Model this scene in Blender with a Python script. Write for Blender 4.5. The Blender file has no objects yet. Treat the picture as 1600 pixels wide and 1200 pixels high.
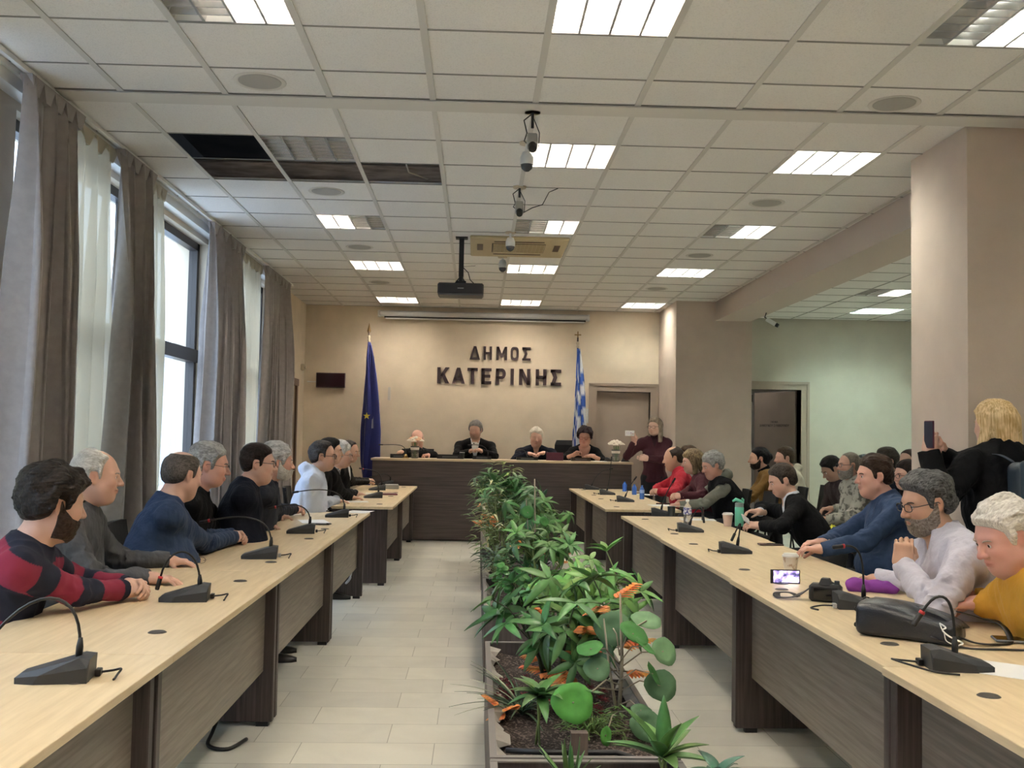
import bpy, bmesh, math, random
import numpy as np
from mathutils import Matrix, Vector
C = bpy.context.scene.collection
sc = bpy.context.scene
# ---------------------------------------------------------------- camera, sky, exposure
F_PX, PIT, YAW, ROL, CZ = 1579., .0513, .0338, .0181, 1.45
def ray(px, py):
    u = (px-800)/F_PX; v = (py-600)/F_PX
    c, s = math.cos(-ROL), math.sin(-ROL); u, v = u*c-v*s, u*s+v*c
    yy, zz = 1., -v
    c, s = math.cos(PIT), math.sin(PIT); y = yy*c-zz*s; z = yy*s+zz*c
    c, s = math.cos(YAW), math.sin(YAW); return np.array([u*c+y*s, -u*s+y*c, z])
def atZ(px, py, z): r = ray(px, py); return r*((z-CZ)/r[2])+np.array([0, 0, CZ])
def atY(px, py, y): r = ray(px, py); return r*(y/r[1])+np.array([0, 0, CZ])
cd = bpy.data.cameras.new('camera'); cam = bpy.data.objects.new('camera', cd); C.objects.link(cam)
_f = ray(800, 600); _f = _f/np.linalg.norm(_f); _r = ray(900, 600)-ray(800, 600); _r = _r/np.linalg.norm(_r); _u = np.cross(_r, _f)
cam.matrix_world = Matrix(((_r[0], _u[0], -_f[0], 0), (_r[1], _u[1], -_f[1], 0), (_r[2], _u[2], -_f[2], CZ), (0, 0, 0, 1)))
cd.sensor_width = 36; cd.sensor_fit = 'HORIZONTAL'; cd.lens = 36*F_PX/1600; cd.clip_start = .05; cd.clip_end = 300
sc.camera = cam
w = bpy.data.worlds.new('sky'); sc.world = w; w.use_nodes = True
bg = w.node_tree.nodes['Background']; bg.inputs[0].default_value = (.66, .80, 1.0, 1); bg.inputs[1].default_value = 2.1
sc.view_settings.view_transform = 'Standard'; sc.view_settings.look = 'None'; sc.view_settings.gamma = 1
sc.view_settings.use_curve_mapping = False; sc.view_settings.exposure = 2.05
sc.cycles.max_bounces = 10; sc.cycles.diffuse_bounces = 6; sc.cycles.glossy_bounces = 4; sc.cycles.transmission_bounces = 6; sc.cycles.transparent_max_bounces = 8
sc.cycles.use_denoising = True; sc.cycles.sample_clamp_indirect = 8
TUBE = 26.0            # brightness of a lit fluorescent tube
WINDOW_PORTALS = [(-2.95, 3.4, 1.75, 3.2, 3.0), (-2.95, 7.8, 1.75, 4.1, 3.0), (-2.95, 11.45, 1.75, 2.9, 3.0)]
for i, (x, y, z, sy, sz) in enumerate(WINDOW_PORTALS):
    l = bpy.data.lights.new('window_portal', 'AREA'); l.shape = 'RECTANGLE'; l.size = sy; l.size_y = sz; l.cycles.is_portal = True
    o = bpy.data.objects.new('window_portal', l); C.objects.link(o); o.location = (x, y, z)
    o.rotation_euler = (math.pi/2, 0, -math.pi/2)
# ---------------------------------------------------------------- helpers
D2R = math.pi/180
def V(*a): return np.array(a if len(a) > 1 else a[0], dtype=np.float64)
def nrm(v):
    v = np.asarray(v, float); n = np.linalg.norm(v); return v/n if n > 1e-9 else v
def link(o, parent=None):
    C.objects.link(o)
    if parent is not None: o.parent = parent
    return o
def tag(o, label=None, cat=None, group=None, kind=None):
    if label: o['label'] = label
    if cat: o['category'] = cat
    if group: o['group'] = group
    if kind: o['kind'] = kind
    return o
def empty(name, loc=(0,0,0), rz=0, label=None, cat=None, group=None, kind=None):
    o = bpy.data.objects.new(name, None); link(o); o.location = [float(c) for c in loc]; o.rotation_euler[2] = rz
    o.empty_display_size = .05
    return tag(o, label, cat, group, kind)
def mesh_np(name, verts, faces, mat, parent=None, smooth=False, cols=None):
    me = bpy.data.meshes.new(name)
    verts = np.asarray(verts, dtype=np.float32)
    if isinstance(faces, np.ndarray) and faces.ndim == 2:
        n, k = faces.shape
        me.vertices.add(len(verts)); me.vertices.foreach_set('co', verts.ravel())
        me.loops.add(n*k); me.loops.foreach_set('vertex_index', faces.astype(np.int32).ravel())
        me.polygons.add(n)
        me.polygons.foreach_set('loop_start', np.arange(0, n*k, k, dtype=np.int32))
        me.update(calc_edges=True)
    else:
        me.from_pydata([tuple(map(float, v)) for v in verts], [], [tuple(int(i) for i in f) for f in faces])
    if mat is not None:
        for m in (mat if isinstance(mat, (list, tuple)) else [mat]): me.materials.append(m)
    if smooth: me.polygons.foreach_set('use_smooth', np.ones(len(me.polygons), dtype=bool))
    if cols is not None:
        a = me.color_attributes.new('Col', 'FLOAT_COLOR', 'POINT')
        c4 = np.ones((len(verts), 4), dtype=np.float32); c4[:, :3] = cols
        a.data.foreach_set('color', c4.ravel())
    me.validate(); me.update()
    return link(bpy.data.objects.new(name, me), parent)

class MB:
    """collects shapes and links them as one mesh object"""
    def __init__(s): s.v = []; s.f = []; s.m = []; s.cur = 0
    def mat(s, i): s.cur = i; return s
    def add(s, vs, fs):
        o = len(s.v); s.v += [tuple(map(float, v)) for v in vs]; s.f += [tuple(i+o for i in f) for f in fs]; s.m += [s.cur]*len(fs); return s
    def box(s, x0, x1, y0, y1, z0, z1, bev=0):
        if bev:
            b = bev; vs = []; 
            # chamfered box : 24 verts hull
            pts = []
            for sx, xa in ((-1, x0), (1, x1)):
                for sy, ya in ((-1, y0), (1, y1)):
                    for sz, za in ((-1, z0), (1, z1)):
                        pts += [(xa-sx*b, ya-sy*b, za), (xa-sx*b, ya, za-sz*b), (xa, ya-sy*b, za-sz*b)]
            return s.hull(pts)
        vs = [(x0,y0,z0),(x1,y0,z0),(x1,y1,z0),(x0,y1,z0),(x0,y0,z1),(x1,y0,z1),(x1,y1,z1),(x0,y1,z1)]
        return s.add(vs, [(3,2,1,0),(4,5,6,7),(0,1,5,4),(1,2,6,5),(2,3,7,6),(3,0,4,7)])
    def hull(s, pts):
        bm = bmesh.new()
        for p in pts: bm.verts.new([float(c) for c in p])
        bmesh.ops.convex_hull(bm, input=bm.verts)
        bmesh.ops.dissolve_limit(bm, angle_limit=.01, verts=bm.verts, edges=bm.edges)
        bmesh.ops.recalc_face_normals(bm, faces=bm.faces)
        bm.verts.index_update()
        vs = [tuple(v.co) for v in bm.verts]; fs = [tuple(v.index for v in f.verts) for f in bm.faces]
        bm.free(); return s.add(vs, fs)
    def quad(s, a, b, c, d): return s.add([a,b,c,d], [(0,1,2,3)])
    def tube(s, pts, r, n=8, cap=True):
        pts = [V(p) for p in pts]; m = len(pts)
        rs = r if hasattr(r, '__len__') else [r]*m
        up = None; vs = []
        for i, p in enumerate(pts):
            t = nrm(pts[min(i+1, m-1)]-pts[max(i-1, 0)])
            if up is None:
                up = V(0,0,1) if abs(t[2]) < .9 else V(1,0,0)
            a = nrm(np.cross(t, up)); b = np.cross(a, t); up = b
            for k in range(n):
                th = 2*math.pi*k/n; vs.append(p+rs[i]*(math.cos(th)*a+math.sin(th)*b))
        fs = []
        for i in range(m-1):
            for k in range(n):
                k2 = (k+1) % n; fs.append((i*n+k, (i+1)*n+k, (i+1)*n+k2, i*n+k2))
        if cap: fs.append(tuple(range(n))); fs.append(tuple((m-1)*n+k for k in reversed(range(n))))
        return s.add(vs, fs)
    def lathe(s, prof, c=(0,0,0), n=20, axis=2):
        vs = []; m = len(prof)
        for r, z in prof:
            for k in range(n):
                th = 2*math.pi*k/n; p = [r*math.cos(th), r*math.sin(th), z]
                if axis == 1: p = [p[0], p[2], p[1]]
                if axis == 0: p = [p[2], p[0], p[1]]
                vs.append((p[0]+c[0], p[1]+c[1], p[2]+c[2]))
        fs = []
        for i in range(m-1):
            for k in range(n):
                k2 = (k+1) % n
                f = (i*n+k, i*n+k2, (i+1)*n+k2, (i+1)*n+k)
                fs.append(f if axis != 1 else f[::-1])
        if prof[0][0] > 1e-6: fs.append(tuple(reversed(range(n))) if axis != 1 else tuple(range(n)))
        if prof[-1][0] > 1e-6: fs.append(tuple((m-1)*n+k for k in range(n)) if axis != 1 else tuple((m-1)*n+k for k in reversed(range(n))))
        return s.add(vs, fs)
    def xf(s, M, start=0):
        M = np.asarray(M); 
        for i in range(start, len(s.v)):
            p = M @ np.array([*s.v[i], 1.0]); s.v[i] = tuple(p[:3])
        return s
    def build(s, name, mat, parent=None, smooth=False, ang=None):
        me = bpy.data.meshes.new(name); me.from_pydata(s.v, [], s.f)
        for m in (mat if isinstance(mat, (list, tuple)) else [mat]): me.materials.append(m)
        if len(me.materials) > 1: me.polygons.foreach_set('material_index', np.array(s.m, dtype=np.int32))
        if smooth or ang:
            me.polygons.foreach_set('use_smooth', np.ones(len(me.polygons), dtype=bool))
            if ang: me.set_sharp_from_angle(angle=ang*D2R)
        me.update()
        return link(bpy.data.objects.new(name, me), parent)
def copy_tree(o, parent=None):
    c = o.copy(); C.objects.link(c)
    if parent is not None: c.parent = parent
    for ch in list(o.children): copy_tree(ch, c)
    return c

def sp(pts, n=6):
    """smooth curve through the points"""
    P_ = [V(p) for p in pts]; P_ = [P_[0]]+P_+[P_[-1]]; out = []
    for i in range(1, len(P_)-2):
        a, b, c, d = P_[i-1:i+3]
        for k in range(n):
            t = k/n; out.append(.5*(2*b+(c-a)*t+(2*a-5*b+4*c-d)*t*t+(3*b-a-3*c+d)*t**3))
    return out+[P_[-2]]
# ---------------------------------------------------------------- materials
def nodes(name):
    m = bpy.data.materials.new(name); m.use_nodes = True
    nt = m.node_tree; return m, nt, nt.nodes['Principled BSDF']
def N(nt, t, **kw):
    n = nt.nodes.new(t)
    for k, v in kw.items():
        if k in n.inputs: n.inputs[k].default_value = v
        else: setattr(n, k, v)
    return n
MATS = {}
def mat(name, col, rough=.6, metal=0, bump=0, bscale=60, var=0, vscale=8, stretch=(1,1,1), spec=.5, sheen=0, trans=0, alpha=1, bdist=.004, emit=None, es=1, col2=None, coord='Object', detail=3, lo=.35, hi=.65, sss=0, coat=0):
    if name in MATS: return MATS[name]
    m, nt, b = nodes(name); L = nt.links.new
    c4 = (*col, 1)
    b.inputs['Base Color'].default_value = c4; b.inputs['Roughness'].default_value = rough; b.inputs['Metallic'].default_value = metal
    b.inputs['Specular IOR Level'].default_value = spec
    if sheen: b.inputs['Sheen Weight'].default_value = sheen
    if trans: b.inputs['Transmission Weight'].default_value = trans
    if coat: b.inputs['Coat Weight'].default_value = coat
    if alpha < 1: b.inputs['Alpha'].default_value = alpha
    if sss: b.inputs['Subsurface Weight'].default_value = sss; b.inputs['Subsurface Radius'].default_value = (.012,.005,.003)
    if emit: b.inputs['Emission Color'].default_value = (*emit, 1); b.inputs['Emission Strength'].default_value = es
    if bump or var or col2:
        tc = N(nt, 'ShaderNodeTexCoord'); mp = N(nt, 'ShaderNodeMapping'); mp.inputs['Scale'].default_value = stretch
        L(tc.outputs[coord], mp.inputs[0])
    if var or col2:
        n = N(nt, 'ShaderNodeTexNoise', Scale=vscale, Detail=detail); L(mp.outputs[0], n.inputs[0])
        r = N(nt, 'ShaderNodeValToRGB'); L(n.outputs[0], r.inputs[0])
        e = r.color_ramp.elements
        if col2: a_, b_ = col, col2
        else: a_ = tuple(max(0, c*(1-var)) for c in col); b_ = tuple(min(1, c*(1+var)) for c in col)
        e[0].position = lo; e[0].color = (*a_, 1); e[1].position = hi; e[1].color = (*b_, 1)
        L(r.outputs[0], b.inputs['Base Color'])
    if bump:
        n2 = N(nt, 'ShaderNodeTexNoise', Scale=bscale, Detail=3); L(mp.outputs[0], n2.inputs[0])
        bp = N(nt, 'ShaderNodeBump', Strength=bump, Distance=bdist); L(n2.outputs[0], bp.inputs['Height']); L(bp.outputs[0], b.inputs['Normal'])
    MATS[name] = m; return m
def vcol_mat(name, rough=.6, sheen=0, bump=0, bscale=200, sss=0, var=0, spec=.4):
    if name in MATS: return MATS[name]
    m, nt, b = nodes(name); L = nt.links.new
    a = N(nt, 'ShaderNodeAttribute'); a.attribute_name = 'Col'
    out = a.outputs['Color']
    if var:
        tc = N(nt, 'ShaderNodeTexCoord'); n = N(nt, 'ShaderNodeTexNoise', Scale=40, Detail=3); L(tc.outputs['Object'], n.inputs[0])
        hs = N(nt, 'ShaderNodeHueSaturation'); mr = N(nt, 'ShaderNodeMapRange'); mr.inputs['To Min'].default_value = 1-var; mr.inputs['To Max'].default_value = 1+var
        L(n.outputs[0], mr.inputs[0]); L(mr.outputs[0], hs.inputs['Value']); L(out, hs.inputs['Color']); out = hs.outputs[0]
    L(out, b.inputs['Base Color']); b.inputs['Roughness'].default_value = rough
    b.inputs['Specular IOR Level'].default_value = spec
    if sheen: b.inputs['Sheen Weight'].default_value = sheen
    if sss: b.inputs['Subsurface Weight'].default_value = sss; b.inputs['Subsurface Radius'].default_value = (.012,.005,.003); b.inputs['Subsurface Scale'].default_value = 1
    if bump:
        tc = N(nt, 'ShaderNodeTexCoord'); n2 = N(nt, 'ShaderNodeTexNoise', Scale=bscale, Detail=2); L(tc.outputs['Object'], n2.inputs[0])
        bp = N(nt, 'ShaderNodeBump', Strength=bump, Distance=.003); L(n2.outputs[0], bp.inputs['Height']); L(bp.outputs[0], b.inputs['Normal'])
    MATS[name] = m; return m
def wood(name, c1, c2, rough=.4, scale=(2,60,60), axis=None, lo=.3, hi=.7):
    if name in MATS: return MATS[name]
    m, nt, b = nodes(name); L = nt.links.new
    tc = N(nt, 'ShaderNodeTexCoord'); mp = N(nt, 'ShaderNodeMapping'); mp.inputs['Scale'].default_value = scale; L(tc.outputs['Object'], mp.inputs[0])
    n = N(nt, 'ShaderNodeTexNoise', Scale=1, Detail=4, Roughness=.6); L(mp.outputs[0], n.inputs[0])
    r = N(nt, 'ShaderNodeValToRGB'); L(n.outputs[0], r.inputs[0]); e = r.color_ramp.elements
    e[0].position = lo; e[0].color = (*c1, 1); e[1].position = hi; e[1].color = (*c2, 1)
    L(r.outputs[0], b.inputs['Base Color']); b.inputs['Roughness'].default_value = rough
    MATS[name] = m; return m

# ---------------------------------------------------------------- signed distance shapes and their surface
def smin(a, b, k):
    h = np.maximum(k-np.abs(a-b), 0)/k; return np.minimum(a, b)-h*h*k*.25
def smax(a, b, k): return -smin(-a, -b, k)
def cone(p, a, b, r1, r2, flat=None):
    a = np.asarray(a, np.float32); ba = np.asarray(b, np.float32)-a; L2 = float(ba@ba)+1e-12
    pa = p-a; t = np.clip((pa@ba)/L2, 0, 1)
    d = np.sqrt(((pa-t[:, None]*ba)**2).sum(1))-(r1+(r2-r1)*t)
    if flat is not None: d = np.maximum(d, ((pa@ba)/L2-1)*math.sqrt(L2)-flat)
    return d
def ell(p, c, r, R=None):
    q = p-np.asarray(c, np.float32)
    if R is not None: q = q@np.asarray(R, np.float32)      # columns of R are the axes
    r = np.asarray(r, np.float32)
    k0 = np.sqrt(((q/r)**2).sum(1)); k1 = np.sqrt(((q/(r*r))**2).sum(1))
    return np.where(k0 < 1e-3, -r.min(), k0*(k0-1)/np.maximum(k1, 1e-6))
def rbox(p, c, h, r, R=None):
    q = p-np.asarray(c, np.float32)
    if R is not None: q = q@np.asarray(R, np.float32)
    q = np.abs(q)-(np.asarray(h, np.float32)-r)
    return np.sqrt((np.maximum(q, 0)**2).sum(1))+np.minimum(q.max(1), 0)-r
def wob(p, s, seed=0):
    """cheap smooth noise about -1..1"""
    r = np.random.RandomState(seed); o = np.zeros(len(p), np.float32)
    for i in range(5):
        k = r.normal(size=3); k = k/np.linalg.norm(k)*s*(0.7+.35*i); ph = r.rand()*6.28
        k2 = r.normal(size=3)*s*.5
        o += np.sin(p@k.astype(np.float32)+ph+1.3*np.sin(p@k2.astype(np.float32)+ph*2))/(1+.3*i)
    return o/2.6
def surf(f, lo, hi, h):
    """surface nets of f over a box, evaluated sparsely"""
    lo = np.asarray(lo, float)-2*h; hi = np.asarray(hi, float)+2*h
    B = 8; nb = np.ceil((hi-lo)/(B*h)).astype(int)+1
    ctr = np.stack(np.meshgrid(*[np.arange(n) for n in nb], indexing='ij'), -1).reshape(-1, 3)
    pc = (lo+(ctr+.5)*B*h).astype(np.float32)
    fc = f(pc); act = ctr[np.abs(fc) < B*h*1.25+.012]
    n = nb*B+1
    G = np.full(tuple(n), 1.0, np.float32)
    # mark sign of inactive blocks
    sg = np.sign(fc).reshape(tuple(nb)); 
    G[:-1, :-1, :-1] = np.repeat(np.repeat(np.repeat(sg, B, 0), B, 1), B, 2)
    off = np.stack(np.meshgrid(*[np.arange(B)]*3, indexing='ij'), -1).reshape(-1, 3)
    for s in range(0, len(act), 400):
        idx = (act[s:s+400, None, :]*B+off[None]).reshape(-1, 3)
        G[idx[:, 0], idx[:, 1], idx[:, 2]] = f((lo+idx*h).astype(np.float32))
    ins = G < 0
    c = np.zeros(tuple(n-1), np.uint8)
    for i in (0, 1):
        for j in (0, 1):
            for k in (0, 1):
                c += ins[i:n[0]-1+i, j:n[1]-1+j, k:n[2]-1+k]
    cell = np.argwhere((c > 0) & (c < 8))
    if not len(cell): return np.zeros((0, 3)), np.zeros((0, 4), int)
    vid = np.full(tuple(n-1), -1, np.int32); vid[cell[:, 0], cell[:, 1], cell[:, 2]] = np.arange(len(cell))
    acc = np.zeros((len(cell), 3)); cnt = np.zeros(len(cell))
    cs = [(0,0,0),(1,0,0),(0,1,0),(1,1,0),(0,0,1),(1,0,1),(0,1,1),(1,1,1)]
    g = [G[cell[:, 0]+a, cell[:, 1]+b_, cell[:, 2]+c_] for a, b_, c_ in cs]
    for i in range(8):
        for j in range(i+1, 8):
            d = np.array(cs[j])-np.array(cs[i])
            if np.abs(d).sum() != 1: continue
            m = (g[i] < 0) != (g[j] < 0)
            t = np.where(m, g[i]/np.where(m, g[i]-g[j], 1), 0)
            acc += m[:, None]*(np.array(cs[i])+t[:, None]*d); cnt += m
    vs = lo+(cell+acc/cnt[:, None])*h
    fs = []
    for ax in range(3):
        a1, a2 = (ax+1) % 3, (ax+2) % 3
        sl0 = [slice(None)]*3; sl1 = [slice(None)]*3; sl0[ax] = slice(0, -1); sl1[ax] = slice(1, None)
        e = np.argwhere(ins[tuple(sl0)] != ins[tuple(sl1)])
        e = e[(e[:, a1] > 0) & (e[:, a2] > 0) & (e[:, a1] < n[a1]-1) & (e[:, a2] < n[a2]-1)]
        if not len(e): continue
        q = []
        for da, db in ((-1,-1),(0,-1),(0,0),(-1,0)):
            x = e.copy(); x[:, a1] += da; x[:, a2] += db; q.append(vid[x[:, 0], x[:, 1], x[:, 2]])
        q = np.stack(q, 1); fl = ins[e[:, 0], e[:, 1], e[:, 2]]
        q[~fl] = q[~fl][:, ::-1]; fs.append(q)
    fs = np.concatenate(fs); fs = fs[(fs >= 0).all(1)]
    return vs, fs
# ---------------------------------------------------------------- people
def headsdf(p, hd):
    """canonical head, face to +y, z up, metres"""
    w = hd.get('w', 1.0); fat = hd.get('fat', 0)
    X = np.abs(p[:, 0]); q = np.stack([X, p[:, 1], p[:, 2]], 1)
    d = ell(p, (0, -.014, .034), (.076*w, .099, .086))
    d = smin(d, ell(p, (0, .028, -.028), (.060*w+fat*.01, .064, .084)), .04)
    d = smin(d, ell(p, (0, .043, -.083), (.040*w+fat*.014, .043, .031)), .03)
    d = smin(d, ell(q, (.042*w+fat*.008, .020, -.062), (.022+fat*.012, .042, .036)), .03)      # jaw corners
    d = smin(d, ell(q, (.036*w, .062, -.026), (.026, .026, .024)), .02)                        # cheeks
    d = smin(d, cone(q, (.0, .086, .026), (.040, .072, .022), .010, .009), .018)                # brow
    if fat > .4: d = smin(d, ell(p, (0, .03, -.105), (.055, .05, .032)), .03)
    d = smax(d, -ell(q, (.032, .103, .003), (.019, .020, .0135)), .012)                        # sockets
    d = smin(d, ell(q, (.032, .0755, .003), (.0155, .0145, .0135)), .004)                        # lids
    d = smax(d, -cone(q, (.0225, .0945, .001), (.0425, .088, .0005), .0030, .0024), .0015)         # lid slit
    d = smin(d, cone(p, (0, .088, .012), (0, .1125, -.030), .0075, .0115), .012)                # nose
    d = smin(d, ell(q, (.012, .099, -.034), (.0085, .012, .0085)), .006)
    d = smax(d, -ell(q, (.007, .105, -.0425), (.0035, .006, .004)), .003)
    d = smin(d, ell(p, (0, .0905, -.0585), (.023, .0105, .0062)), .006)                         # lips
    d = smin(d, ell(p, (0, .0895, -.0695), (.020, .0105, .0068)), .006)
    d = smax(d, -cone(q, (0, .102, -.0638), (.021, .091, -.0635), .0014, .0012), .002)
    # ear
    e = ell(q, (.0765*w, -.010, -.006), (.0085, .0185, .031), EAR)
    e = smax(e, -ell(q, (.0855*w, -.006, -.002), (.0065, .0105, .018), EAR), .004)
    return smin(d, e, .008)
def _rot(ax, a):
    c, s = math.cos(a), math.sin(a); R = np.eye(3); i, j = [(1, 2), (2, 0), (0, 1)][ax]
    R[i, i] = c; R[j, j] = c; R[i, j] = -s; R[j, i] = s; return R
EAR = _rot(2, .45)@_rot(0, .2)
FING = [(.029, .072, .0086), (.0098, .081, .0088), (-.0098, .075, .0084), (-.0285, .059, .0074)]
def handsdf(p, curl=.6, thumb=.5, spread=.06, tight=1.0):
    """hand at wrist origin, fingers +y, back of hand +z, thumb +x"""
    d = rbox(p, (0, .048, 0), (.039, .045, .0135), .012)
    d = smin(d, cone(p, (0, -.03, 0), (0, .02, 0), .027, .026), .03)
    d = smin(d, ell(p, (.022, .03, -.006), (.02, .032, .015)), .014)
    for i, (x, l, r) in enumerate(FING):
        a = V(x, .086-abs(x)*.15, .001); sp = x/.03*spread; ang = 0
        for j, (fr, cu) in enumerate(((.46, 1.0), (.30, 1.15), (.24, .8))):
            ang += curl*cu*(.62+.05*i)
            dr = V(math.sin(sp)*math.cos(ang), math.cos(ang)*math.cos(sp), -math.sin(ang)); b = a+dr*l*fr
            r2 = r*(.93-.03*j)
            d = smin(d, cone(p, a, b, r*(1-.05*j), r2*.97), .0035 if j else .006)
            a = b
    a = V(.026, .018, -.006); b = a+nrm(V(.75, .68, -.35-thumb*.5))*.042; c = b+nrm(V(.25-thumb*.5, .85, -.25-thumb*.55))*.032; e = c+nrm(V(-.05-thumb*.7, .8, -.3-thumb*.5))*.024
    d = smin(d, cone(p, a, b, .014, .0108), .012); d = smin(d, cone(p, b, c, .0106, .0098), .004); d = smin(d, cone(p, c, e, .0098, .0082), .003)
    return d
def near(p, c, R, fn, d0=None):
    """evaluate fn only close to c"""
    dist = np.sqrt(((p-np.asarray(c, np.float32))**2).sum(1)); m = dist < R+.05
    out = (dist-R).astype(np.float32)
    if m.any(): out[m] = fn(p[m])
    return out
HAIRLINE = dict(
  short=([-.12,-.095,-.05,-.028,-.022,-.001,.012,.014,.030,.040,.060,.078,.12],[-.085,-.078,-.055,-.035,.022,.026,.02,-.022,-.018,.035,.058,.070,.074]),
  high=([-.12,-.095,-.05,-.028,-.022,-.001,.012,.014,.026,.030,.045,.070,.12],[-.085,-.078,-.055,-.035,.022,.026,.02,-.012,-.01,.05,.085,.100,.105]),
  full=([-.12,-.095,-.05,-.028,-.022,-.001,.012,.014,.034,.046,.062,.078,.12],[-.095,-.09,-.065,-.045,.012,.016,.01,-.02,-.018,.020,.042,.052,.052]))
def hair_fn(st, hd):
    w = hd.get('w', 1.0); kind = st['kind']; th = st.get('th', .012); sd = st.get('seed', 1); rough = st.get('rough', .004)
    def f(p):
        X = np.abs(p[:, 0]); q = np.stack([X, p[:, 1], p[:, 2]], 1)
        base = ell(p, (0, -.014, .034), (.076*w, .099, .086))
        base = smin(base, ell(p, (0, -.012, -.015), (.069*w, .082, .075)), .04)
        g = p*np.array([1, .45, 1], np.float32)
        n = wob(g, 95, sd)*rough+wob(p, 38, sd+3)*rough*1.2+np.abs(wob(g, 230, sd+7))*rough*.55
        top = np.clip((p[:, 2]-.02)/.08, 0, 1)*st.get('top', .008)
        fr = np.clip((p[:, 1]-.0)/.08, 0, 1)*top*st.get('fringe', .35)
        xs, zs = HAIRLINE[st.get('line', 'short')]
        hl = np.interp(p[:, 1], xs, zs).astype(np.float32)
        tp = np.clip((p[:, 2]-hl)/.03, .15, 1)
        d = base-(th+n)*tp-top*.6-fr*.6
        if kind == 'curly':
            d = base-th-.012-wob(p, 120, sd)*.008-wob(p, 60, sd+2)*.01
        if 'part' in st: hl = hl+np.clip(p[:, 0]*st['part'], -1, 1)*.014*(p[:, 1] > .03)
        reg = (hl-p[:, 2])*.8
        reg = np.where(p[:, 2] > .1, np.minimum(reg, -.004), reg) if kind != 'bald' else reg
        d = smax(d, reg, .006)
        d = np.maximum(d, -(base+.010))
        if st.get('bald'):
            bx, by, bz, br = st['bald']; d = smax(d, -ell(p, (0, by, bz), (bx, br, st.get('bh', .055))), .01)
        if kind in ('long', 'bob'):
            L = st.get('len', .2); ww = st.get('wide', .088)
            c = ell(p, (0, -.035, .02), (ww, .098, .105))
            s1 = cone(q, (.062, -.02, .02), (.078+st.get('flare', 0), .002+st.get('fwd', 0), -L), .036, .026)
            s2 = cone(q, (.03, -.075, .02), (.045+st.get('flare', 0)*.6, -.085, -L-.01), .046, .036)
            s3 = cone(p, (0, -.085, .02), (0, -.09, -L-.01), .05, .038)
            lg = smin(smin(smin(s1, s2, .03), s3, .03), smax(c, -.03-(.0)+(-(p[:, 2]+.02)), .02), .03)
            g2 = p*np.array([1, 1, .14], np.float32)
            lg = lg-wob(g2, 150, sd)*.0045-wob(g2, 60, sd+5)*.006
            tip = -L+.012*wob(p*np.array([1,1,.05],np.float32), 130, sd+9)
            lg = np.maximum(lg, tip-p[:, 2])
            face = ell(p, (0, .085, -.045), (.063*w, .085, .122)); lg = smax(lg, -face, .012)
            nk = cone(p, (0, 0, -.02), (0, -.02, -.2), .05, .05); lg = smax(lg, -nk, .01)
            d = smin(d, lg, .012)
        if kind == 'bun':
            d = smin(d, ell(p, (0, -.118, .02), (.035, .03, .035))-wob(p, 120, sd)*.003, .015)
        return d
    return f
EYE_M = {}
def glasses_mesh(col, w=1.0, half=False):
    m = MB(); r = .0012 if half else .0019
    for s in (-1, 1):
        pts = []
        for k in range(17):
            a = 2*math.pi*k/16; x = math.cos(a); z = math.sin(a)
            x = math.copysign(abs(x)**.75, x)*.0235; z = math.copysign(abs(z)**.75, z)*.0165
            if half and z < -.002: continue
            pts.append((s*(.033+x), .108-abs(.033+x)*.12, .002+z))
        if half: pts = pts[:9]
        m.tube(pts, r, 5)
        m.tube([(s*.0565, .101, .008), (s*.0745*w, .085, .007), (s*.080*w, -.005, .008), (s*.079*w, -.02, -.006)], r*1.1, 5)
    m.tube([(-.0095, .108, .004), (0, .1115, .008), (.0095, .108, .004)], r, 5)
    return m
def frame(y, z):
    """columns x,y,z axes from forward y and approx up z"""
    y = nrm(y); x = nrm(np.cross(y, z)); return np.stack([x, y, np.cross(x, y)], 1)
def heading(deg): a = deg*D2R; return V(math.sin(a), math.cos(a), 0)      # 0 = away from camera (+Y), 90 = +X
def ik(a, b, l1, l2, pole):
    d = b-a; L = np.linalg.norm(d); n = d/L
    if L > (l1+l2)*.985:
        k = L/((l1+l2)*.985); l1 *= k; l2 *= k
    t = (l1*l1-l2*l2+L*L)/(2*L); h = math.sqrt(max(l1*l1-t*t, 1e-5))
    pv = nrm(pole-n*(pole@n)); return a+n*t+pv*h
SKINM = None
WR = np.array([[1, .5, 0], [-.6, 1, .3], [.2, -.3, .35]], np.float32)
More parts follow.
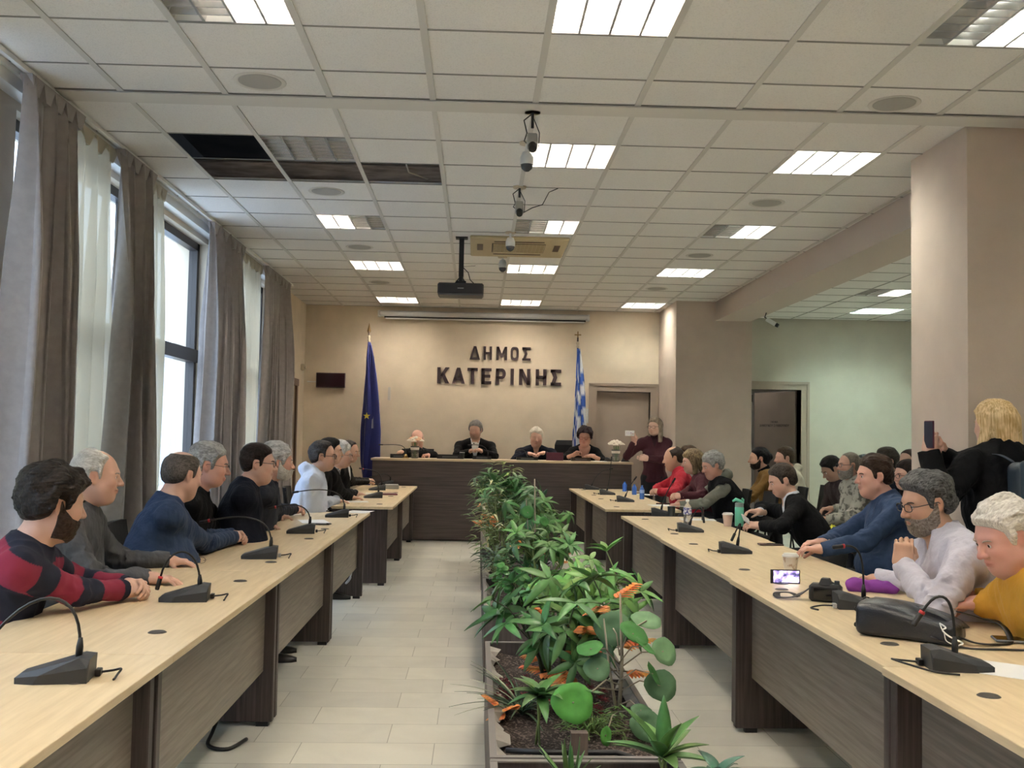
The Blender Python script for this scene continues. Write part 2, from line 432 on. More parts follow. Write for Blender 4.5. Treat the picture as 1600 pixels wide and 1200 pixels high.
def person(label, head, body=90, face=None, pitch=0, roll=0, hs=1.0, seat=.47, hip=None, lean=None, hands=None, skin=(.60,.36,.26),
           hair=None, haircol=(.03,.02,.015), haircol2=None, beard=None, brow=None, top=None, glasses=None, hd=None, res=6, stand=False,
           belly=0., shoulder=.175, female=False, fat=0., legs=True, legcol=(.02,.02,.025), group=None, tors=None, cap=None, hres=None, foot_z=0., neck_fwd=.08, size=1.0, no_legs=False, thighdir=None):
    """one figure: body (one continuous surface) > clothes, hair, eyes, glasses"""
    hd = dict(hd or {}); hd.setdefault('fat', fat); top = top or {}
    face = body if face is None else face
    Hc = V(head); F_ = heading(body); Rt = V(F_[1], -F_[0], 0); UP = V(0, 0, 1)
    S = size
    # head frame
    fy = heading(face); Rh = frame(fy*math.cos(pitch*D2R)+UP*math.sin(-pitch*D2R), UP*math.cos(pitch*D2R)+fy*math.sin(pitch*D2R))
    Rh = Rh@_rot(1, roll*D2R)
    ldir = heading(lean) if lean is not None else F_
    Nb0 = Hc-UP*.148*hs-ldir*neck_fwd                                     # base of neck
    Sc = Nb0-UP*.035
    tl = .47*S
    if stand: hipz = .92*S+foot_z
    else: hipz = seat+.10
    if hip is not None: Hp = V(*hip, hipz) if len(hip) == 2 else V(hip)
    else:
        dz = Sc[2]-hipz; off = math.sqrt(max(tl*tl-dz*dz, 0.0009)); off = min(max(off, .12), .42)
        if stand: off = .02
        Hp = V(Sc[0]-ldir[0]*off, Sc[1]-ldir[1]*off, hipz)
    up = nrm(Sc-Hp); T = frame(F_-up*(F_@up), up); xr = T[:, 0]; fw = T[:, 1]
    # upper spine bends back towards vertical
    mid = Hp+(Sc-Hp)*.45-fw*.02
    sh = [Sc-xr*shoulder*S-UP*.035, Sc+xr*shoulder*S-UP*.035]            # 0 left, 1 right
    hands = hands or [None, None]
    A = []
    for i, hnd in enumerate(hands):
        s = -1 if i == 0 else 1
        if hnd is None:
            w = sh[i]+fw*.18-UP*.42+xr*s*.04; hnd = dict(w=w, d=fw-UP*.5, n=xr*s, curl=.5)
        w = V(hnd['w']); pole = V(hnd.get('pole', tuple(xr*s*.55-UP*1.0-fw*.25)))
        e = ik(sh[i], w, .285*S, .25*S, pole)
        zm = hnd.get('zmin', (w[2]+.005 if not stand and hnd.get('table', True) else -1))
        if e[2] < zm:                                                       # elbows rest on the table rather than sink in it
            for q_ in np.linspace(0, 1, 24):
                pl_ = pole*(1-q_)+(xr*s*.9+UP*(.6*q_)-fw*.1)*q_; e = ik(sh[i], w, .285*S, .25*S, pl_)
                if e[2] >= zm: break
        fd = nrm(w-e); hdv = nrm(V(hnd['d'])) if 'd' in hnd else fd
        n = V(hnd.get('n', (0, 0, 1))); R = frame(hdv, n-hdv*(n@hdv))
        # thumb side : canonical thumb +x ; right hand palm down fingers forward => thumb towards -x(right axis)
        A.append(dict(e=e, w=w, R=R, s=s, mir=(-1 if s > 0 else 1)*hnd.get('flip', 1), curl=hnd.get('curl', .6), thumb=hnd.get('thumb', .5), hc=w+hdv*.07))
    ur, er, wr = .043*S, .037*S, .027*S
    bw = 1+belly*.5
    chest_c = Sc-up*.15*S+fw*.005; CH = (.165*S*(1+fat*.12), .115*S*(1+fat*.2), .19*S)
    bel_c = Hp+up*.17*S+fw*(.01+.05*belly); BL = (.150*S*bw, .115*S*(1+belly*.75), .17*S)
    pel_c = Hp-UP*0.0; PL = (.165*S*(1+belly*.15), .125*S*(1+belly*.15), .12*S)
    if female: CH = (CH[0]*.92, CH[1]*.92, CH[2]); BL = (BL[0]*.9, BL[1]*.92, BL[2])
    neck_top = Hc+Rh@V(0, -.022, -.06)*hs
    legl = []
    for s in (-1, 1):
        h0 = Hp+xr*s*.085*S-UP*.02
        if stand: kn = V(h0[0], h0[1], foot_z+.50)+F_*.02+Rt*s*.01; an = V(h0[0], h0[1], foot_z+.09)+Rt*s*.02
        else:
            td = heading(thighdir) if thighdir is not None else F_
            tr = V(td[1], -td[0], 0)
            kn = V(h0[0], h0[1], 0)+td*.37+tr*s*.05+UP*(hipz-.03); an = kn-td*.08-UP*(kn[2]-.09-foot_z)
        legl.append((h0, kn, an))
    def torso(p, g=0.0, arms=True, ga=0.0, hemcut=False):
        d = ell(p, chest_c, np.array(CH)+g, T)
        d = smin(d, ell(p, bel_c, np.array(BL)+g, T), .07)
        d = smin(d, ell(p, pel_c, np.array(PL)+g, T), .06)
        trap = cone(p, Nb0+UP*.005, sh[0]+UP*.0, .055+g*.7, .052+g); trap = smin(trap, cone(p, Nb0+UP*.005, sh[1]+UP*.0, .055+g*.7, .052+g), .02)
        d = smin(d, trap, .07)
        if female:
            for s in (-1, 1): d = smin(d, ell(p, chest_c+fw*.085+xr*s*.075-up*.04, np.array((.062, .06, .062))+g, T), .04)
        return d
    def arms(p, g=0.0, gw=0.0, cut=None):
        d = np.full(len(p), 9, np.float32)
        for a, s_ in zip(A, sh):
            u = cone(p, s_, a['e'], ur+.008+g, er+g); 
            if cut is None: l = cone(p, a['e'], a['w'], er+g, wr+gw)
            else:
                we = a['e']+(a['w']-a['e'])*cut; l = cone(p, a['e'], we, er+g, wr+gw+(er-wr)*(1-cut), flat=.0)
            d = smin(d, smin(u, l, .025), .012)
        return d
    def handp(p, i):
        a = A[i]; c = a['hc']
        def fn(q):
            l = (q-a['w'].astype(np.float32))@a['R'].astype(np.float32); l = l/S
            l = l*np.array([a['mir'], 1, 1], np.float32); return handsdf(l, a['curl'], a['thumb'])*S
        return near(p, c, .14, fn)
    def headp(p):
        def fn(q):
            l = ((q-Hc.astype(np.float32))@Rh.astype(np.float32))/hs; return headsdf(l, hd)*hs
        return near(p, Hc, .17*hs, fn)
    def legsd(p, g=0):
        d = np.full(len(p), 9, np.float32)
        for h0, kn, an in legl: d = np.minimum(d, smin(cone(p, h0, kn, .085*S+g, .058*S+g), cone(p, kn, an, .056*S+g, .038*S+g), .03))
        return d
    legs_on = not no_legs
    def bodyf(p):
        nk = cone(p, Nb0-UP*.03, neck_top, .062*S*(1+fat*.12)*(.88 if female else 1), .054*hs*(1+fat*.1)*(.86 if female else 1))
        d = smin(torso(p, -.006), nk, .04)
        d = smin(d, headp(p), .022)
        d = smin(d, arms(p), .03)
        if legs_on: d = smin(d, legsd(p, -.006), .03)
        h_ = np.minimum(handp(p, 0), handp(p, 1)) 
        return smin(d, h_, .008)
    h = res/1000.
    def bounds(pts, m): a = np.array(pts); return a.min(0)-m, a.max(0)+m
    pts = [Hc, Hp, *sh, A[0]['e'], A[1]['e'], A[0]['hc'], A[1]['hc']]
    if legs_on: pts += [l[1] for l in legl]+[l[2] for l in legl]
    lo, hi = bounds(pts, .16)
    base = V(Hp[0], Hp[1], foot_z)
    root = empty('person', base, 0, label, 'person', group)
    vs, fs = surf(bodyf, lo, hi, h)
    # skin colour
    col = np.tile(np.array(skin, np.float32), (len(vs), 1))
    loc = ((vs-Hc)@Rh)/hs
    sk = np.array(skin)
    def blend(mask, c, a): 
        nonlocal col
        m = (mask*a)[:, None]; col = col*(1-m)+np.array(c)*m
    hm = (np.abs(loc) < .2).all(1)
    def blob(c, r): return np.exp(-(((np.abs(loc[:, 0])-c[0])/r[0])**2+((loc[:, 1]-c[1])/r[1])**2+((loc[:, 2]-c[2])/r[2])**2))*hm
    blend(blob((0, .1, -.064), (.022, .03, .0085)), (sk[0]*.78, sk[1]*.50, sk[2]*.50), .85)
    blend(blob((.04, .07, -.03), (.025, .03, .022)), (sk[0]*1.02, sk[1]*.80, sk[2]*.78), .6)
    blend(blob((0, .115, -.03), (.016, .02, .014)), (sk[0]*1.02, sk[1]*.8, sk[2]*.78), .5)
    blend(blob((.078, -.01, -.005), (.012, .02, .03)), (sk[0]*1.02, sk[1]*.75, sk[2]*.72), .5)
    if beard and beard.get('shadow'):
        c = beard.get('col', haircol); blend(np.clip(blob((.0, .075, -.08), (.055, .06, .038))*1.5, 0, 1), np.array(c)*.6+sk*.3, beard['shadow'])
    if hair and hair.get('kind') in ('bald', 'short'):
        xs, zs = HAIRLINE['short']; hl = np.interp(loc[:, 1], xs, zs); blend(np.clip((loc[:, 2]-hl)/.01, 0, 1)*hm*(loc[:, 1] < .06), np.array(haircol)*.5+sk*.5, hair.get('stub', .0))
    bo = mesh_np('body', vs-base, fs, SKINM, root, True, col)
    # ---- clothes
    def garment(name, fn, matr, colf=None, m=None, rs=None, bnd=None):
        l_, h_ = bnd if bnd is not None else (lo, hi)
        v, f = surf(fn, l_, h_, rs or h)
        if not len(v): return None
        c = colf(v) if colf else None
        return mesh_np(name, v-base, f, matr, root, True, c)
    th = top.get('th', .012); wr_ = top.get('wr', .005); hem = top.get('hem', -.10); cut = top.get('cut', 1.0); seed = int(abs(Hc[0]*100+Hc[1]*37)) % 97
    hemp = Hp+up*hem if not stand else Hp+UP*hem
    neckc = cone
    def wrinkle(p):
        q = p*np.array([1, 1, 1.0], np.float32)
        n = wob(q, 24, seed)*.8+(1-2*np.abs(wob(q@WR, 30, seed+4)))*.8+wob(q, 60, seed+1)*.4
        e = 0
        for a in A:
            de = np.sqrt(((p-a['e'].astype(np.float32))**2).sum(1)); e = e+np.exp(-(de/.10)**2)
        return (n*.6+e*(1-2*np.abs(wob(q, 60, seed+2)))*1.3)*wr_*1.35
    def vcut(p, dep, wid, hi_=.0):
        l = (p-Nb0.astype(np.float32))@T.astype(np.float32)
        t = np.clip((l[:, 2]+dep)/dep, 0, 2)
        return np.maximum(np.abs(l[:, 0])-wid*t, -l[:, 1]+.0)
    def topf(p):
        d = torso(p, th)
        col_ = top.get('collar', .03); cr = top.get('cr', .012)
        nax = nrm(neck_top-Nb0)
        if col_ > 0:
            ce = Nb0+nax*col_; d = smin(d, cone(p, Nb0-nax*.03, ce, .070*S+cr, .060*hs+cr, flat=0), .02)
        a_ = arms(p, th*.9+top.get('sl', .002), .010+th*.4, cut) if not top.get('sleeveless') else np.full(len(p), 9, np.float32)
        d = smin(d, a_, .035)
        d = d-wrinkle(p)
        d = np.maximum(d, -((p-hemp.astype(np.float32))@(UP if stand else up).astype(np.float32)) if not stand else (hemp[2]-p[:, 2]))
        if top.get('hood'):
            hc = Nb0-fw*.055+UP*.030; 
            ho = ell(p, hc, np.array((.118, .095, .070)), T); ho = smax(ho, -ell(p, hc+fw*.055+UP*.05, np.array((.078, .075, .065)), T), .012)
            d = smin(d, ho-wob(p, 50, seed)*.010, .03)
        if col_ > 0: d = smax(d, -cone(p, Nb0, Nb0+nax*.2, .056*hs, .056*hs), .006)
        if top.get('v'): d = smax(d, -vcut(p, *top['v']), .008)
        return d
    gm = top.get('mat')
    if gm is not None:
        cf = top.get('colf')
        if cf:
            def colf(v):
                # arm parameter and torso parameter
                ts = (v-Hp)@up; out = cf(ts, None, (v-Sc)@xr)
                da = torso(v.astype(np.float32), th)
                for a, s_ in zip(A, sh):
                    u = cone(v.astype(np.float32), s_, a['e'], ur, er); l = cone(v.astype(np.float32), a['e'], a['w'], er, wr)
                    L1 = np.linalg.norm(a['e']-s_)
                    tu = np.clip(((v-s_)@nrm(a['e']-s_)), -.02, L1); tlw = L1+np.clip((v-a['e'])@nrm(a['w']-a['e']), 0, 1)
                    t = np.where(u < l, tu, tlw); m = np.minimum(u, l)-.02 < da-.004
                    m = m & (np.minimum(u, l) < .06) & (np.where(u < l, (v-s_)@nrm(a['e']-s_), 1) > .06)
                    out[m] = cf(None, t[m], None)
                return out
        garment(top.get('name', 'sweater'), topf, gm, colf if cf else None)
        if top.get('under') is not None:
            us = top['under']
            def undf(p):
                d = torso(p, th-.009)
                nax = nrm(neck_top-Nb0); ce = Nb0+nax*us.get('collar', .045)
                d = smin(d, cone(p, Nb0-nax*.03, ce, .074*S, .062*hs+.006, flat=0), .015)
                d = smax(d, -cone(p, Nb0, Nb0+nax*.2, .056*hs, .056*hs), .004)
                if us.get('v'): d = smax(d, -vcut(p, *us['v']), .005)
                d = np.maximum(d, -((p-(Hp-up*.02).astype(np.float32))@up.astype(np.float32)))
                if us.get('cuffs'):
                    for a in A:
                        n_ = nrm(a['w']-a['e']); d = np.minimum(d, cone(p, a['w']-n_*.04, a['w']+n_*.008, wr+.012, wr+.010, flat=0))
                return d
            garment(us.get('name', 'shirt'), undf, us['mat'])
        if top.get('vest') is not None:
            vm = top['vest']
            def vestf(p):
                d = torso(p, th+.022); 
                d = smin(d, cone(p, Nb0-UP*.03, Nb0+UP*.035, .09, .082, flat=0), .02)-wob(p, 30, seed)*.006
                d = smax(d, -cone(p, Nb0, Nb0+UP*.2, .075, .075), .006)
                for s_ , a in zip(sh, A): d = smax(d, -cone(p, s_+(s_-Sc)*.12, a['e'], .068, .07), .01)
                return np.maximum(d, -((p-(Hp-up*.12).astype(np.float32))@up.astype(np.float32)))
            garment('vest', vestf, vm)
    if legs_on:
        lm = top.get('legmat') or mat('trousers_%d_%d_%d' % tuple(int(c*99) for c in legcol), legcol, .85, bump=.2)
        def trf(p):
            d = smin(ell(p, pel_c, np.array(PL)+.008, T), ell(p, bel_c-up*.05, np.array(BL)*np.array((1, 1, .5))+.004, T), .05)
            d = smin(d, legsd(p, .012), .03)-wob(p, 35, seed)*.004
            for _, _, an in legl: d = np.maximum(d, np.where(((p-an.astype(np.float32))**2).sum(1) < .05, an[2]-.035-p[:, 2], -1))
            d = np.maximum(d, p[:, 2]-(Hp[2]+.15))
            return d
        garment('trousers', trf, lm, rs=max(h, .009))
        for (h0, kn, an), sd_ in zip(legl, (-1, 1)):
            ft = MB(); m0 = V(an[0], an[1], foot_z); k = F_; tr = Rt
            ring = []
            for t, hw, hh in ((-.07, .028, .07), (-.03, .036, .075), (.04, .038, .062), (.10, .045, .045), (.15, .042, .032), (.185, .024, .022)):
                c_ = m0+k*t; ring.append([c_-tr*hw, c_+tr*hw, c_+tr*hw*.9+UP*hh*.6, c_+tr*hw*.5+UP*hh, c_-tr*hw*.5+UP*hh, c_-tr*hw*.9+UP*hh*.6])
            vv = [v-base for r_ in ring for v in r_]; ff = []
            for i in range(5):
                for j in range(6): j2 = (j+1) % 6; ff.append((i*6+j, i*6+j2, (i+1)*6+j2, (i+1)*6+j))
            ff += [tuple(range(6))[::-1], tuple(30+j for j in range(6))]
            ft.add(vv, ff).build('shoe', mat('black_shoe', (.015,.013,.012), .35), root, True)
    # ---- head parts
    M4 = Matrix(((*(Rh[0]*hs), Hc[0]-base[0]), (*(Rh[1]*hs), Hc[1]-base[1]), (*(Rh[2]*hs), Hc[2]-base[2]), (0, 0, 0, 1)))
    hh = (hres or res)/1000./hs
    def hpart(name, fn, matr, lo_=(-.14,-.16,-.16), hi_=(.14,.15,.17), r=None):
        v, f = surf(fn, lo_, hi_, r or hh)
        if not len(v): return None
        o = mesh_np(name, v, f, matr, root, True); o.matrix_local = M4; return o
    hm_ = hair_mat(haircol, haircol2, hair.get('kind') if hair else 'x') if hair or brow else None
    if hair:
        L = hair.get('len', .1)+.06
        hpart('hair', hair_fn(hair, hd), hm_, (-.15-hair.get('flare', 0), -.18, -.12 if hair['kind'] not in ('long', 'bob') else -L), (.15+hair.get('flare', 0), .15, .17))
    bc = brow if brow is not None else tuple(c*.8 for c in haircol)
    if hres is None or hres < 9:
        e = MB()
        for s in (-1, 1): e.tube([(s*.017, .0965, .0175), (s*.028, .0965, .0225), (s*.040, .0885, .0225), (s*.047, .081, .018)], [.0022, .0032, .003, .0016], 5)
        o = e.build('eyebrows', mat('brow_%d_%d_%d' % tuple(int(c*200) for c in bc), bc, .8), root, True); o.matrix_local = M4
        for s in (-1, 1):
            if 'e' not in EYE_M:
                m = MB(); prof = [(1e-7 if k in (0, 12) else .0118*math.sin(math.pi*k/12), .0118*math.cos(math.pi*k/12)) for k in range(13)]
                m.lathe(prof, n=16, axis=1); EYE_M['e'] = m.build('eye', EYEMAT, None, True); EYE_M['e'].data.name = 'eye'; C.objects.unlink(EYE_M['e'])
            o = link(bpy.data.objects.new('eye', EYE_M['e'].data), root); o.matrix_local = M4@Matrix.Translation((s*.0325, .0785, .0025))
    if beard and not beard.get('only_shadow'):
        th_b = beard.get('th', .006)
        def bf(p):
            X = np.abs(p[:, 0]); d = headsdf(p, hd)-th_b-np.abs(wob(p, 260, 5))*.003
            top_ = np.interp(p[:, 1], [-.03, .0, .02, .05, .075, .1, .13], [.0, .012, -.02, -.045, -.05, -.046, -.046]).astype(np.float32)
            d = smax(d, p[:, 2]-top_, .004)
            q = np.stack([X, p[:, 1], p[:, 2]], 1)
            d = smax(d, -ell(p, (0, .105, -.065), (.020, .03, .009)), .003)
            d = np.maximum(d, -p[:, 1]-.004)
            d = smax(d, -ell(q, (.0, .02, -.16), (.1, .05, .045)), .01)
            return d
        hpart('beard', bf, hair_mat(beard.get('col', haircol), beard.get('col2'), 'beard'), (-.09,-.02,-.15), (.09,.14,.03))
    if glasses:
        o = glasses_mesh(glasses, hd.get('w', 1)*1.02, glasses == 'half').build('glasses', mat('glasses_thin' if glasses == 'half' else 'glasses_'+str(glasses), (.015,.015,.018) if glasses != 'red' else (.25,.02,.02), .3), root, True); o.matrix_local = M4
    if cap is not None:
        def cf_(p):
            d = ell(p, (0, -.012, .045), (.084, .106, .085)); d = np.maximum(d, .045-p[:, 2]-.0*p[:, 1])
            v = rbox(p, (0, .13, .045), (.06, .055, .006), .005); v = np.maximum(v, -p[:, 1]+.05); return smin(d, v, .01)
        hpart('cap', cf_, cap, (-.1,-.14,.0), (.1,.2,.15))
    root_info = dict(root=root, A=A, Hp=Hp, Hc=Hc, base=base, F=F_, Rh=Rh)
    return root_info
def hair_mat(c, c2=None, tagn=''):
    c2 = c2 or tuple(min(1, k*1.8+.01) for k in c)
    if max(c) < .12: c = tuple(k*.5 for k in c); c2 = tuple(k*.6 for k in c2)
    nm = 'hair_%s_%s_%s' % (tagn if tagn in ('long', 'bob') else '', '_'.join('%d' % (k*250) for k in c), '_'.join('%d' % (k*250) for k in c2))
    if nm in MATS: return MATS[nm]
    m, nt, b = nodes(nm); L = nt.links.new
    tc = N(nt, 'ShaderNodeTexCoord'); mp = N(nt, 'ShaderNodeMapping'); mp.inputs['Scale'].default_value = (1, 1, .05) if tagn in ('long', 'bob') else (1, .16, .35); L(tc.outputs['Object'], mp.inputs[0])
    n = N(nt, 'ShaderNodeTexNoise', Scale=150 if tagn in ('long', 'bob') else 330, Detail=3, Distortion=.3); L(mp.outputs[0], n.inputs[0])
    n3 = N(nt, 'ShaderNodeTexNoise', Scale=18, Detail=2); L(tc.outputs['Object'], n3.inputs[0])
    ad = N(nt, 'ShaderNodeMath', operation='MULTIPLY_ADD'); L(n.outputs[0], ad.inputs[0]); ad.inputs[1].default_value = .65
    m2 = N(nt, 'ShaderNodeMath', operation='MULTIPLY'); L(n3.outputs[0], m2.inputs[0]); m2.inputs[1].default_value = .35; L(m2.outputs[0], ad.inputs[2])
    r = N(nt, 'ShaderNodeValToRGB'); L(ad.outputs[0], r.inputs[0]); e = r.color_ramp.elements
    e[0].position = .40; e[0].color = (*c, 1); e[1].position = .62; e[1].color = (*c2, 1)
    L(r.outputs[0], b.inputs['Base Color']); b.inputs['Roughness'].default_value = .5; b.inputs['Specular IOR Level'].default_value = .18
    bp = N(nt, 'ShaderNodeBump', Strength=.6, Distance=.003); L(n.outputs[0], bp.inputs['Height']); L(bp.outputs[0], b.inputs['Normal'])
    MATS[nm] = m; return m
def eye_material():
    m, nt, b = nodes('eye_surface'); L = nt.links.new
    tc = N(nt, 'ShaderNodeTexCoord'); vm = N(nt, 'ShaderNodeVectorMath', operation='DISTANCE'); L(tc.outputs['Object'], vm.inputs[0]); vm.inputs[1].default_value = (0, .0118, 0)
    r = N(nt, 'ShaderNodeValToRGB'); mr = N(nt, 'ShaderNodeMath', operation='MULTIPLY'); L(vm.outputs['Value'], mr.inputs[0]); mr.inputs[1].default_value = 100
    L(mr.outputs[0], r.inputs[0]); e = r.color_ramp.elements; r.color_ramp.interpolation = 'CONSTANT'
    e[0].position = 0; e[0].color = (.005, .005, .005, 1); e[1].position = .26; e[1].color = (.09, .05, .03, 1); x = e.new(.58); x.color = (.72, .68, .66, 1)
    L(r.outputs[0], b.inputs['Base Color']); b.inputs['Roughness'].default_value = .15; return m
def clasp(c, fd, spread=.10, curl=1.0, face=None):
    """two hands folded at point c, forearms coming from the body; fd = direction the hands point"""
    f = nrm(V(*fd, 0) if len(fd) == 2 else V(fd)); r = V(f[1], -f[0], 0); c = V(c)
    L = dict(w=c-f*.075-r*spread*.5, d=f*.8+r*.55+V(0,0,.05), n=-r*.75+V(0,0,.75)+f*.2, curl=curl, thumb=.4)
    R = dict(w=c-f*.075+r*spread*.5, d=f*.8-r*.55+V(0,0,.05), n=r*.75+V(0,0,.75)+f*.2, curl=curl, thumb=.4)
    return [L, R]
# ================================================================ materials of the room
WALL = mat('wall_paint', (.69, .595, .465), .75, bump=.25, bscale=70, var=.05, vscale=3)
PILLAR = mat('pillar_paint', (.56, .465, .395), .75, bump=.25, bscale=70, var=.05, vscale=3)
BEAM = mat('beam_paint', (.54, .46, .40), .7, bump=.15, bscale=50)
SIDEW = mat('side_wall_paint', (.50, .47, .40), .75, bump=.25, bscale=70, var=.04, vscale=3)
TILE = mat('ceiling_tile', (.73, .715, .69), .9, bump=.5, bscale=160, var=.06, vscale=120, lo=.3, hi=.5)
TBAR = mat('ceiling_bar', (.58, .565, .53), .6)
TBARD = mat('ceiling_joint', (.28, .27, .25), .7)
WHITE = mat('white_enamel', (.75, .75, .73), .4)
BLACK = mat('black_plastic', (.008, .008, .009), .45)
DGREY = mat('charcoal_plastic', (.045, .047, .052), .5)
CHROME = mat('chrome', (.7, .7, .7), .2, metal=1)
TOP = wood('maple_laminate', (.60, .465, .285), (.71, .57, .37), .38, (40, 2.5, 60), lo=.35, hi=.65)
TOPX = wood('maple_laminate_cross', (.52, .41, .28), (.62, .50, .35), .4, (2.5, 40, 60), lo=.35, hi=.65)
WENGE = wood('wenge_upright', (.030, .020, .018), (.082, .060, .055), .45, (70, 70, 2.5), lo=.35, hi=.7)
WENGEH = wood('wenge_horizontal', (.14, .116, .092), (.25, .21, .17), .42, (60, 2.5, 60), lo=.35, hi=.7)
WENGEX = wood('wenge_desk', (.046, .034, .033), (.100, .078, .074), .45, (1.6, 60, 50), lo=.35, hi=.7)
FRAMEB = mat('door_frame_paint', (.36, .285, .23), .55)
DOORP = mat('door_paint', (.40, .32, .26), .6, var=.03, vscale=4)
DOORD = mat('door_brown', (.20, .15, .125), .6, var=.04, vscale=4)
ALUB = mat('brown_aluminium', (.035, .028, .026), .4)
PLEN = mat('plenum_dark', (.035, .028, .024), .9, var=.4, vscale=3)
ZC = 3.404; YW = 15.5; XL = -2.65; XB0, XB1 = 3.35, 3.85; ZB = 3.13; ZS = 3.35; XR = 9.2; YB = -4.6
def struct(o, kind='structure', label=None): o['kind'] = kind; return o
def sbox(name, b, m): return struct(MB().box(*b).build(name, m))
# floor of staggered pale tiles
m, nt, b = nodes('floor_tiles'); L = nt.links.new
tc = N(nt, 'ShaderNodeTexCoord'); mp = N(nt, 'ShaderNodeMapping'); mp.inputs['Location'].default_value = (.17, .12, 0); L(tc.outputs['Object'], mp.inputs[0])
br = N(nt, 'ShaderNodeTexBrick'); L(mp.outputs[0], br.inputs[0])
br.offset = .36; br.inputs['Scale'].default_value = 1; br.inputs['Brick Width'].default_value = .62; br.inputs['Row Height'].default_value = .31
br.inputs['Mortar Size'].default_value = .0022; br.inputs['Mortar Smooth'].default_value = .3; br.inputs['Bias'].default_value = .1
br.inputs['Color1'].default_value = (.80, .785, .70, 1); br.inputs['Color2'].default_value = (.66, .65, .59, 1); br.inputs['Mortar'].default_value = (.36, .35, .3, 1)
n1 = N(nt, 'ShaderNodeTexNoise', Scale=3, Detail=6, Distortion=1.5); L(tc.outputs['Object'], n1.inputs[0])
mr = N(nt, 'ShaderNodeMapRange'); mr.inputs['To Min'].default_value = .86; mr.inputs['To Max'].default_value = 1.12; L(n1.outputs[0], mr.inputs[0])
hs_ = N(nt, 'ShaderNodeHueSaturation'); L(br.outputs[0], hs_.inputs['Color']); L(mr.outputs[0], hs_.inputs['Value']); L(hs_.outputs[0], b.inputs['Base Color'])
b.inputs['Roughness'].default_value = .28
sbox('floor', (XL-.3, XR+.2, YB-.2, YW+3.6, -.1, 0), m)
# ---------------- ceiling : tiles as one surface with openings, bars below it
XG = [.305+.6*k for k in range(-5, 6)]                 # long bars
XG = [x for x in XG if XL < x < XB0]
YA = [6.04+.6*k for k in range(0, 16)]                  # beyond the strip
YN = [5.40-.6*k for k in range(0, 17)]                  # nearer than the strip
LX = {'a': -1.495, 'b': .305, 'c': 2.105}
MAINL = []   # (x, y, mode) mode : l left half, r right half, f full, o off
for cx, ms in (('a', 'rolff'), ('b', 'ffrff'), ('c', 'rfrff')):
    for y, md in zip((4.20, 6.64, 9.04, 11.44, 14.44), ms): MAINL.append((LX[cx], y, md))
for cx in 'abc':
    for y in (1.80, -.60, -3.0): MAINL.append((LX[cx], y, 'f'))
MAINL = [(x, y, md) for x, y, md in MAINL]
HOLES = [(-2.095, 6.64), (-2.095, 7.24), (-1.495, 7.24), (-.895, 7.24)]
xs = [XL]+XG+[XB0]; ysn = sorted([YB]+[y for y in YN if y > YB]+[5.82]); ysf = [6.01]+YA[1:]+[YW]; ysf[0] = 6.01
open_cells = [(x, y) for x, y, _ in MAINL]+HOLES+[(.005-.3, 9.64)]
def is_open(x, y): return any(abs(x-a) < .05 and abs(y-c) < .08 for a, c in open_cells[:-1])
T_ = MB()
for ys in (ysn, ysf):
    for i in range(len(xs)-1):
        for j in range(len(ys)-1):
            x0, x1, y0, y1 = xs[i], xs[i+1], ys[j], ys[j+1]
            if is_open(x0, y0): continue
            T_.box(x0, x1, y0, y1, ZC, ZC+.015)
struct(T_.build('ceiling', TILE))
sbox('ceiling_strip', (XL, XB0, 5.825, 6.005, ZC-.012, ZC+.01), mat('strip_paint', (.62, .60, .56), .7))
ss_ = MB(); ss_.box(XL, XB0, 5.806, 5.825, ZC-.004, ZC-.001); ss_.box(XL, XB0, 6.005, 6.02, ZC-.004, ZC-.001); struct(ss_.build('ceiling_strip_gap', TBARD))
g = MB()
for x in XG: g.box(x-.018, x+.018, YB, 5.82, ZC-.006, ZC); g.box(x-.016, x+.016, 6.01, YW, ZC-.006, ZC)
gg = MB()
for y in ysn[1:]: gg.box(XL, XB0, y-.006, y+.006, ZC-.004, ZC+.001)
for y in ysf: gg.box(XL, XB0, y-.005, y+.005, ZC-.004, ZC+.001)
struct(g.build('ceiling_bars', TBAR)); struct(gg.build('ceiling_joints', TBARD))
# void above the missing tiles, with the old slab and a duct seen through
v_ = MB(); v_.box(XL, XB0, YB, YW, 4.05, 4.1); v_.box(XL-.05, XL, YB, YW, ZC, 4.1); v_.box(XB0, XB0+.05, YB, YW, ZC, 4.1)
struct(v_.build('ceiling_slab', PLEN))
duct = MB().box(-2.4, 0.2, 7.98, 8.5, 3.445, 3.60, bev=.02).build('ventilation_duct', mat('duct_timber', (.36, .28, .22), .8, var=.3, vscale=5, stretch=(1, 8, 8)))
tag(duct, 'brown duct seen through the row of missing ceiling tiles', 'duct')
cb = MB().tube([(-.62, 7.3, 3.9), (-.62, 7.32, 3.6), (-.55, 7.55, 3.42), (-.42, 7.78, 3.43)], .006, 6).build('loose_cable', mat('pale_cable', (.55, .47, .36), .5))
tag(cb, 'pale loose cable dangling in the gap of missing ceiling tiles', 'cable')
# walls
wl = MB()
OPEN = [(1.8, 5.25, .12, 3.25), (5.75, 9.85, .12, 3.25), (10.2, 12.75, .12, 3.25)]
y_ = YB
for a, c, z0, z1 in OPEN:
    wl.box(XL-.3, XL, y_, a, 0, ZC); wl.box(XL-.3, XL, a, c, 0, z0); wl.box(XL-.3, XL, a, c, z1, ZC); y_ = c
wl.box(XL-.3, XL, y_, 13.75, 0, ZC); wl.box(XL-.3, XL, 13.75, 14.75, 2.12, ZC); wl.box(XL-.3, XL, 14.75, YW, 0, ZC); wl.box(XL-.3, XL-.2, 13.75, 14.75, 0, 2.12)
struct(wl.build('wall_left', WALL))
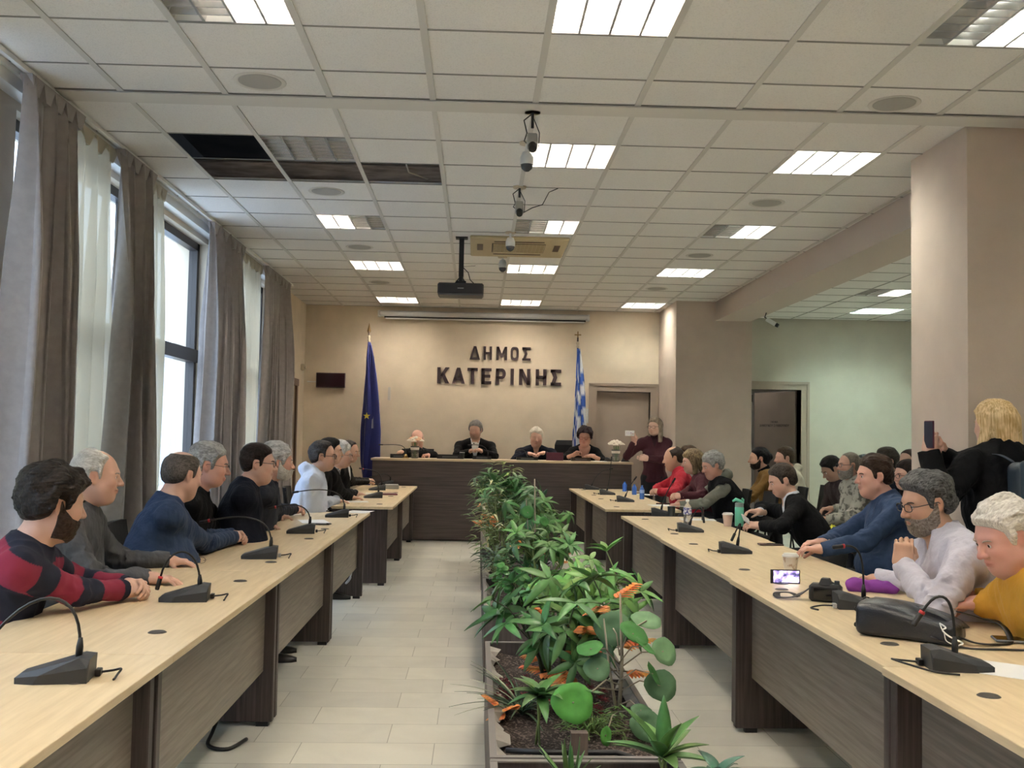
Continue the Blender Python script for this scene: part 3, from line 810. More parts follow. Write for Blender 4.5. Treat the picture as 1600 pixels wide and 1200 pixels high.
# far wall with two doorways cut out of it
DA = (1.83, 2.66, 2.16); DB = (4.10, 5.01, 2.24)
wf = MB(); wf.box(XL-.3, DA[0], YW, YW+.2, 0, 3.5); wf.box(DA[0], DA[1], YW, YW+.2, DA[2], 3.5); wf.box(DA[1], XB1+.05, YW, YW+.2, 0, 3.5)
struct(wf.build('wall_far', WALL))
wf = MB(); wf.box(XB1+.05, DB[0], YW, YW+.2, 0, 3.5); wf.box(DB[0], DB[1], YW, YW+.2, DB[2], 3.5); wf.box(DB[1], XR+.2, YW, YW+.2, 0, 3.5)
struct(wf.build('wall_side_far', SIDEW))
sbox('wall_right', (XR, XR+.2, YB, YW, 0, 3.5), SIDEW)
sbox('wall_back', (XL-.3, XR+.2, YB-.2, YB, 0, 3.5), WALL)
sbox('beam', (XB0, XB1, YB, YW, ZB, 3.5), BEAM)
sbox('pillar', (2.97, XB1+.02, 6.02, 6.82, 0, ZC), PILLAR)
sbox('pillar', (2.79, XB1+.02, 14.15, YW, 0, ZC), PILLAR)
sc_ = MB()
SIDEL = [(4.85, 12.28, 'r'), (5.45, 14.08, 'f'), (5.45, 9.88, 'f'), (5.45, 7.48, 'f'), (5.45, 5.08, 'f'), (5.45, 2.08, 'f'), (7.85, 12.28, 'f'), (7.85, 8.68, 'f'), (7.85, 4.48, 'f')]  # all but the first two are unseen lamps added to light the audience
OFFL = (4.30, 16.2)
sx = [XB1]+[4.25+.6*k for k in range(9)]; sy = [YB]+[-3.92+.6*k for k in range(33)]; sy = [y for y in sy if y < YW-.1]+[YW]
for i in range(len(sx)-1):
    for j in range(len(sy)-1):
        if any(abs(sx[i]-a) < .05 and abs(sy[j]-c) < .05 for a, c, _ in SIDEL): continue
        sc_.box(sx[i], sx[i+1], sy[j], sy[j+1], ZS, ZS+.015)
sc_.box(sx[-1], XR, YB, YW, ZS, ZS+.015)
struct(sc_.build('ceiling_side', TILE))
g = MB()
for x in sx[1:]: g.box(x-.008, x+.008, YB, YW, ZS-.004, ZS)
for y in sy[1:-1]: g.box(XB1, XR, y-.006, y+.006, ZS-.004, ZS)
struct(g.build('ceiling_side_joints', TBARD))
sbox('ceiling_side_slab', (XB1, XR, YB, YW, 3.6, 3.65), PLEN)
# room beyond the open door
ob = MB(); ob.box(3.7, 3.8, YW+.2, YW+3.4, 0, 3); ob.box(3.7, 8, YW+3.3, YW+3.4, 0, 3); ob.box(8, 8.1, YW+.2, YW+3.4, 0, 3); ob.box(3.7, 8.1, YW+.2, YW+3.4, 2.9, 3)
struct(ob.build('wall_office', mat('office_paint', (.62, .60, .60), .8)))
sbox('wall_lobby', (1.5, 3.0, YW+.32, YW+.4, 0, 3), DOORP)
# ---- windows : brown aluminium, each with a transom; glass panes
GLASS = mat('window_glass', (1, 1, 1), .02, trans=1, spec=.3)
m, nt, b = nodes('window_glass_thin'); L = nt.links.new
tr = N(nt, 'ShaderNodeBsdfTransparent'); tr.inputs[0].default_value = (.93, .96, .97, 1); gl = N(nt, 'ShaderNodeBsdfGlossy'); gl.inputs['Roughness'].default_value = .03
mx = N(nt, 'ShaderNodeMixShader'); mx.inputs[0].default_value = .06; L(tr.outputs[0], mx.inputs[1]); L(gl.outputs[0], mx.inputs[2]); L(mx.outputs[0], nt.nodes['Material Output'].inputs[0]); GLASS = m
for n_, (a, c, z0, z1) in enumerate(OPEN):
    f = MB(); x0, x1 = XL-.16, XL-.08; t = .07
    f.box(x0, x1, a, c, z0, z0+t); f.box(x0, x1, a, c, z1-t, z1); f.box(x0, x1, a, a+t, z0, z1); f.box(x0, x1, c-t, c, z0, z1)
    f.box(x0, x1+.02, a, c, 2.10, 2.22)
    k = 2
    for j in range(1, k): y = a+(c-a)*j/k; f.box(x0+.01, x1-.01, y-.04, y+.04, z0, z1)
    o = struct(f.build('window_%d' % (n_+1), ALUB))
    MB().box(x0+.035, x0+.041, a+t, c-t, z0+t, z1-t).build('pane', GLASS, o)
    hdl = MB().box(x1, x1+.03, c-1.3, c-1.12, 2.13, 2.16, bev=.005).build('window_handle', BLACK, o)
sd_ = MB().box(XL-.02, XL+.09, 1.2, 13.4, 3.30, 3.40); struct(sd_.build('trim_1', WHITE))
rail = MB()
for dx in (.10, .17): rail.box(XL+dx-.012, XL+dx+.012, 1.2, 13.4, 3.372, 3.40)
tag(rail.build('curtain_track', WHITE), 'white double curtain track along the window wall ceiling', 'curtain rail')
# outside
ob = MB().box(-9.2, -9.0, -4, 60, -3.5, 3.6).build('neighbouring_building', mat('outside_wall', (.26, .27, .31), .8, var=.03, vscale=1)); tag(ob, 'pale building seen hazily outside through the uncurtained window', 'building')
struct(MB().box(-9, XL-.3, -6, 60, -.25, -.15).build('ground_outside', mat('outside_ground', (.55, .56, .58), .9)))
# ---- doors
def door_frame(name, x0, x1, z1, y=YW, wd=.11):
    f = MB(); f.box(x0-wd, x0, y-.03, y+.2, 0, z1+wd); f.box(x1, x1+wd, y-.03, y+.2, 0, z1+wd); f.box(x0, x1, y-.03, y+.2, z1, z1+wd)
    f.box(x0-wd-.015, x0-wd+.025, y-.045, y-.03, 0, z1+wd+.015); f.box(x1+wd-.025, x1+wd+.015, y-.045, y-.03, 0, z1+wd+.015); f.box(x0-wd, x1+wd, y-.045, y-.03, z1+wd-.025, z1+wd+.015)
    return struct(f.build(name, FRAMEB))
d1 = door_frame('door_1', *DA)
lf = MB().box(DA[0]+.01, DA[1]-.01, YW+.06, YW+.10, .01, DA[2]-.01).build('door_leaf', DOORP, d1)
h_ = MB().tube([(DA[0]+.09, YW+.06, 1.03), (DA[0]+.09, YW+.0, 1.03), (DA[0]+.20, YW-.0, 1.03)], .01, 8).build('door_handle', CHROME, lf, True)
d2 = door_frame('door_2', *DB)
dm = MB().box(-.94, 0, -.02, .02, .01, DB[2]-.01).build('door_leaf', DOORD, d2); dm.location = (DB[1]-.01, YW+.2, 0); dm.rotation_euler[2] = -64*D2R
MB().tube([(-.86, -.02, 1.03), (-.86, -.07, 1.03), (-.74, -.07, 1.03)], .01, 8).build('door_handle', CHROME, dm, True)
fr = MB(); fr.box(XL, XL+.03, 13.66, 13.75, 0, 2.21); fr.box(XL, XL+.03, 14.75, 14.84, 0, 2.21); fr.box(XL, XL+.04, 13.66, 14.84, 2.12, 2.22)
d3 = struct(fr.build('door_3', mat('dark_door_frame', (.16, .10, .07), .5)))
MB().box(XL-.1, XL-.05, 13.75, 14.75, 0, 2.12).build('door_leaf', mat('red_brown_door', (.17, .085, .055), .5), d3)
sk = MB(); sk.box(XL, DA[0]-.12, YW-.015, YW, 0, .08); sk.box(5.14, XR, YW-.015, YW, 0, .08)
struct(sk.build('baseboard_far', mat('skirting', (.2, .15, .12), .5)))
pp = MB().tube([(XB1+.06, YW-.04, 0), (XB1+.06, YW-.04, 3.34)], .02, 8).build('pipe', mat('brown_pipe', (.12, .07, .05), .5)); tag(pp, 'thin brown vertical pipe in the corner beside the far pillar', 'pipe')
# ================================================================ lettering
def text_mesh(txt, size, depth, off=0):
    cu = bpy.data.curves.new('t', 'FONT'); cu.body = txt; cu.size = size; cu.extrude = depth; cu.offset = off; cu.align_x = 'CENTER'
    ob = bpy.data.objects.new('t', cu); C.objects.link(ob); bpy.context.view_layer.update()
    me = bpy.data.meshes.new_from_object(ob.evaluated_get(bpy.context.evaluated_depsgraph_get())); bpy.data.objects.remove(ob); return me
LETM = mat('letter_brown', (.055, .032, .036), .5)
def bar(m, a, c, w_):   # a stroke in the x,z plane
    a = V(*a); c = V(*c); d = nrm(c-a); n = V(-d[1], d[0])*w_/2
    q = [a-n, c-n, c+n, a+n]; o = len(m.v)
    vs = [(p[0], 0, p[1]) for p in q]+[(p[0], .03, p[1]) for p in q]
    m.add(vs, [(0,1,2,3), (7,6,5,4), (0,4,5,1), (1,5,6,2), (2,6,7,3), (3,7,4,0)])
def poly(m, pts):
    k = len(pts); vs = [(p[0], 0, p[1]) for p in pts]+[(p[0], .03, p[1]) for p in pts]
    m.add(vs, [tuple(range(k)), tuple(range(2*k-1, k-1, -1))]+[(i, i+k, (i+1) % k+k, (i+1) % k) for i in range(k)])
def letter(ch, w_, h, s):
    m = MB(); W = w_; H = h
    def vb(x): poly(m, [(x, 0), (x+s, 0), (x+s, H), (x, H)])
    def hb(z, x0=0, x1=None): poly(m, [(x0, z), (x1 or W, z), (x1 or W, z+s*.92), (x0, z+s*.92)])
    if ch == 'Δ':
        poly(m, [(0, 0), (W, 0), (W-s*.45, s*.9), (s*.45, s*.9)])
        poly(m, [(0, 0), (s*1.05, 0), (W/2+s*.02, H-s*1.0), (W/2+s*.55, H), (W/2-s*.55, H)]); poly(m, [(W, 0), (W/2+s*.55, H), (W/2-s*.02, H-s*1.0), (W-s*1.05, 0)])
    elif ch == 'Η': vb(0); vb(W-s); hb(H/2-s*.46)
    elif ch == 'Μ':
        vb(0); vb(W-s); poly(m, [(s*.3, H), (0, H), (W/2-s*.5, H*.25), (W/2+s*.1, H*.25)] and [(0, H), (s*1.05, H), (W/2, H*.48), (W/2, H*.2), (W/2-s*.4, H*.2)]); poly(m, [(W, H), (W/2+s*.4, H*.2), (W/2, H*.2), (W/2, H*.48), (W-s*1.05, H)])
    elif ch == 'Ο':
        import itertools
        n = 28; o = []; i_ = []
        for k in range(n):
            a = 2*math.pi*k/n; ca, sa = math.cos(a), math.sin(a); e = .62
            x = math.copysign(abs(ca)**e, ca); z = math.copysign(abs(sa)**e, sa)
            o.append((W/2+x*W/2, H/2+z*H/2)); i_.append((W/2+x*(W/2-s), H/2+z*(H/2-s)))
        for k in range(n): k2 = (k+1) % n; poly(m, [i_[k], o[k], o[k2], i_[k2]])
    elif ch == 'Σ':
        hb(0); hb(H-s*.92); poly(m, [(0, 0), (s*1.25, 0), (W*.62, H/2), (W*.62-s*1.15, H/2)]); poly(m, [(0, H), (W*.62-s*1.15, H/2), (W*.62, H/2), (s*1.25, H)])
    elif ch == 'Κ': vb(0); poly(m, [(s*.8, H*.42), (s*1.1, H*.25), (W, H), (W-s*1.25, H)]); poly(m, [(W-s*1.25, 0), (W, 0), (s*2.2, H*.62), (s*1.2, H*.52)])
    elif ch == 'Α':
        poly(m, [(0, 0), (s*1.05, 0), (W/2+s*.15, H-s*.6), (W/2+s*.5, H), (W/2-s*.5, H)]); poly(m, [(W, 0), (W/2+s*.5, H), (W/2-s*.15, H-s*.6), (W-s*1.05, 0)]); hb(H*.2, W*.2, W*.8)
    elif ch == 'Τ': hb(H-s*.92); vb(W/2-s/2)
    elif ch == 'Ε': vb(0); hb(0); hb(H-s*.92); hb(H/2-s*.46, 0, W*.9)
    elif ch == 'Ρ':
        vb(0); hb(H-s*.92, 0, W*.62); hb(H*.34, 0, W*.62); n = 12; zc = (H+H*.34)/2; R1 = (H-H*.34)/2; pts = []
        for k in range(n):
            a0 = -math.pi/2+math.pi*k/n; a1 = -math.pi/2+math.pi*(k+1)/n; r1 = (W*.4, R1); r2 = (W*.4-s, R1-s*.92)
            poly(m, [(W*.6+r2[0]*math.cos(a0), zc+r2[1]*math.sin(a0)), (W*.6+r1[0]*math.cos(a0), zc+r1[1]*math.sin(a0)), (W*.6+r1[0]*math.cos(a1), zc+r1[1]*math.sin(a1)), (W*.6+r2[0]*math.cos(a1), zc+r2[1]*math.sin(a1))])
    elif ch == 'Ι': vb(0)
    elif ch == 'Ν': vb(0); vb(W-s); poly(m, [(0, H), (W-s*1.1, 0), (W, 0), (s*1.1, H)])
    return m
for word, spans, (ya, yb), s_, nm in (('ΔΗΜΟΣ', [(775,842),(862,915),(942,1010),(1030,1083),(1103,1157)], ((168,170),(246,250)), .036, 'upper word'),
                              ('ΚΑΤΕΡΙΝΗΣ', [(572,650),(665,747),(760,827),(848,912),(938,1002),(1030,1050),(1083,1155),(1187,1255),(1280,1347)], ((292,308),(387,403)), .050, 'lower word')):
    for i, (ch, (a, c)) in enumerate(zip(word, spans)):
        t = (a-spans[0][0])/(spans[-1][1]-spans[0][0]); top_ = ya[0]+(ya[1]-ya[0])*t; bot = yb[0]+(yb[1]-yb[0])*t
        p0 = atY(540+a/4, 500+bot/4, YW); p1 = atY(540+c/4, 500+top_/4, YW)
        zb = atY(540+a/4, 500+bot/4, YW)[2]
        o = letter(ch, p1[0]-p0[0], .245 if nm[0] == 'l' else .205, s_).build('wall_letter', LETM)
        o.location = (p0[0], YW-.032, (2.235 if nm[0] == 'l' else 2.61))
        pos = ('first', 'second', 'third', 'fourth', 'fifth', 'sixth', 'seventh', 'eighth', 'ninth')[i]
        tag(o, 'dark brown raised letter %s, %s of the %s on the far wall' % (ch, pos, nm), 'letter', 'letters of the wall name')
SGN = mat('sign_black', (.02, .015, .015), .6)
for txt, sz, z in (('ΤΜΗΜΑ', .045, 1.735), ('ΔΗΜΟΤΙΚΟΥ ΣΥΜΒΟΥΛΙΟΥ', .052, 1.675)):
    me = text_mesh(txt, sz, .001); me.materials.append(SGN); o = bpy.data.objects.new('door_sign', me); link(o, dm)
    o.location = (-.47, -.0215, z); o.rotation_euler = (math.pi/2, 0, 0)
# ================================================================ luminaires
LOUV = mat('louvre_aluminium', (.78, .78, .78), .22, metal=.85)
LOUVD_ = mat('louvre_rim', (.5, .5, .5), .4, metal=.4)
def tube_mat(nm, col, s):
    m, nt, b = nodes(nm); b.inputs['Base Color'].default_value = (.8, .8, .8, 1); b.inputs['Emission Color'].default_value = (*col, 1); b.inputs['Emission Strength'].default_value = s; return m
LIT = {'warm': tube_mat('tube_warm', (1, .89, .75), TUBE), 'cool': tube_mat('tube_cool', (.97, .97, .86), TUBE*.72), 'blue': tube_mat('tube_blue', (.74, 1, .88), TUBE*3.3)}
TOFF = mat('tube_off', (.7, .7, .68), .4)
lv = MB()
W_ = .594; n_l = 4; cw = W_/n_l
for i in range(n_l+1):
    x = i*cw; 
    if 0 < i < n_l: lv.hull([(x-.020, 0, 0.052), (x+.020, 0, .052), (x-.003, 0, 0), (x+.003, 0, 0), (x-.020, W_, 0.052), (x+.020, W_, .052), (x-.003, W_, 0), (x+.003, W_, 0)])
    else: lv.hull([(x, 0, 0), (x, W_, 0), (x, 0, .055), (x, W_, .055), (x+(.018 if i == 0 else -.018), 0, .055), (x+(.018 if i == 0 else -.018), W_, .055)])
for i in range(n_l):
    for j in range(1, 7):
        y = j*W_/7; x0 = i*cw+.003; x1 = (i+1)*cw-.003
        lv.hull([(x0, y-.001, 0), (x1, y-.001, 0), (x0, y+.001, 0), (x1, y+.001, 0), (x0+.016, y-.007, .045), (x1-.016, y-.007, .045), (x0+.016, y+.007, .045), (x1-.016, y+.007, .045)])
le = MB()
for i in range(1, n_l): le.box(i*cw-.006, i*cw+.006, 0, W_, -.002, 0)
for j in range(1, 7): le.box(0, W_, j*W_/7-.0025, j*W_/7+.0025, -.0015, .001)
for a_ in ((0, .008, 0, W_), (W_-.008, W_, 0, W_), (0, W_, 0, .008), (0, W_, W_-.008, W_)): le.box(*a_, -.002, 0)
leo = le.build('louvre_edges', mat('louvre_edge_grey', (.30, .30, .29), .6)); lem = leo.data; bpy.data.objects.remove(leo)
lvm = lv.build('louvre', LOUV).data; C.objects.unlink(bpy.data.objects['louvre']); bpy.data.objects.remove(bpy.data.objects['louvre'])
hs = MB(); hs.box(0, W_, 0, W_, .085, .09); hs.box(0, .002, 0, W_, 0, .09); hs.box(W_-.002, W_, 0, W_, 0, .09); hs.box(0, W_, 0, .002, 0, .09); hs.box(0, W_, W_-.002, W_, 0, .09)
hsm = hs.build('housing', WHITE).data; C.objects.unlink(bpy.data.objects['housing']); bpy.data.objects.remove(bpy.data.objects['housing'])
tb = MB().tube([(0, .02, 0), (0, W_-.02, 0)], .013, 8); tbo = tb.build('tube', WHITE, None, True); tbm = {}
for k, mm in list(LIT.items())+[('off', TOFF)]:
    me = tbo.data.copy(); me.materials.clear(); me.materials.append(mm); tbm[k] = me
C.objects.unlink(tbo); bpy.data.objects.remove(tbo)
MODE = {'f': (1,1,1,1), 'l': (1,1,0,0), 'r': (0,0,1,1), 'o': (0,0,0,0)}
DESC = {'f': 'fully lit', 'l': 'left half lit', 'r': 'right half lit', 'o': 'unlit'}
ROWN = {4.20: 'at the top edge of the picture', 6.64: 'just beyond the ceiling strip', 9.04: 'third from the near end', 11.44: 'second from the far wall', 14.44: 'nearest the far wall'}
for lst, z, wh in ((MAINL, ZC, 'm'), (SIDEL, ZS, 's'), ([(*OFFL, 'f')], 2.80, 's')):
    for x, y, md in lst:
        if wh == 'm':
            coln = {-1.495: 'window-side', .305: 'middle', 2.105: 'right-hand'}[x]
            rn = ROWN.get(y, 'behind the photographer')
            lab = '%s louvred ceiling light, %s row, %s' % (DESC[md], coln, rn)
        else: lab = '%s ceiling light in the side room, %s' % (DESC[md], {(4.85,12.28):'first beyond the beam', (5.45,14.08):'close to the green-lit wall'}.get((x, y), 'hidden behind the near pillar at y %.0f' % y))
        if wh == 's' and (x, y) not in ((4.85, 12.28), (5.45, 14.08)): lab = 'added unseen louvred ceiling light in the side room, lighting the audience'
        if wh == 'm' and y < 4: lab = 'fully lit louvred ceiling light behind the photographer'
        if (x, y) == OFFL: lab = 'ceiling light in the office beyond the open door'
        t = empty('ceiling_light', (x+.003, y+.003, z), 0, lab, 'ceiling light', 'louvred ceiling lights')
        for nm, me in (('housing', hsm), ('louvre', lvm), ('louvre_edges', lem)): link(bpy.data.objects.new(nm, me), t)
        tone = 'cool' if (wh == 's' or x > 2) else 'warm'
        if y == 14.08: tone = 'blue'
        for i, on in enumerate(MODE[md]):
            o = link(bpy.data.objects.new('tube', tbm[tone if on else 'off']), t); o.location = ((i+.5)*cw, 0, .066)
# ---- ceiling loudspeakers
spk0 = None
SPK = [((406, 127), 'above the window side, nearest'), ((1397, 162), 'beside the near pillar'), ((510, 299), 'just beyond the missing tiles'), ((1198, 317), 'on the right, before the half-lit light'), ((562, 386), 'on the window side, third from near'),
       ((1093, 399), 'on the right, beyond the half-lit light'), ((594, 441), 'on the window side, farthest'), ((1026, 451), 'on the right, farthest')]
for (px_, py_), wh in SPK:
    p = atZ(px_, py_, ZC)
    if spk0 is None:
        t = empty('ceiling_speaker', (0, 0, 0)); r_ = MB().lathe([(.118, 0), (.142, -.004), (.146, -.001), (.146, .004)], n=32).build('rim', mat('speaker_rim', (.62, .60, .55), .5), t, True)
        MB().lathe([(1e-6, -.003), (.118, -.003), (.12, .002)], n=32).build('grille', mat('speaker_grille', (.40, .39, .36), .7, bump=.5, bscale=400), t); spk0 = t; o = t
    else: o = copy_tree(spk0)
    o.location = (p[0], p[1], ZC-.002); tag(o, 'round flush ceiling loudspeaker %s' % wh, 'loudspeaker', 'round ceiling loudspeakers')
# ---- air conditioner cassette
t = empty('air_conditioner', (.385, 10.3, ZC), 0, 'beige ceiling air conditioner cassette with slatted grille behind the projector', 'air conditioner')
AC = mat('ac_beige', (.52, .42, .25), .5); 
MB().box(-.49, .49, -.50, .50, -.03, 0, bev=.01).build('panel', AC, t)
gr = MB()
for k in range(9): gr.box(-.26, .26, -.24+k*.052, -.24+k*.052+.02, -.038, -.028)
for k in range(14): gr.box(-.26+k*.04, -.255+k*.04, -.25, .22, -.038, -.03)
MB().box(-.27, .27, -.26, .22, -.033, -.029).build('intake', mat('ac_dark', (.06, .045, .03), .6), t); gr.build('grille', AC, t)
for a in ((-.42, -.36, -.2, .12), (.36, .42, -.2, .12), (-.25, .25, -.37, -.33), (-.25, .25, .31, .35)): MB().box(*a, -.033, -.029).build('air_outlet', mat('ac_slot', (.09, .05, .03), .6), t)
# ---- projector
pj = atY(720, 453, 9.95)
t = empty('projector', (pj[0], 9.95, pj[2]), 0, 'black projector hanging from the ceiling on a black pole', 'projector')
MB().box(-.225, .225, -.15, .15, -.065, .05, bev=.015).build('body', mat('projector_black', (.014, .013, .016), .4), t)
MB().box(-.22, .22, -.155, -.148, -.072, -.055).build('lower_trim', mat('projector_trim', (.08, .08, .085), .4), t)
MB().box(-.03, .03, -.1525, -.149, -.008, .0).build('badge', mat('badge_grey', (.35, .35, .35), .5), t)
MB().lathe([(1e-6, -.16), (.03, -.16), (.035, -.13)], (.12, .32, 0), 20, 1).build('lens', BLACK, t)
MB().box(-.024, .024, -.024, .024, .13, ZC-pj[2]).build('pole', BLACK, t)
MB().box(-.05, .05, -.04, .04, .05, .085).build('mount_plate', BLACK, t).parent = t
br_ = MB(); br_.tube([(0, 0, .14), (-.07, 0, .05)], .006, 6); br_.tube([(0, 0, .14), (.06, .02, .05)], .006, 6); br_.tube([(0, 0, .085), (0, 0, .14)], .022, 8); br_.build('bracket', BLACK, t)
c_ = MB(); c_.tube([(.02, -.02, .22), (.07, -.03, .17), (.09, -.02, .10), (.14, 0, .055)], .005, 6); c_.build('cable', BLACK, t)
c_ = MB(); c_.tube([(.02, -.02, .23), (.08, -.02, .235), (.14, -.02, .24)], .002, 5); c_.build('loose_wire', BLACK, t)
MB().box(-.06, .06, -.06, .06, ZC-pj[2]-.01, ZC-pj[2]).build('ceiling_plate', BLACK, t)
# ---- cctv cameras hanging from the ceiling
def cctv(x, y, drop, label, kind):
    t = empty('security_camera', (x, y, ZC), 0, label, 'security camera', 'security cameras under the ceiling')
    MB().lathe([(1e-6, -.012), (.05, -.012), (.055, 0)], n=20).build('mount', mat('cctv_beige', (.5, .42, .3), .5), t, True)
    MB().tube([(0, 0, -.01), (0, 0, -drop+.08)], .012 if kind != 'box' else .009, 8).build('stem', BLACK if kind == 'box' else WHITE, t)
    if kind == 'dome':
        MB().lathe([(.0, -drop+.1), (.03, -drop+.095), (.045, -drop+.06), (.045, -drop+.01)], n=20).build('housing', mat('cctv_white', (.62, .62, .6), .35), t, True)
        MB().lathe([(.043, -drop+.012), (.036, -drop-.015), (.016, -drop-.033), (1e-6, -drop-.037)][::-1], n=20).build('dome', mat('cctv_smoke', (.06, .06, .065), .12), t, True)
    else:
        m0 = MB().box(-.032, .032, -.06, .06, -.028, .028, bev=.007); M = Matrix.Translation((0, 0, -drop))@Matrix.Rotation(.75, 4, 'X'); m0.xf(M); m0.build('housing', mat('cctv_grey', (.38, .38, .36), .4), t)
        m0 = MB().lathe([(.024, -.10), (.027, -.06), (.027, -.055)], n=16, axis=1); m0.xf(M); m0.build('lens_barrel', BLACK, t)
        m0 = MB().lathe([(1e-6, -.097), (.022, -.097)], n=16, axis=1).xf(M); m0.build('lens', mat('lens_glass', (.02, .02, .03), .08), t)
        c_ = MB(); c_.tube([(0, .02, -.01), (-.05, .03, -.05), (-.03, .05, -.12), (-.045, .07, -drop+.02), (-.01, .09, -drop)], .004, 6); c_.tube([(.0, .02, -.02), (.045, .03, -drop+.06), (.042, .05, -drop-.02), (.0, .09, -drop-.01)], .003, 6); c_.build('cable', BLACK, t)
    return t
cctv(.297, 5.98, .185, 'grey box camera with wires hanging from the ceiling strip', 'box')
cctv(.297, 6.64, .16, 'white dome camera hanging just behind the nearest box camera', 'dome')
cctv(.297, 7.84, .165, 'grey box camera on beige mount halfway to the air conditioner', 'box')
cctv(.285, 9.62, .15, 'white dome camera in front of the air conditioner grille', 'dome')
cctv(.245, 10.98, .13, 'small white dome camera beyond the air conditioner', 'dome')
cw_ = MB().tube([(.33, 7.84, 3.2), (.40, 7.84, 3.24), (.48, 7.85, 3.27), (.53, 7.85, 3.37), (.60, 7.84, 3.40)], .004, 6).build('camera_wire', BLACK); tag(cw_, 'black wire curving from the second box camera up to the ceiling', 'wire')
p = atY(1205, 503, 13.1)
t = empty('security_camera', p, 0, 'white bullet camera under the beam beside the far pillar', 'security camera', 'security cameras under the ceiling')
m0 = MB().box(-.03, .03, -.07, .07, -.028, .028, bev=.006); M = Matrix.Rotation(-.9, 4, 'Z')@Matrix.Rotation(-.55, 4, 'X')@Matrix.Rotation(math.pi, 4, 'Z'); M = Matrix.Rotation(1.1, 4, 'Z')@Matrix.Rotation(.55, 4, 'X'); m0.xf(M).build('housing', WHITE, t)
MB().lathe([(1e-6, -.11), (.025, -.11), (.028, -.07)], n=14, axis=1).xf(M).build('lens', BLACK, t)
MB().tube([(0, 0, .02), (-.08, .02, .06), (-.05, .02, .15)], .008, 6).build('bracket', BLACK, t)
# ---- copper coloured pipe stub near the beam
p = atZ(1345, 335, ZC)
pts = [(3.02, 9.05, ZC), (3.02, 9.05, 3.27), (3.33, 9.05, 3.27), (3.33, 9.05, 3.34)]
a0 = atY(1340, 333, 9.0); a1 = atY(1338, 354, 9.0); a2 = atY(1372, 355, 9.0)
t = MB().tube([(a0[0]+.02, 9, ZC), (a1[0], 9, a1[2]), (a1[0]+.03, 9, a1[2]-.01), (3.40, 8.9, a2[2]), (3.42, 8.9, a2[2]), (3.42, 8.9, a2[2]+.045)], .022, 10).build('bent_pipe', mat('copper_pipe', (.16, .06, .04), .4), None, True)
tag(t, 'red-brown bent pipe stub running from the ceiling to the beam', 'pipe')
p = atY(1145, 496, 14.05); t = MB().box(-.02, .06, -.05, .05, -.015, .015).build('small_bracket', BLACK); t.location = (3.98, 15.4, 3.33); tag(t, 'small black bracket at the top of the corner pipe', 'bracket')
# ---- roll-up projection screen
t = empty('projection_screen', (.075, YW-.09, 3.24), 0, 'white roll-up projection screen case along the top of the far wall', 'projection screen')
MB().box(-1.60, 1.60, -.055, .06, .0, .085, bev=.02).build('case', mat('screen_case', (.55, .55, .56), .4), t); MB().box(-1.52, 1.56, -.02, .03, -.022, 0).build('roller_slot', BLACK, t); MB().box(-1.50, 1.54, -.03, .02, -.04, -.024).build('bottom_bar', WHITE, t)
for s in (-1, 1): MB().box(s*1.60-.02, s*1.60+.02, -.03, .09, -.005, .09).build('end_cap', WHITE, t)
# ---- small dark screen, siren, thermostat
a = atY(494, 582, YW-.06); c = atY(539, 606, YW-.06)
t = empty('wall_monitor', ((a[0]+c[0])/2, YW-.01, (a[2]+c[2])/2), 0, 'small dark flat monitor on the far wall left of the blue flag', 'monitor')
wd_, hg = (c[0]-a[0])/2, (a[2]-c[2])/2
MB().box(-wd_, wd_, -.05, 0, -hg, hg, bev=.006).build('casing', mat('monitor_case', (.05, .02, .025), .4), t); MB().box(-wd_+.012, wd_-.012, -.053, -.049, -hg+.015, hg-.012).build('screen', mat('monitor_glass', (.035, .012, .018), .15), t)
t = MB().tube([(-2.60, YW-.02, 2.22), (-2.44, YW-.02, 2.22)], .01, 6).build('cable_duct', WHITE); tag(t, 'short white cable duct left of the wall monitor', 'cable duct')
t = empty('alarm_siren', (XL, 15.2, 2.42), 0, 'small cream alarm box on the left wall corner above the door', 'alarm')
MB().box(0, .05, -.04, .04, -.05, .05, bev=.01).build('box', mat('cream_plastic', (.6, .52, .38), .5), t); MB().lathe([(.02, .05), (.035, .07), (.035, .075), (.001, .075)][::-1] if False else [(.02, .05), (.035, .07), (.034, .075), (1e-6, .075)], n=14, axis=0).build('horn', mat('cream_plastic', (.6, .52, .38)), t)
a = atY(918, 650, YW); t = MB().box(-.02, .02, -.02, 0, -.11, .11, bev=.005).build('wall_handset', WHITE); t.location = (a[0], YW-.002, a[2]); tag(t, 'narrow white handset on the wall left of the closed door', 'handset')
t = MB().box(-.012, .03, -.012, 0, -.1, .1).build('wall_switch', mat('switch_grey', (.55, .52, .48), .5)); t.location = (-1.36, YW-.001, 2.06); tag(t, 'pale narrow socket plate on the wall behind the blue flag', 'socket')
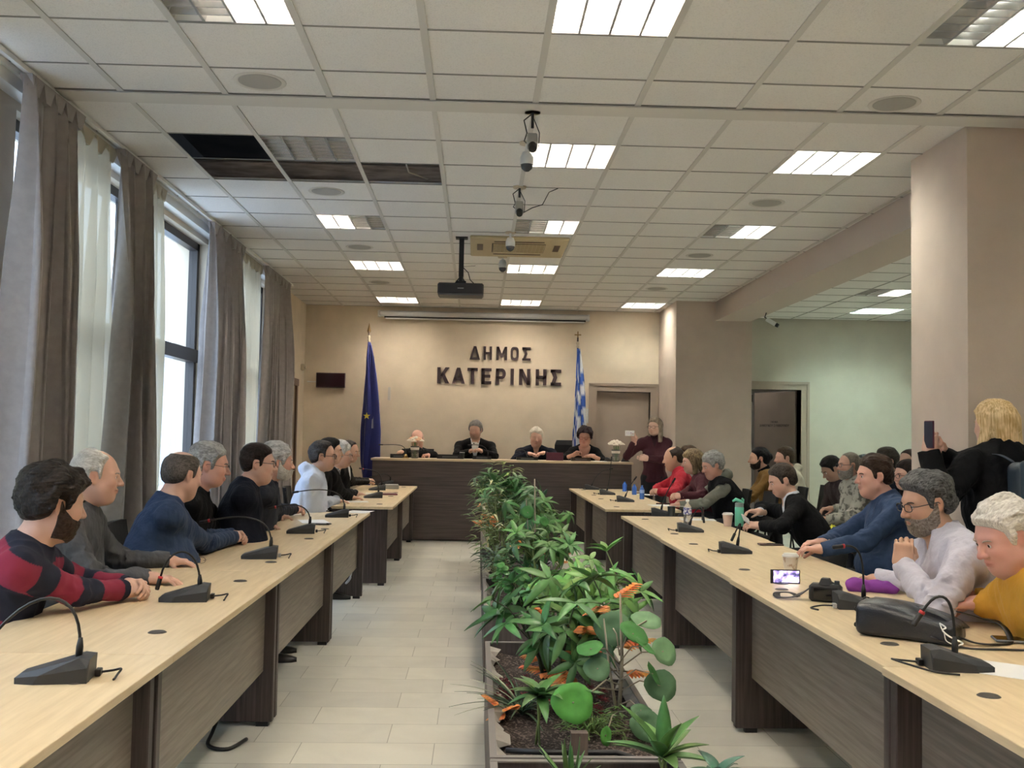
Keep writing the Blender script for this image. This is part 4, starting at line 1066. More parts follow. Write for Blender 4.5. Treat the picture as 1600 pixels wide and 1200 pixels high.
# ================================================================ curtains
CUR = mat('curtain_taupe', (.30, .268, .258), .9, sheen=.3, bump=.25, bscale=300, var=.06, vscale=20)
m, nt, b = nodes('sheer_fabric'); L = nt.links.new
df = N(nt, 'ShaderNodeBsdfDiffuse'); df.inputs[0].default_value = (.60, .55, .44, 1); tl = N(nt, 'ShaderNodeBsdfTranslucent'); tl.inputs[0].default_value = (.46, .40, .29, 1); tp = N(nt, 'ShaderNodeBsdfTransparent'); tp.inputs[0].default_value = (.9, .9, .88, 1)
a1_ = N(nt, 'ShaderNodeMixShader'); a1_.inputs[0].default_value = .5; L(df.outputs[0], a1_.inputs[1]); L(tl.outputs[0], a1_.inputs[2])
a2_ = N(nt, 'ShaderNodeMixShader'); a2_.inputs[0].default_value = .04; L(a1_.outputs[0], a2_.inputs[1]); L(tp.outputs[0], a2_.inputs[2]); L(a2_.outputs[0], nt.nodes['Material Output'].inputs[0]); SHEER = m
def curtain(name, y0, y1, x, pleats, amp, matr, label, seed, z0=.04, z1=3.365, sway=0, header=True, sweep=0):
    r = random.Random(seed); nu = pleats*12; nv = 26
    ph = [r.uniform(-1.2, 1.2) for _ in range(pleats+2)]; am = [r.uniform(.25, 1.7) for _ in range(pleats+2)]
    vs = []; 
    for j in range(nv+1):
        t = j/nv; z = z1+(z0-z1)*t
        for i in range(nu+1):
            u = i/nu; k = u*pleats; ki = int(k); fr = k-ki; a_ = am[ki]*(1-fr)+am[ki+1]*fr; p_ = ph[ki]*(1-fr)+ph[ki+1]*fr
            fade = .35+.65*min(1, t*3.5) if header else 1
            w_ = math.sin(2*math.pi*k+p_*t*2.5)
            xx = x+amp*a_*fade*math.copysign(abs(w_)**.8, w_)+.012*math.sin(5*t+ki)+.01*math.sin(17*u+3*t)
            yy = y0+(y1-y0)*u+.35*amp*math.sin(4*math.pi*k+p_)*fade+sway*t+sweep*math.sin(math.pi*min(1, t*1.1))*u
            vs.append((xx, yy, z))
    n = nu+1; fs = [(j*n+i, j*n+i+1, (j+1)*n+i+1, (j+1)*n+i) for j in range(nv) for i in range(nu)]
    th = .003; m2 = len(vs); vs2 = [(a_+th, b_, c_) for a_, b_, c_ in vs]
    if matr is SHEER: o = mesh_np('drape', np.array(vs), np.array(fs), matr, None, True)
    else:
        fs2 = [(q[3]+m2, q[2]+m2, q[1]+m2, q[0]+m2) for q in fs]
        ed = [(i, i+m2, i+1+m2, i+1) for i in range(nu)]+[(nv*n+i+1, nv*n+i+1+m2, nv*n+i+m2, nv*n+i) for i in range(nu)]+[(j*n, (j+1)*n, (j+1)*n+m2, j*n+m2) for j in range(nv)]+[(j*n+nu, j*n+nu+m2, (j+1)*n+nu+m2, (j+1)*n+nu) for j in range(nv)]
        o = mesh_np('drape', np.array(vs+vs2), np.array(fs+fs2+ed), matr, None, True)
    t = empty(name, (0, 0, 0), 0, label, 'curtain', 'window curtains'); o.parent = t
    hd_ = MB()
    hw_ = (y1-y0)/pleats/2+.003
    for i in range(pleats):
        yy = y0+(y1-y0)*(i+.5)/pleats; xx = x
        hd_.hull([(xx-.012-amp*.2, yy-hw_, z1), (xx+.02+amp*.25, yy-hw_, z1), (xx-.012, yy+hw_, z1), (xx+.02+amp*.25, yy+hw_, z1), (xx-.01, yy-.03, z1-.10), (xx+.012+amp*.3, yy-.03, z1-.1), (xx-.01, yy+.03, z1-.10), (xx+.012+amp*.3, yy+.03, z1-.1)])
    hd_.build('pleated_heading', matr if matr is CUR else mat('sheer_heading', (.46, .42, .33), .8), t)
    return t
curtain('curtain', 5.47, 6.22, XL+.165, 5, .085, CUR, 'taupe heavy curtain at the near left edge of the picture', 1)
curtain('curtain', 6.92, 7.62, XL+.165, 4, .085, CUR, 'taupe heavy curtain between the two pale sheer curtains', 2)
curtain('curtain', 9.28, 10.55, XL+.165, 7, .085, CUR, 'wide taupe curtain right of the bare window pane', 3)
curtain('curtain', 11.70, 13.15, XL+.165, 7, .08, CUR, 'taupe curtain farthest along the window wall, by the corner', 4)
curtain('sheer_curtain', 6.15, 7.0, XL+.10, 4, .045, SHEER, 'cream sheer curtain just beyond the nearest taupe curtain', 5)
curtain('sheer_curtain', 7.6, 8.12, XL+.10, 4, .03, SHEER, 'cream sheer curtain with loose edge beside the bare window', 6, sweep=.22)
curtain('sheer_curtain', 10.5, 11.8, XL+.10, 7, .035, SHEER, 'bright cream sheer curtain between the two far taupe curtains', 7)
curtain('sheer_curtain', 3.4, 4.95, XL+.10, 8, .03, SHEER, 'cream sheer curtain cut by the left picture edge', 8)
# ================================================================ tables
ZT = .75
def table(x_in, x_out, y0, y1, label, group):
    """x_in: long edge towards the aisle ; parts: top, two end panels, modesty panel"""
    s = 1 if x_in > 0 else -1
    t = empty('conference_table', ((x_in+x_out)/2, (y0+y1)/2, 0), 0, label, 'table', group)
    cx, cy = (x_in+x_out)/2, (y0+y1)/2; hx = abs(x_out-x_in)/2; hy = (y1-y0)/2-.0012
    MB().box(-hx, hx, -hy, hy, ZT-.025, ZT, bev=.0015).build('tabletop', TOP, t)
    for sy in (-1, 1):
        ya = sy*(hy-.015); yb = sy*(hy-.06)
        lg = MB().box(-hx+.02, hx-.05 if s < 0 else hx-.02, min(ya, yb), max(ya, yb), .022, ZT-.025, bev=.004) if s < 0 else MB().box(-hx+.02, hx-.03, min(ya, yb), max(ya, yb), .022, ZT-.025, bev=.004)
        l_ = lg.build('end_panel', WENGE, t)
        for sx in (-1, 1): MB().box(sx*(hx-.10)-.03, sx*(hx-.10)+.03, min(ya, yb)+.004, max(ya, yb)-.004, 0, .022).build('foot', BLACK, l_)
    xi = -s*(hx-.10)
    MB().box(min(xi, xi+s*.018), max(xi, xi+s*.018), -hy+.06, hy-.06, .27, ZT-.025).build('modesty_panel', WENGEH, t)
    for yy in (-hy+.35, hy-.35):
        t0 = MB().lathe([(1e-6, .004), (.026, .004), (.031, .001), (.032, 0)], n=20).build('cable_grommet', mat('grommet', (.05, .042, .035), .5), t); t0.location = (-s*(hx-.16), yy, ZT)
    return t
for i, (a, c) in enumerate(((-.62, 1.30), (1.30, 3.22), (3.22, 5.15), (5.15, 7.08), (7.08, 9.04))):
    table(-.93, -1.66, a, c, 'maple topped table left of the aisle, %s' % ('behind the photographer', 'cut by the bottom left corner', 'where the man in the striped sweater leans', 'before the man in dark navy sweater', 'ending just before the white hoodie')[i], 'left row of tables')
for i, (a, c) in enumerate(((-.66, 1.26), (1.26, 3.16), (3.16, 5.11), (5.11, 7.10), (7.10, 9.10))):
    table(1.27+.01*i, 2.03+.01*i, a, c, 'maple topped table right of the aisle, %s' % ('behind the photographer', 'under the nearest right microphone', 'under the black bag and camera', 'with the phone stand end and white cup', 'with the green bottle on it')[i], 'right row of tables')
for i, (a, c) in enumerate(((9.75, 11.75), (11.75, 13.75))): table(-.79, -1.53, a, c, 'far maple table left of the aisle, %s' % ('bare end facing the camera', 'touching the front desk')[i], 'far left tables')
for i, (a, c) in enumerate(((9.9, 11.9), (11.9, 13.80))): table(1.27, 2.02, a, c, 'far maple table right of the aisle, %s' % ('with the black cup near its end', 'with the blue bottles')[i], 'far right tables')
# ---- dais : platform and long desk
struct(MB().box(-2.3, 2.75, 14.02, YW, 0, .33).build('floor_dais', WENGEX))
t = empty('front_desk', (.36, 13.9, 0), 0, 'long dark wood panel desk with maple top below the wall lettering', 'desk')
ZD = 1.115
MB().box(-1.78, 1.78, 0, .03, .02, ZD-.03).build('front_panel', WENGEX, t); MB().box(-1.80, 1.80, -.02, .60, ZD-.03, ZD, bev=.003).build('desktop', TOPX, t)
for s in (-1, 1): MB().box(s*1.765-.018, s*1.765+.018, .03, .58, .35, ZD-.03).build('end_panel', WENGEX, t)
for z in (.42, .76): MB().box(-1.78, 1.78, -.0015, 0, z-.002, z+.002).build('panel_joint', BLACK, t)
# ---- chairs
CHF = mat('chair_fabric', (.016, .016, .018), .8, bump=.3)
def make_chair():
    t = empty('chair', (0, 0, 0)); 
    MB().box(-.23, .23, -.22, .22, .41, .455, bev=.015).build('seat', CHF, t)
    b_ = MB(); n = 8
    for i in range(n):
        a0 = -1+2*i/n; a1 = -1+2*(i+1)/n; f = lambda a: -.24-.03*(1-a*a)
        b_.hull([(a0*.22, f(a0), .55), (a1*.22, f(a1), .55), (a0*.22, f(a0)-.03, .55), (a1*.22, f(a1)-.03, .55), (a0*.21, f(a0)-.05, .90), (a1*.21, f(a1)-.05, .90), (a0*.21, f(a0)-.08, .90), (a1*.21, f(a1)-.08, .90)])
    b_.build('backrest', CHF, t)
    for sx in (-1, 1):
        MB().tube([(sx*.21, .18, .42), (sx*.23, .22, .012)], .011, 8).build('leg', BLACK, t)
        MB().tube([(sx*.21, -.30, .86), (sx*.21, -.24, .50), (sx*.21, -.20, .42), (sx*.23, -.27, .012)], .011, 8).build('leg', BLACK, t)
    return t
CH0 = make_chair(); CHUSED = [0]
def chair(x, y, h, label, z=0, back=.0):
    if CHUSED[0]: o = copy_tree(CH0)
    else: o = CH0
    CHUSED[0] += 1
    f = heading(h); o.location = (x-f[0]*back, y-f[1]*back, z); o.rotation_euler[2] = -h*D2R
    tag(o, label, 'chair', 'black chairs under the seated people'); return o
# ---- microphones
RED = mat('red_ring', (.5, .02, .03), .4); GREYP = mat('plug_grey', (.42, .42, .42), .5)
def gooseneck(t, pts, red=True, r=.0045, headr=.009, hl=.05):
    n = 14; P_ = [V(p) for p in pts]; out = []
    k = len(P_)
    for i in range(n+1):                                 # bezier through control points
        u = i/n; Q = P_[:]
        while len(Q) > 1: Q = [Q[j]*(1-u)+Q[j+1]*u for j in range(len(Q)-1)]
        out.append(Q[0])
    d0 = nrm(out[1]-out[0]); dn = nrm(out[-1]-out[-2])
    g_ = MB().tube(out, r, 8).build('gooseneck', BLACK, t, True)
    MB().tube([out[0], out[0]+d0*.03, out[0]+d0*.055], [.010, .010, .006], 10).build('socket', BLACK, t, True)
    h_ = MB().tube([out[-1]-dn*.005, out[-1], out[-1]+dn*hl*.9, out[-1]+dn*hl], [r*1.2, headr, headr, headr*.7], 10).build('mic_head', BLACK, t, True)
    if red: MB().tube([out[-1]-dn*.006, out[-1]+dn*.004], headr*1.08, 12).build('light_ring', RED, t, True)
def mic(x, y, z, yaw, neck, label, cable=None, red=True, s=1.0, plug=False):
    """base wedge points its low front to heading yaw ; neck: points in local frame (front +y, right +x, up +z)"""
    t = empty('microphone', (x, y, z), -yaw*D2R, label, 'microphone', 'gooseneck conference microphones'); t.scale = (s, s, s)
    hw = .057
    pts = [(-hw*.72, .105, 0), (hw*.72, .105, 0), (-hw*.68, .106, .016), (hw*.68, .106, .016), (-hw*.55, .092, .026), (hw*.55, .092, .026), (-hw, .055, 0), (hw, .055, 0), (-hw, -.085, 0), (hw, -.085, 0),
           (-hw, .04, .024), (hw, .04, .024), (-hw*.72, .03, .042), (hw*.72, .03, .042), (-hw, -.085, .042), (hw, -.085, .042), (-hw*.8, -.06, .068), (hw*.8, -.06, .068), (-hw*.8, -.09, .064), (hw*.8, -.09, .064)]
    MB().hull(pts).build('base', mat('mic_base', (.030, .032, .036), .5), t)
    bt = MB().box(-.018, .018, .055, .068, .022, .0285, bev=.002); bt.build('talk_button', mat('mic_button', (.10, .10, .11), .5), t)
    gooseneck(t, [(p[0], p[1], p[2]) for p in neck], red)
    if cable:
        MB().tube([(p[0], p[1], max(.004, p[2])) for p in sp(cable)], .0035, 6).build('cable', BLACK, t, True)
        MB().box(cable[0][0]-.016, cable[0][0]+.016, cable[0][1]-.006, cable[0][1]+.01, .003, .022, bev=.002).build('plug', GREYP if plug else BLACK, t)
    return t
CL = [(.03, -.10, .012), (.035, -.135, .015), (.02, -.16, .022), (.0, -.155, .012), (-.03, -.15, .002)]
def neckL(h, fwd, side=0, tip=.0, b=-.05): return [(0, b, .06), (side*.2, b-.01, .05+h*.7), (side*.6, b+fwd*.1, .05+h*1.25), (side, b+fwd*.6, .05+h*1.15), (side*1.1, b+fwd, .05+h*tip)]
def mic_px(px, py, yaw, neck, label, **k):
    p = atZ(px, py, k.pop('z', ZT)); return mic(p[0], p[1], k.pop('zz', p[2]), yaw, neck, label, **k)
# left row (fronts face the people at -X)
mic_px(92, 1062, 262, neckL(.18, .26, .02, .15), 'black gooseneck microphone nearest on the left, stem arching off the picture edge', cable=CL, red=False)
mic_px(292, 938, 262, [(0,-.05,.05), (0,-.05,.18), (-.02,-.0,.24), (-.04,.08,.22), (-.05,.10,.10)], 'black microphone before the striped sweater man, stem bent down to his hands', cable=CL)
mic_px(408, 872, 262, neckL(.16, .34, .03, .95), 'black microphone in front of the man in blue, stem reaching towards him', cable=CL, plug=True)
mic_px(472, 833, 262, neckL(.13, .24, .06, .95), 'black microphone beside the papers on the left row', cable=CL)
mic_px(528, 808, 262, neckL(.16, .38, .02, .98), 'black microphone with long level stem at the far end of left row', cable=CL, red=False)
# far left table
mic_px(584, 778, 255, neckL(.12, .20, 0, 1.2), 'dark microphone base on the far left table behind the white hoodie man', cable=None, red=False)
mic_px(590, 766, 250, neckL(.17, .24, 0, 1.25), 'microphone with pink-red ring before the man in the suit', cable=None)
mic_px(604, 758, 255, neckL(.10, .26, 0, .6), 'farthest microphone on the far left table', cable=None, red=False)
# right row (fronts face +X)
mic_px(1492, 1045, 96, [(0,-.0,.045), (.0,-.0,.16), (-.0,-.0,.235), (.0,-.05,.26), (.0,-.10,.17)], 'large black microphone nearest on the right with coiled cable', cable=[(-.03, -.10, .012), (-.05, -.16, .012), (-.02, -.185, .02), (.03, -.16, .018), (.075, -.09, .006), (.10, -.02, .004)])
mic_px(1338, 950, 96, [(0,.03,.045), (.0,.03,.16), (-.0,.03,.24), (.0,-.0,.27), (.02,-.06,.26)], 'grey-black microphone half hidden by the black bag', cable=[(.03, -.10, .012), (.03, -.15, .012), (.05, -.20, .004), (.10, -.18, .004)], plug=True)
mic_px(1147, 864, 96, [(0,.02,.045), (.0,.03,.13), (-.0,.05,.22), (.0,.04,.20), (.02,.0,.12)], 'black microphone before the man in the dark suit, head bent down', cable=CL, red=False)
mic_px(1077, 831, 96, [(0,0,.045), (.0,.02,.12), (-.0,.06,.20), (.0,.09,.22), (.02,.10,.12)], 'black microphone next to the clear water bottle', cable=CL, red=False)
mic_px(1033, 805, 96, [(0,0,.045), (.0,.02,.16), (-.0,.07,.25), (.0,.10,.30)], 'black microphone at the far end of right row by the black cup', cable=CL, red=False)
mic_px(976, 784, 96, [(0,0,.045), (.0,.03,.12), (-.0,.07,.2), (.0,.10,.24)], 'black microphone nearest on the far right table', cable=CL, red=False)
mic_px(948, 773, 96, [(0,0,.045), (.0,.03,.16), (-.0,.04,.24), (.0,.05,.42)], 'black microphone with the tallest upright stem on far right table', cable=CL, red=False)
mic_px(924, 765, 96, [(0,0,.045), (.0,.06,.2), (-.0,.12,.26), (.0,.24,.28)], 'black microphone farthest on the far right table, stem slanting right', cable=CL, red=False)
# dais consoles
def console(px, w_, d_, h_, label, neck=None, col=None):
    p = atY(px, 714, 14.15); t = empty('microphone_console', (p[0], 14.15, ZD), 0, label, 'console', 'consoles on the front desk')
    MB().hull([(-w_/2, 0, 0), (w_/2, 0, 0), (-w_/2, d_, 0), (w_/2, d_, 0), (-w_/2, 0, h_), (w_/2, 0, h_), (-w_/2, d_, h_*.5), (w_/2, d_, h_*.5)]).build('body', col or BLACK, t)
    MB().box(-w_*.3, w_*.3, -.003, 0, h_*.3, h_*.6).build('ports', mat('ports', (.10, .10, .11), .4), t)
    if neck: gooseneck(t, neck, False, .005, .009, .06)
    return t
console(622, .22, .14, .055, 'black console left of the flower vase', [(.1, .02, .04), (.13, .03, .2), (0, .05, .19), (-.12, .06, .18), (-.22, .06, .18)])
console(703, .36, .18, .06, 'wide black console between the first two dais men')
console(753, .26, .14, .05, 'black console before the man with the phone', [(.08, .02, .04), (.10, .03, .18), (-.02, .05, .21), (-.14, .06, .20)])
console(824, .30, .15, .045, 'low black console before the man in navy', [(.0, .02, .04), (-.02, .03, .12), (-.04, .05, .15), (-.10, .06, .14)])
console(908, .27, .14, .05, 'dark brown console before the woman with curly hair', None, mat('console_brown', (.04, .025, .022), .4))
# ================================================================ small things on tables
def at_t(px, py, z=ZT): p = atZ(px, py, z); return p
PAPER = mat('paper', (.80, .80, .80), .7)
def paper(px, py, w_, l_, rz, label, z=ZT+.0008):
    p = at_t(px, py); o = MB().box(-w_/2, w_/2, -l_/2, l_/2, 0, .0012).build('paper_sheet', PAPER); o.location = (p[0], p[1], z); o.rotation_euler[2] = rz; tag(o, label, 'paper', 'sheets of paper on the tables'); return o
paper(490, 815, .21, .30, .3, 'white paper sheet under the hands of the man in dark sweater')
paper(560, 800, .21, .30, -.2, 'white paper sheet beside the phone at the left row end')
paper(552, 784, .30, .21, .2, 'white papers before the man in the white hoodie')
paper(588, 771, .25, .18, .1, 'white paper on the far left table beside the red notebook')
paper(1590, 1050, .21, .30, .9, 'white paper sheet cut by the right picture edge')
paper(1040, 790, .34, .24, .1, 'white papers beside the dark phone on far right table')
paper(985, 768, .24, .2, -.3, 'white papers behind the blue bottles')
paper(1010, 773, .21, .30, .8, 'white paper sheet in front of the man in red')
paper(1090, 812, .30, .21, -.1, 'white papers beside the green bottle')
def phone(px, py, w_, l_, rz, label, col=None, z=None, th=.009):
    p = at_t(px, py); t = empty('mobile_phone', (p[0], p[1], ZT+(z or .002)), rz, label, 'phone', 'mobile phones')
    MB().box(-w_/2, w_/2, -l_/2, l_/2, 0, th, bev=.0025).build('body', col or BLACK, t); MB().box(-w_/2+.004, w_/2-.004, -l_/2+.004, l_/2-.004, th, th+.0006).build('screen', mat('dark_glass', (.01, .01, .012), .08), t); return t
phone(500, 820, .075, .16, 1.45, 'black phone lying beside the left microphones')
phone(499, 799, .075, .16, 1.5, 'black phone at the far end of left table row')
phone(1204, 852, .075, .16, 1.55, 'dark brown phone lying before the man in the suit', mat('phone_brown', (.07, .03, .03), .3))
phone(1036, 788, .07, .15, 1.4, 'black phone on papers on the far right table')
phone(1592, 1003, .085, .17, 1.3, 'dark phone at the right picture edge by the yellow sleeve', mat('phone_grey', (.16, .17, .20), .3))
# phone standing upright with a lit screen
p = at_t(1227, 912)
t = empty('standing_phone', (p[0], p[1], ZT), -.07, 'phone standing upright on its side filming the hall, screen lit', 'phone')
MB().box(-.072, .072, -.002, .006, .0, .068, bev=.002).build('body', BLACK, t)
m, nt, b = nodes('phone_picture'); L = nt.links.new; tc = N(nt, 'ShaderNodeTexCoord'); n = N(nt, 'ShaderNodeTexNoise', Scale=34, Detail=3); L(tc.outputs['Object'], n.inputs[0])
r = N(nt, 'ShaderNodeValToRGB'); L(n.outputs[0], r.inputs[0]); e = r.color_ramp.elements; e[0].position = .38; e[0].color = (.03, .03, .08, 1); e[1].position = .62; e[1].color = (.75, .65, .85, 1); x = e.new(.5); x.color = (.25, .18, .45, 1)
L(r.outputs[0], b.inputs['Emission Color']); b.inputs['Emission Strength'].default_value = .9; b.inputs['Base Color'].default_value = (.02, .02, .02, 1)
MB().box(-.058, .066, -.0032, -.002, .006, .063).build('lit_screen', m, t); MB().lathe([(1e-6, .004), (.032, .004), (.036, 0)], (-.02, 0, 0), 20).build('stand_disc', BLACK, t); 
scn = MB(); scn.hull([(-.02, -.0036, .008), (.06, -.0036, .008), (.06, -.0036, .03), (.02, -.0036, .038), (-.02, -.0034, .008), (.06, -.0034, .008), (.06, -.0034, .03), (.02, -.0034, .038)]); scn.build('picture_table', mat('screen_white', (.1, .1, .1), .5, emit=(.85, .8, .95), es=.9), t)
# cups
def cup(px, py, h, r0, r1, label, body, lid=None, ring=None, z=ZT):
    p = at_t(px, py, z); t = empty('cup', (p[0], p[1], z), 0, label, 'cup', 'takeaway cups')
    MB().lathe([(1e-6, 0), (r0, 0), (r1, h), (r1-.003, h), (r0-.003, .004), (1e-6, .004)], n=24).build('cup_body', body, t, ang=40)
    if lid: MB().lathe([(r1+.003, h-.004), (r1+.003, h+.004), (r1-.002, h+.006), (r1-.006, h+.014), (1e-6, h+.013)], n=24).build('lid', lid, t, ang=40)
    return t
CUPP = mat('cup_paper', (.62, .55, .47), .6, col2=(.42, .30, .22), vscale=40, lo=.55, hi=.62)
cup(1235, 897, .095, .029, .041, 'white paper cup with white lid behind the standing phone', CUPP, WHITE)
cup(1137, 822, .095, .030, .042, 'pinkish paper cup with white lid beside the green bottle', mat('cup_pink', (.62, .45, .38), .6), WHITE)
cup(1049, 806, .085, .031, .036, 'black paper cup behind the far right microphone', mat('cup_black', (.015, .02, .02), .4))
p = atY(722, 713, 14.2); t = empty('cup', (p[0], 14.2, ZD), 0, 'dark cup with white rim on the front desk', 'cup'); MB().lathe([(1e-6, 0), (.028, 0), (.036, .09), (.033, .09), (1e-6, .005)], n=20).build('cup_body', mat('cup_dark', (.03, .035, .03), .4), t, ang=40); MB().lathe([(.036, .086), (.038, .09), (.036, .095), (.033, .092)], n=20).build('rim', WHITE, t)
# bottles
BLU = mat('blue_plastic', (.10, .26, .85), .15, trans=.35, spec=.5)
CLR = mat('clear_plastic', (.92, .94, .96), .05, trans=.9, spec=.5)
def bottle(px, py, h, r_, label, body, cap, lab=None, z=ZT):
    p = at_t(px, py, z); t = empty('water_bottle', (p[0], p[1], z), 0, label, 'bottle', 'water bottles')
    MB().lathe([(1e-6, 0), (r_*.9, 0), (r_, .01), (r_*.94, h*.2), (r_, h*.3), (r_*.94, h*.4), (r_, h*.55), (r_, h*.68), (r_*.6, h*.84), (r_*.38, h*.89), (r_*.38, h*.93), (1e-6, h*.93)], n=20).build('bottle_body', body, t, True)
    MB().lathe([(r_*.43, h*.91), (r_*.43, h*.99), (r_*.38, h), (1e-6, h)], n=16).build('bottle_cap', cap, t, ang=40)
    if lab: MB().lathe([(r_*1.015, h*.44), (r_*1.02, h*.45), (r_*1.02, h*.66), (r_*1.015, h*.67)], n=20).build('bottle_label', lab, t, True)
    return t
BLUL = mat('bottle_label_blue', (.10, .10, .32), .5, col2=(.75, .75, .8), vscale=60, lo=.5, hi=.55)
bottle(1074, 822, .215, .033, 'clear water bottle with white cap behind the right microphones', CLR, WHITE, BLUL)
bottle(1003, 780, .16, .028, 'small blue water bottle nearest the man in red', BLU, BLU, mat('bottle_label_pale', (.3, .45, .8), .5))
bottle(991, 773, .13, .03, 'small blue water bottle between the other two blue ones', BLU, BLU)
bottle(976, 768, .13, .03, 'small blue water bottle farthest on the far right table', BLU, BLU)
p = at_t(1155, 822); MINT = mat('mint_plastic', (.16, .60, .42), .35)
t = empty('drinking_bottle', (p[0], p[1], ZT), 0, 'mint green sports bottle with open flip lid on the right table', 'bottle')
MB().lathe([(1e-6, 0), (.033, 0), (.036, .006), (.036, .15), (.033, .155), (1e-6, .155)], n=24).build('bottle_body', MINT, t, ang=40); MB().lathe([(.034, .155), (.034, .185), (.028, .19), (1e-6, .19)], n=24).build('collar', mat('grey_ring', (.25, .28, .28), .4), t, ang=40)
lid = MB(); lid.tube([(.03, 0, .185), (.012, 0, .20), (-.03, 0, .215), (-.055, 0, .20)], [.010, .014, .014, .008], 8); lid.tube([(.03, 0, .185), (.034, 0, .215), (.02, 0, .225)], .008, 8); lid.build('flip_lid', MINT, t, True)
# dark flask standing at right table (brown stick)
p = at_t(1098, 813); t = MB().lathe([(1e-6, 0), (.010, 0), (.010, .10), (.008, .115), (1e-6, .116)], n=14).build('dark_tube', mat('dark_brown_plastic', (.05, .025, .02), .4)); t.location = (p[0], p[1], ZT); tag(t, 'thin dark brown tube standing upright beside the papers', 'tube')
# pen-like cable across the gap beside green bottle
# reading glasses on left table
p = at_t(304, 882); t = empty('reading_glasses', (p[0], p[1], ZT+.003), .3, 'thin wire reading glasses lying near the grey sleeve', 'glasses')
gm_ = MB()
for s in (-1, 1): gm_.tube([(s*.033+.022*math.cos(a), 0, .018+.016*math.sin(a)) for a in np.linspace(0, 2*math.pi, 13)], .001, 5)
gm_.tube([(-.01, 0, .02), (.01, 0, .02)], .001, 5); gm_.build('rims', BLACK, t)
for s in (-1, 1): MB().tube([(s*.057, 0, .02), (s*.056, .06, .012), (s*.05, .13, .001)], .0012, 5).build('temple', BLACK, t)
# red notebook & things on the far left table
p = at_t(607, 773); t = empty('notebook', (p[0], p[1], ZT), .2, 'dark red notebook on the far left table', 'notebook'); MB().box(-.09, .09, -.12, .12, .002, .018, bev=.002).build('cover', mat('red_cover', (.13, .02, .03), .4), t); MB().box(-.086, .092, -.118, .118, .004, .016).build('pages', PAPER, t)
p = at_t(612, 764); t = empty('glass_case', (p[0], p[1], ZT), .1, 'grey metal box beside the farthest left microphone', 'box'); MB().box(-.09, .09, -.05, .05, 0, .055, bev=.006).build('box_body', mat('box_grey', (.28, .27, .25), .35), t); MB().box(-.08, .08, -.04, .04, .055, .06, bev=.002).build('lid', WHITE, t)
# ---- tan folder standing before navy man (maroon tablet)
a = atY(867, 711, 14.16); t = empty('tablet', (a[0], 14.16, ZD), 0, 'maroon tablet case standing before the white-haired man on the dais', 'tablet')
MB().box(-.12, .12, 0, .012, 0, .115, bev=.004).build('cover', mat('maroon_cover', (.12, .025, .05), .4), t); MB().box(-.012, .012, .012, .07, 0, .004).build('stand', BLACK, t)
# ---- flower vases
def vase(px, label, seed, deco=False):
    a = atY(px, 715, 14.12); t = empty('flower_vase', (a[0], 14.12, ZD), 0, label, 'vase', 'flower vases on the front desk'); r = random.Random(seed)
    MB().lathe([(1e-6, 0), (.045, 0), (.055, .01), (.05, .09), (.062, .17), (.06, .17), (.047, .09), (.05, .013), (1e-6, .008)], n=24).build('vase_body', mat('vase_glass', (.80, .84, .82), .05, trans=.85), t, True)
    MB().lathe([(.053, .115), (.058, .12), (.061, .145), (.058, .15)], n=20).build('ribbon', mat('cream_ribbon', (.75, .70, .62), .5), t)
    st = MB(); 
    for k in range(12): a_ = r.uniform(0, 6.28); q = r.uniform(.01, .07); st.tube([(r.uniform(-.02, .02), r.uniform(-.02, .02), .01), (q*math.cos(a_), q*math.sin(a_), .22)], .003, 5)
    st.build('stems', mat('stem_green', (.10, .20, .07), .6), t)
    for k in range(16):
        a_ = k*2.4; q = .088*math.sqrt((k+.4)/16); fz = .235+.055*(1-(q/.09)**2)
        f = MB(); 
        for j in range(4):
            for i in range(6+j):
                an = 2*math.pi*i/(6+j)+j; rr = .007+.007*j; zz = .012-.005*j
                c_ = (rr*math.cos(an), rr*math.sin(an), zz)
                f.hull([(c_[0]+.009*x_, c_[1]+.009*y_, c_[2]+.007*z_) for x_, y_, z_ in ((1,0,0),(-1,0,0),(0,1,0),(0,-1,0),(0,0,1),(0,0,-1))])
        o = f.build('blossom', mat('white_petals', (.86, .80, .70), .6) if r.random() < .85 else mat('peach_petals', (.85, .55, .35), .6), t); o.location = (q*math.cos(a_)*1.15, q*math.sin(a_), fz); o.scale = (1.15,)*3
    return t
vase(648, 'glass vase of white flowers left on the front desk', 3); vase(962, 'glass vase of white flowers right on the front desk', 4)
p = atY(634, 716, 14.05); t = MB().lathe([(1e-6, 0), (.045, 0), (.045, .008), (.02, .02), (.028, .035), (.02, .055), (1e-6, .06)], n=20).build('desk_bell', mat('brass', (.55, .38, .15), .25, metal=.9), None, ang=40); t.location = (p[0], 14.02, ZD); tag(t, 'small brass bell beside the left flower vase', 'bell')
for px_, lb in ((951, 'left of'), (977, 'right of')):
    p = atY(px_, 716, 14.2); t = MB().hull([(-.06, 0, 0), (.07, 0, 0), (-.05, .1, 0), (.06, .1, 0), (-.03, .02, .06), (.03, .08, .05), (.0, .0, .045)]).build('folded_pouch', BLACK); t.location = (p[0], 14.2, ZD); tag(t, 'small black pouch on the desk %s the right flower vase' % lb, 'pouch')
paper_ = MB().box(-.1, .1, -.14, .14, 0, .002).build('paper_sheet', PAPER); paper_.location = (atY(935, 717, 14.3)[0], 14.1, ZD+.001); tag(paper_, 'white paper on the front desk before the right flower vase', 'paper')
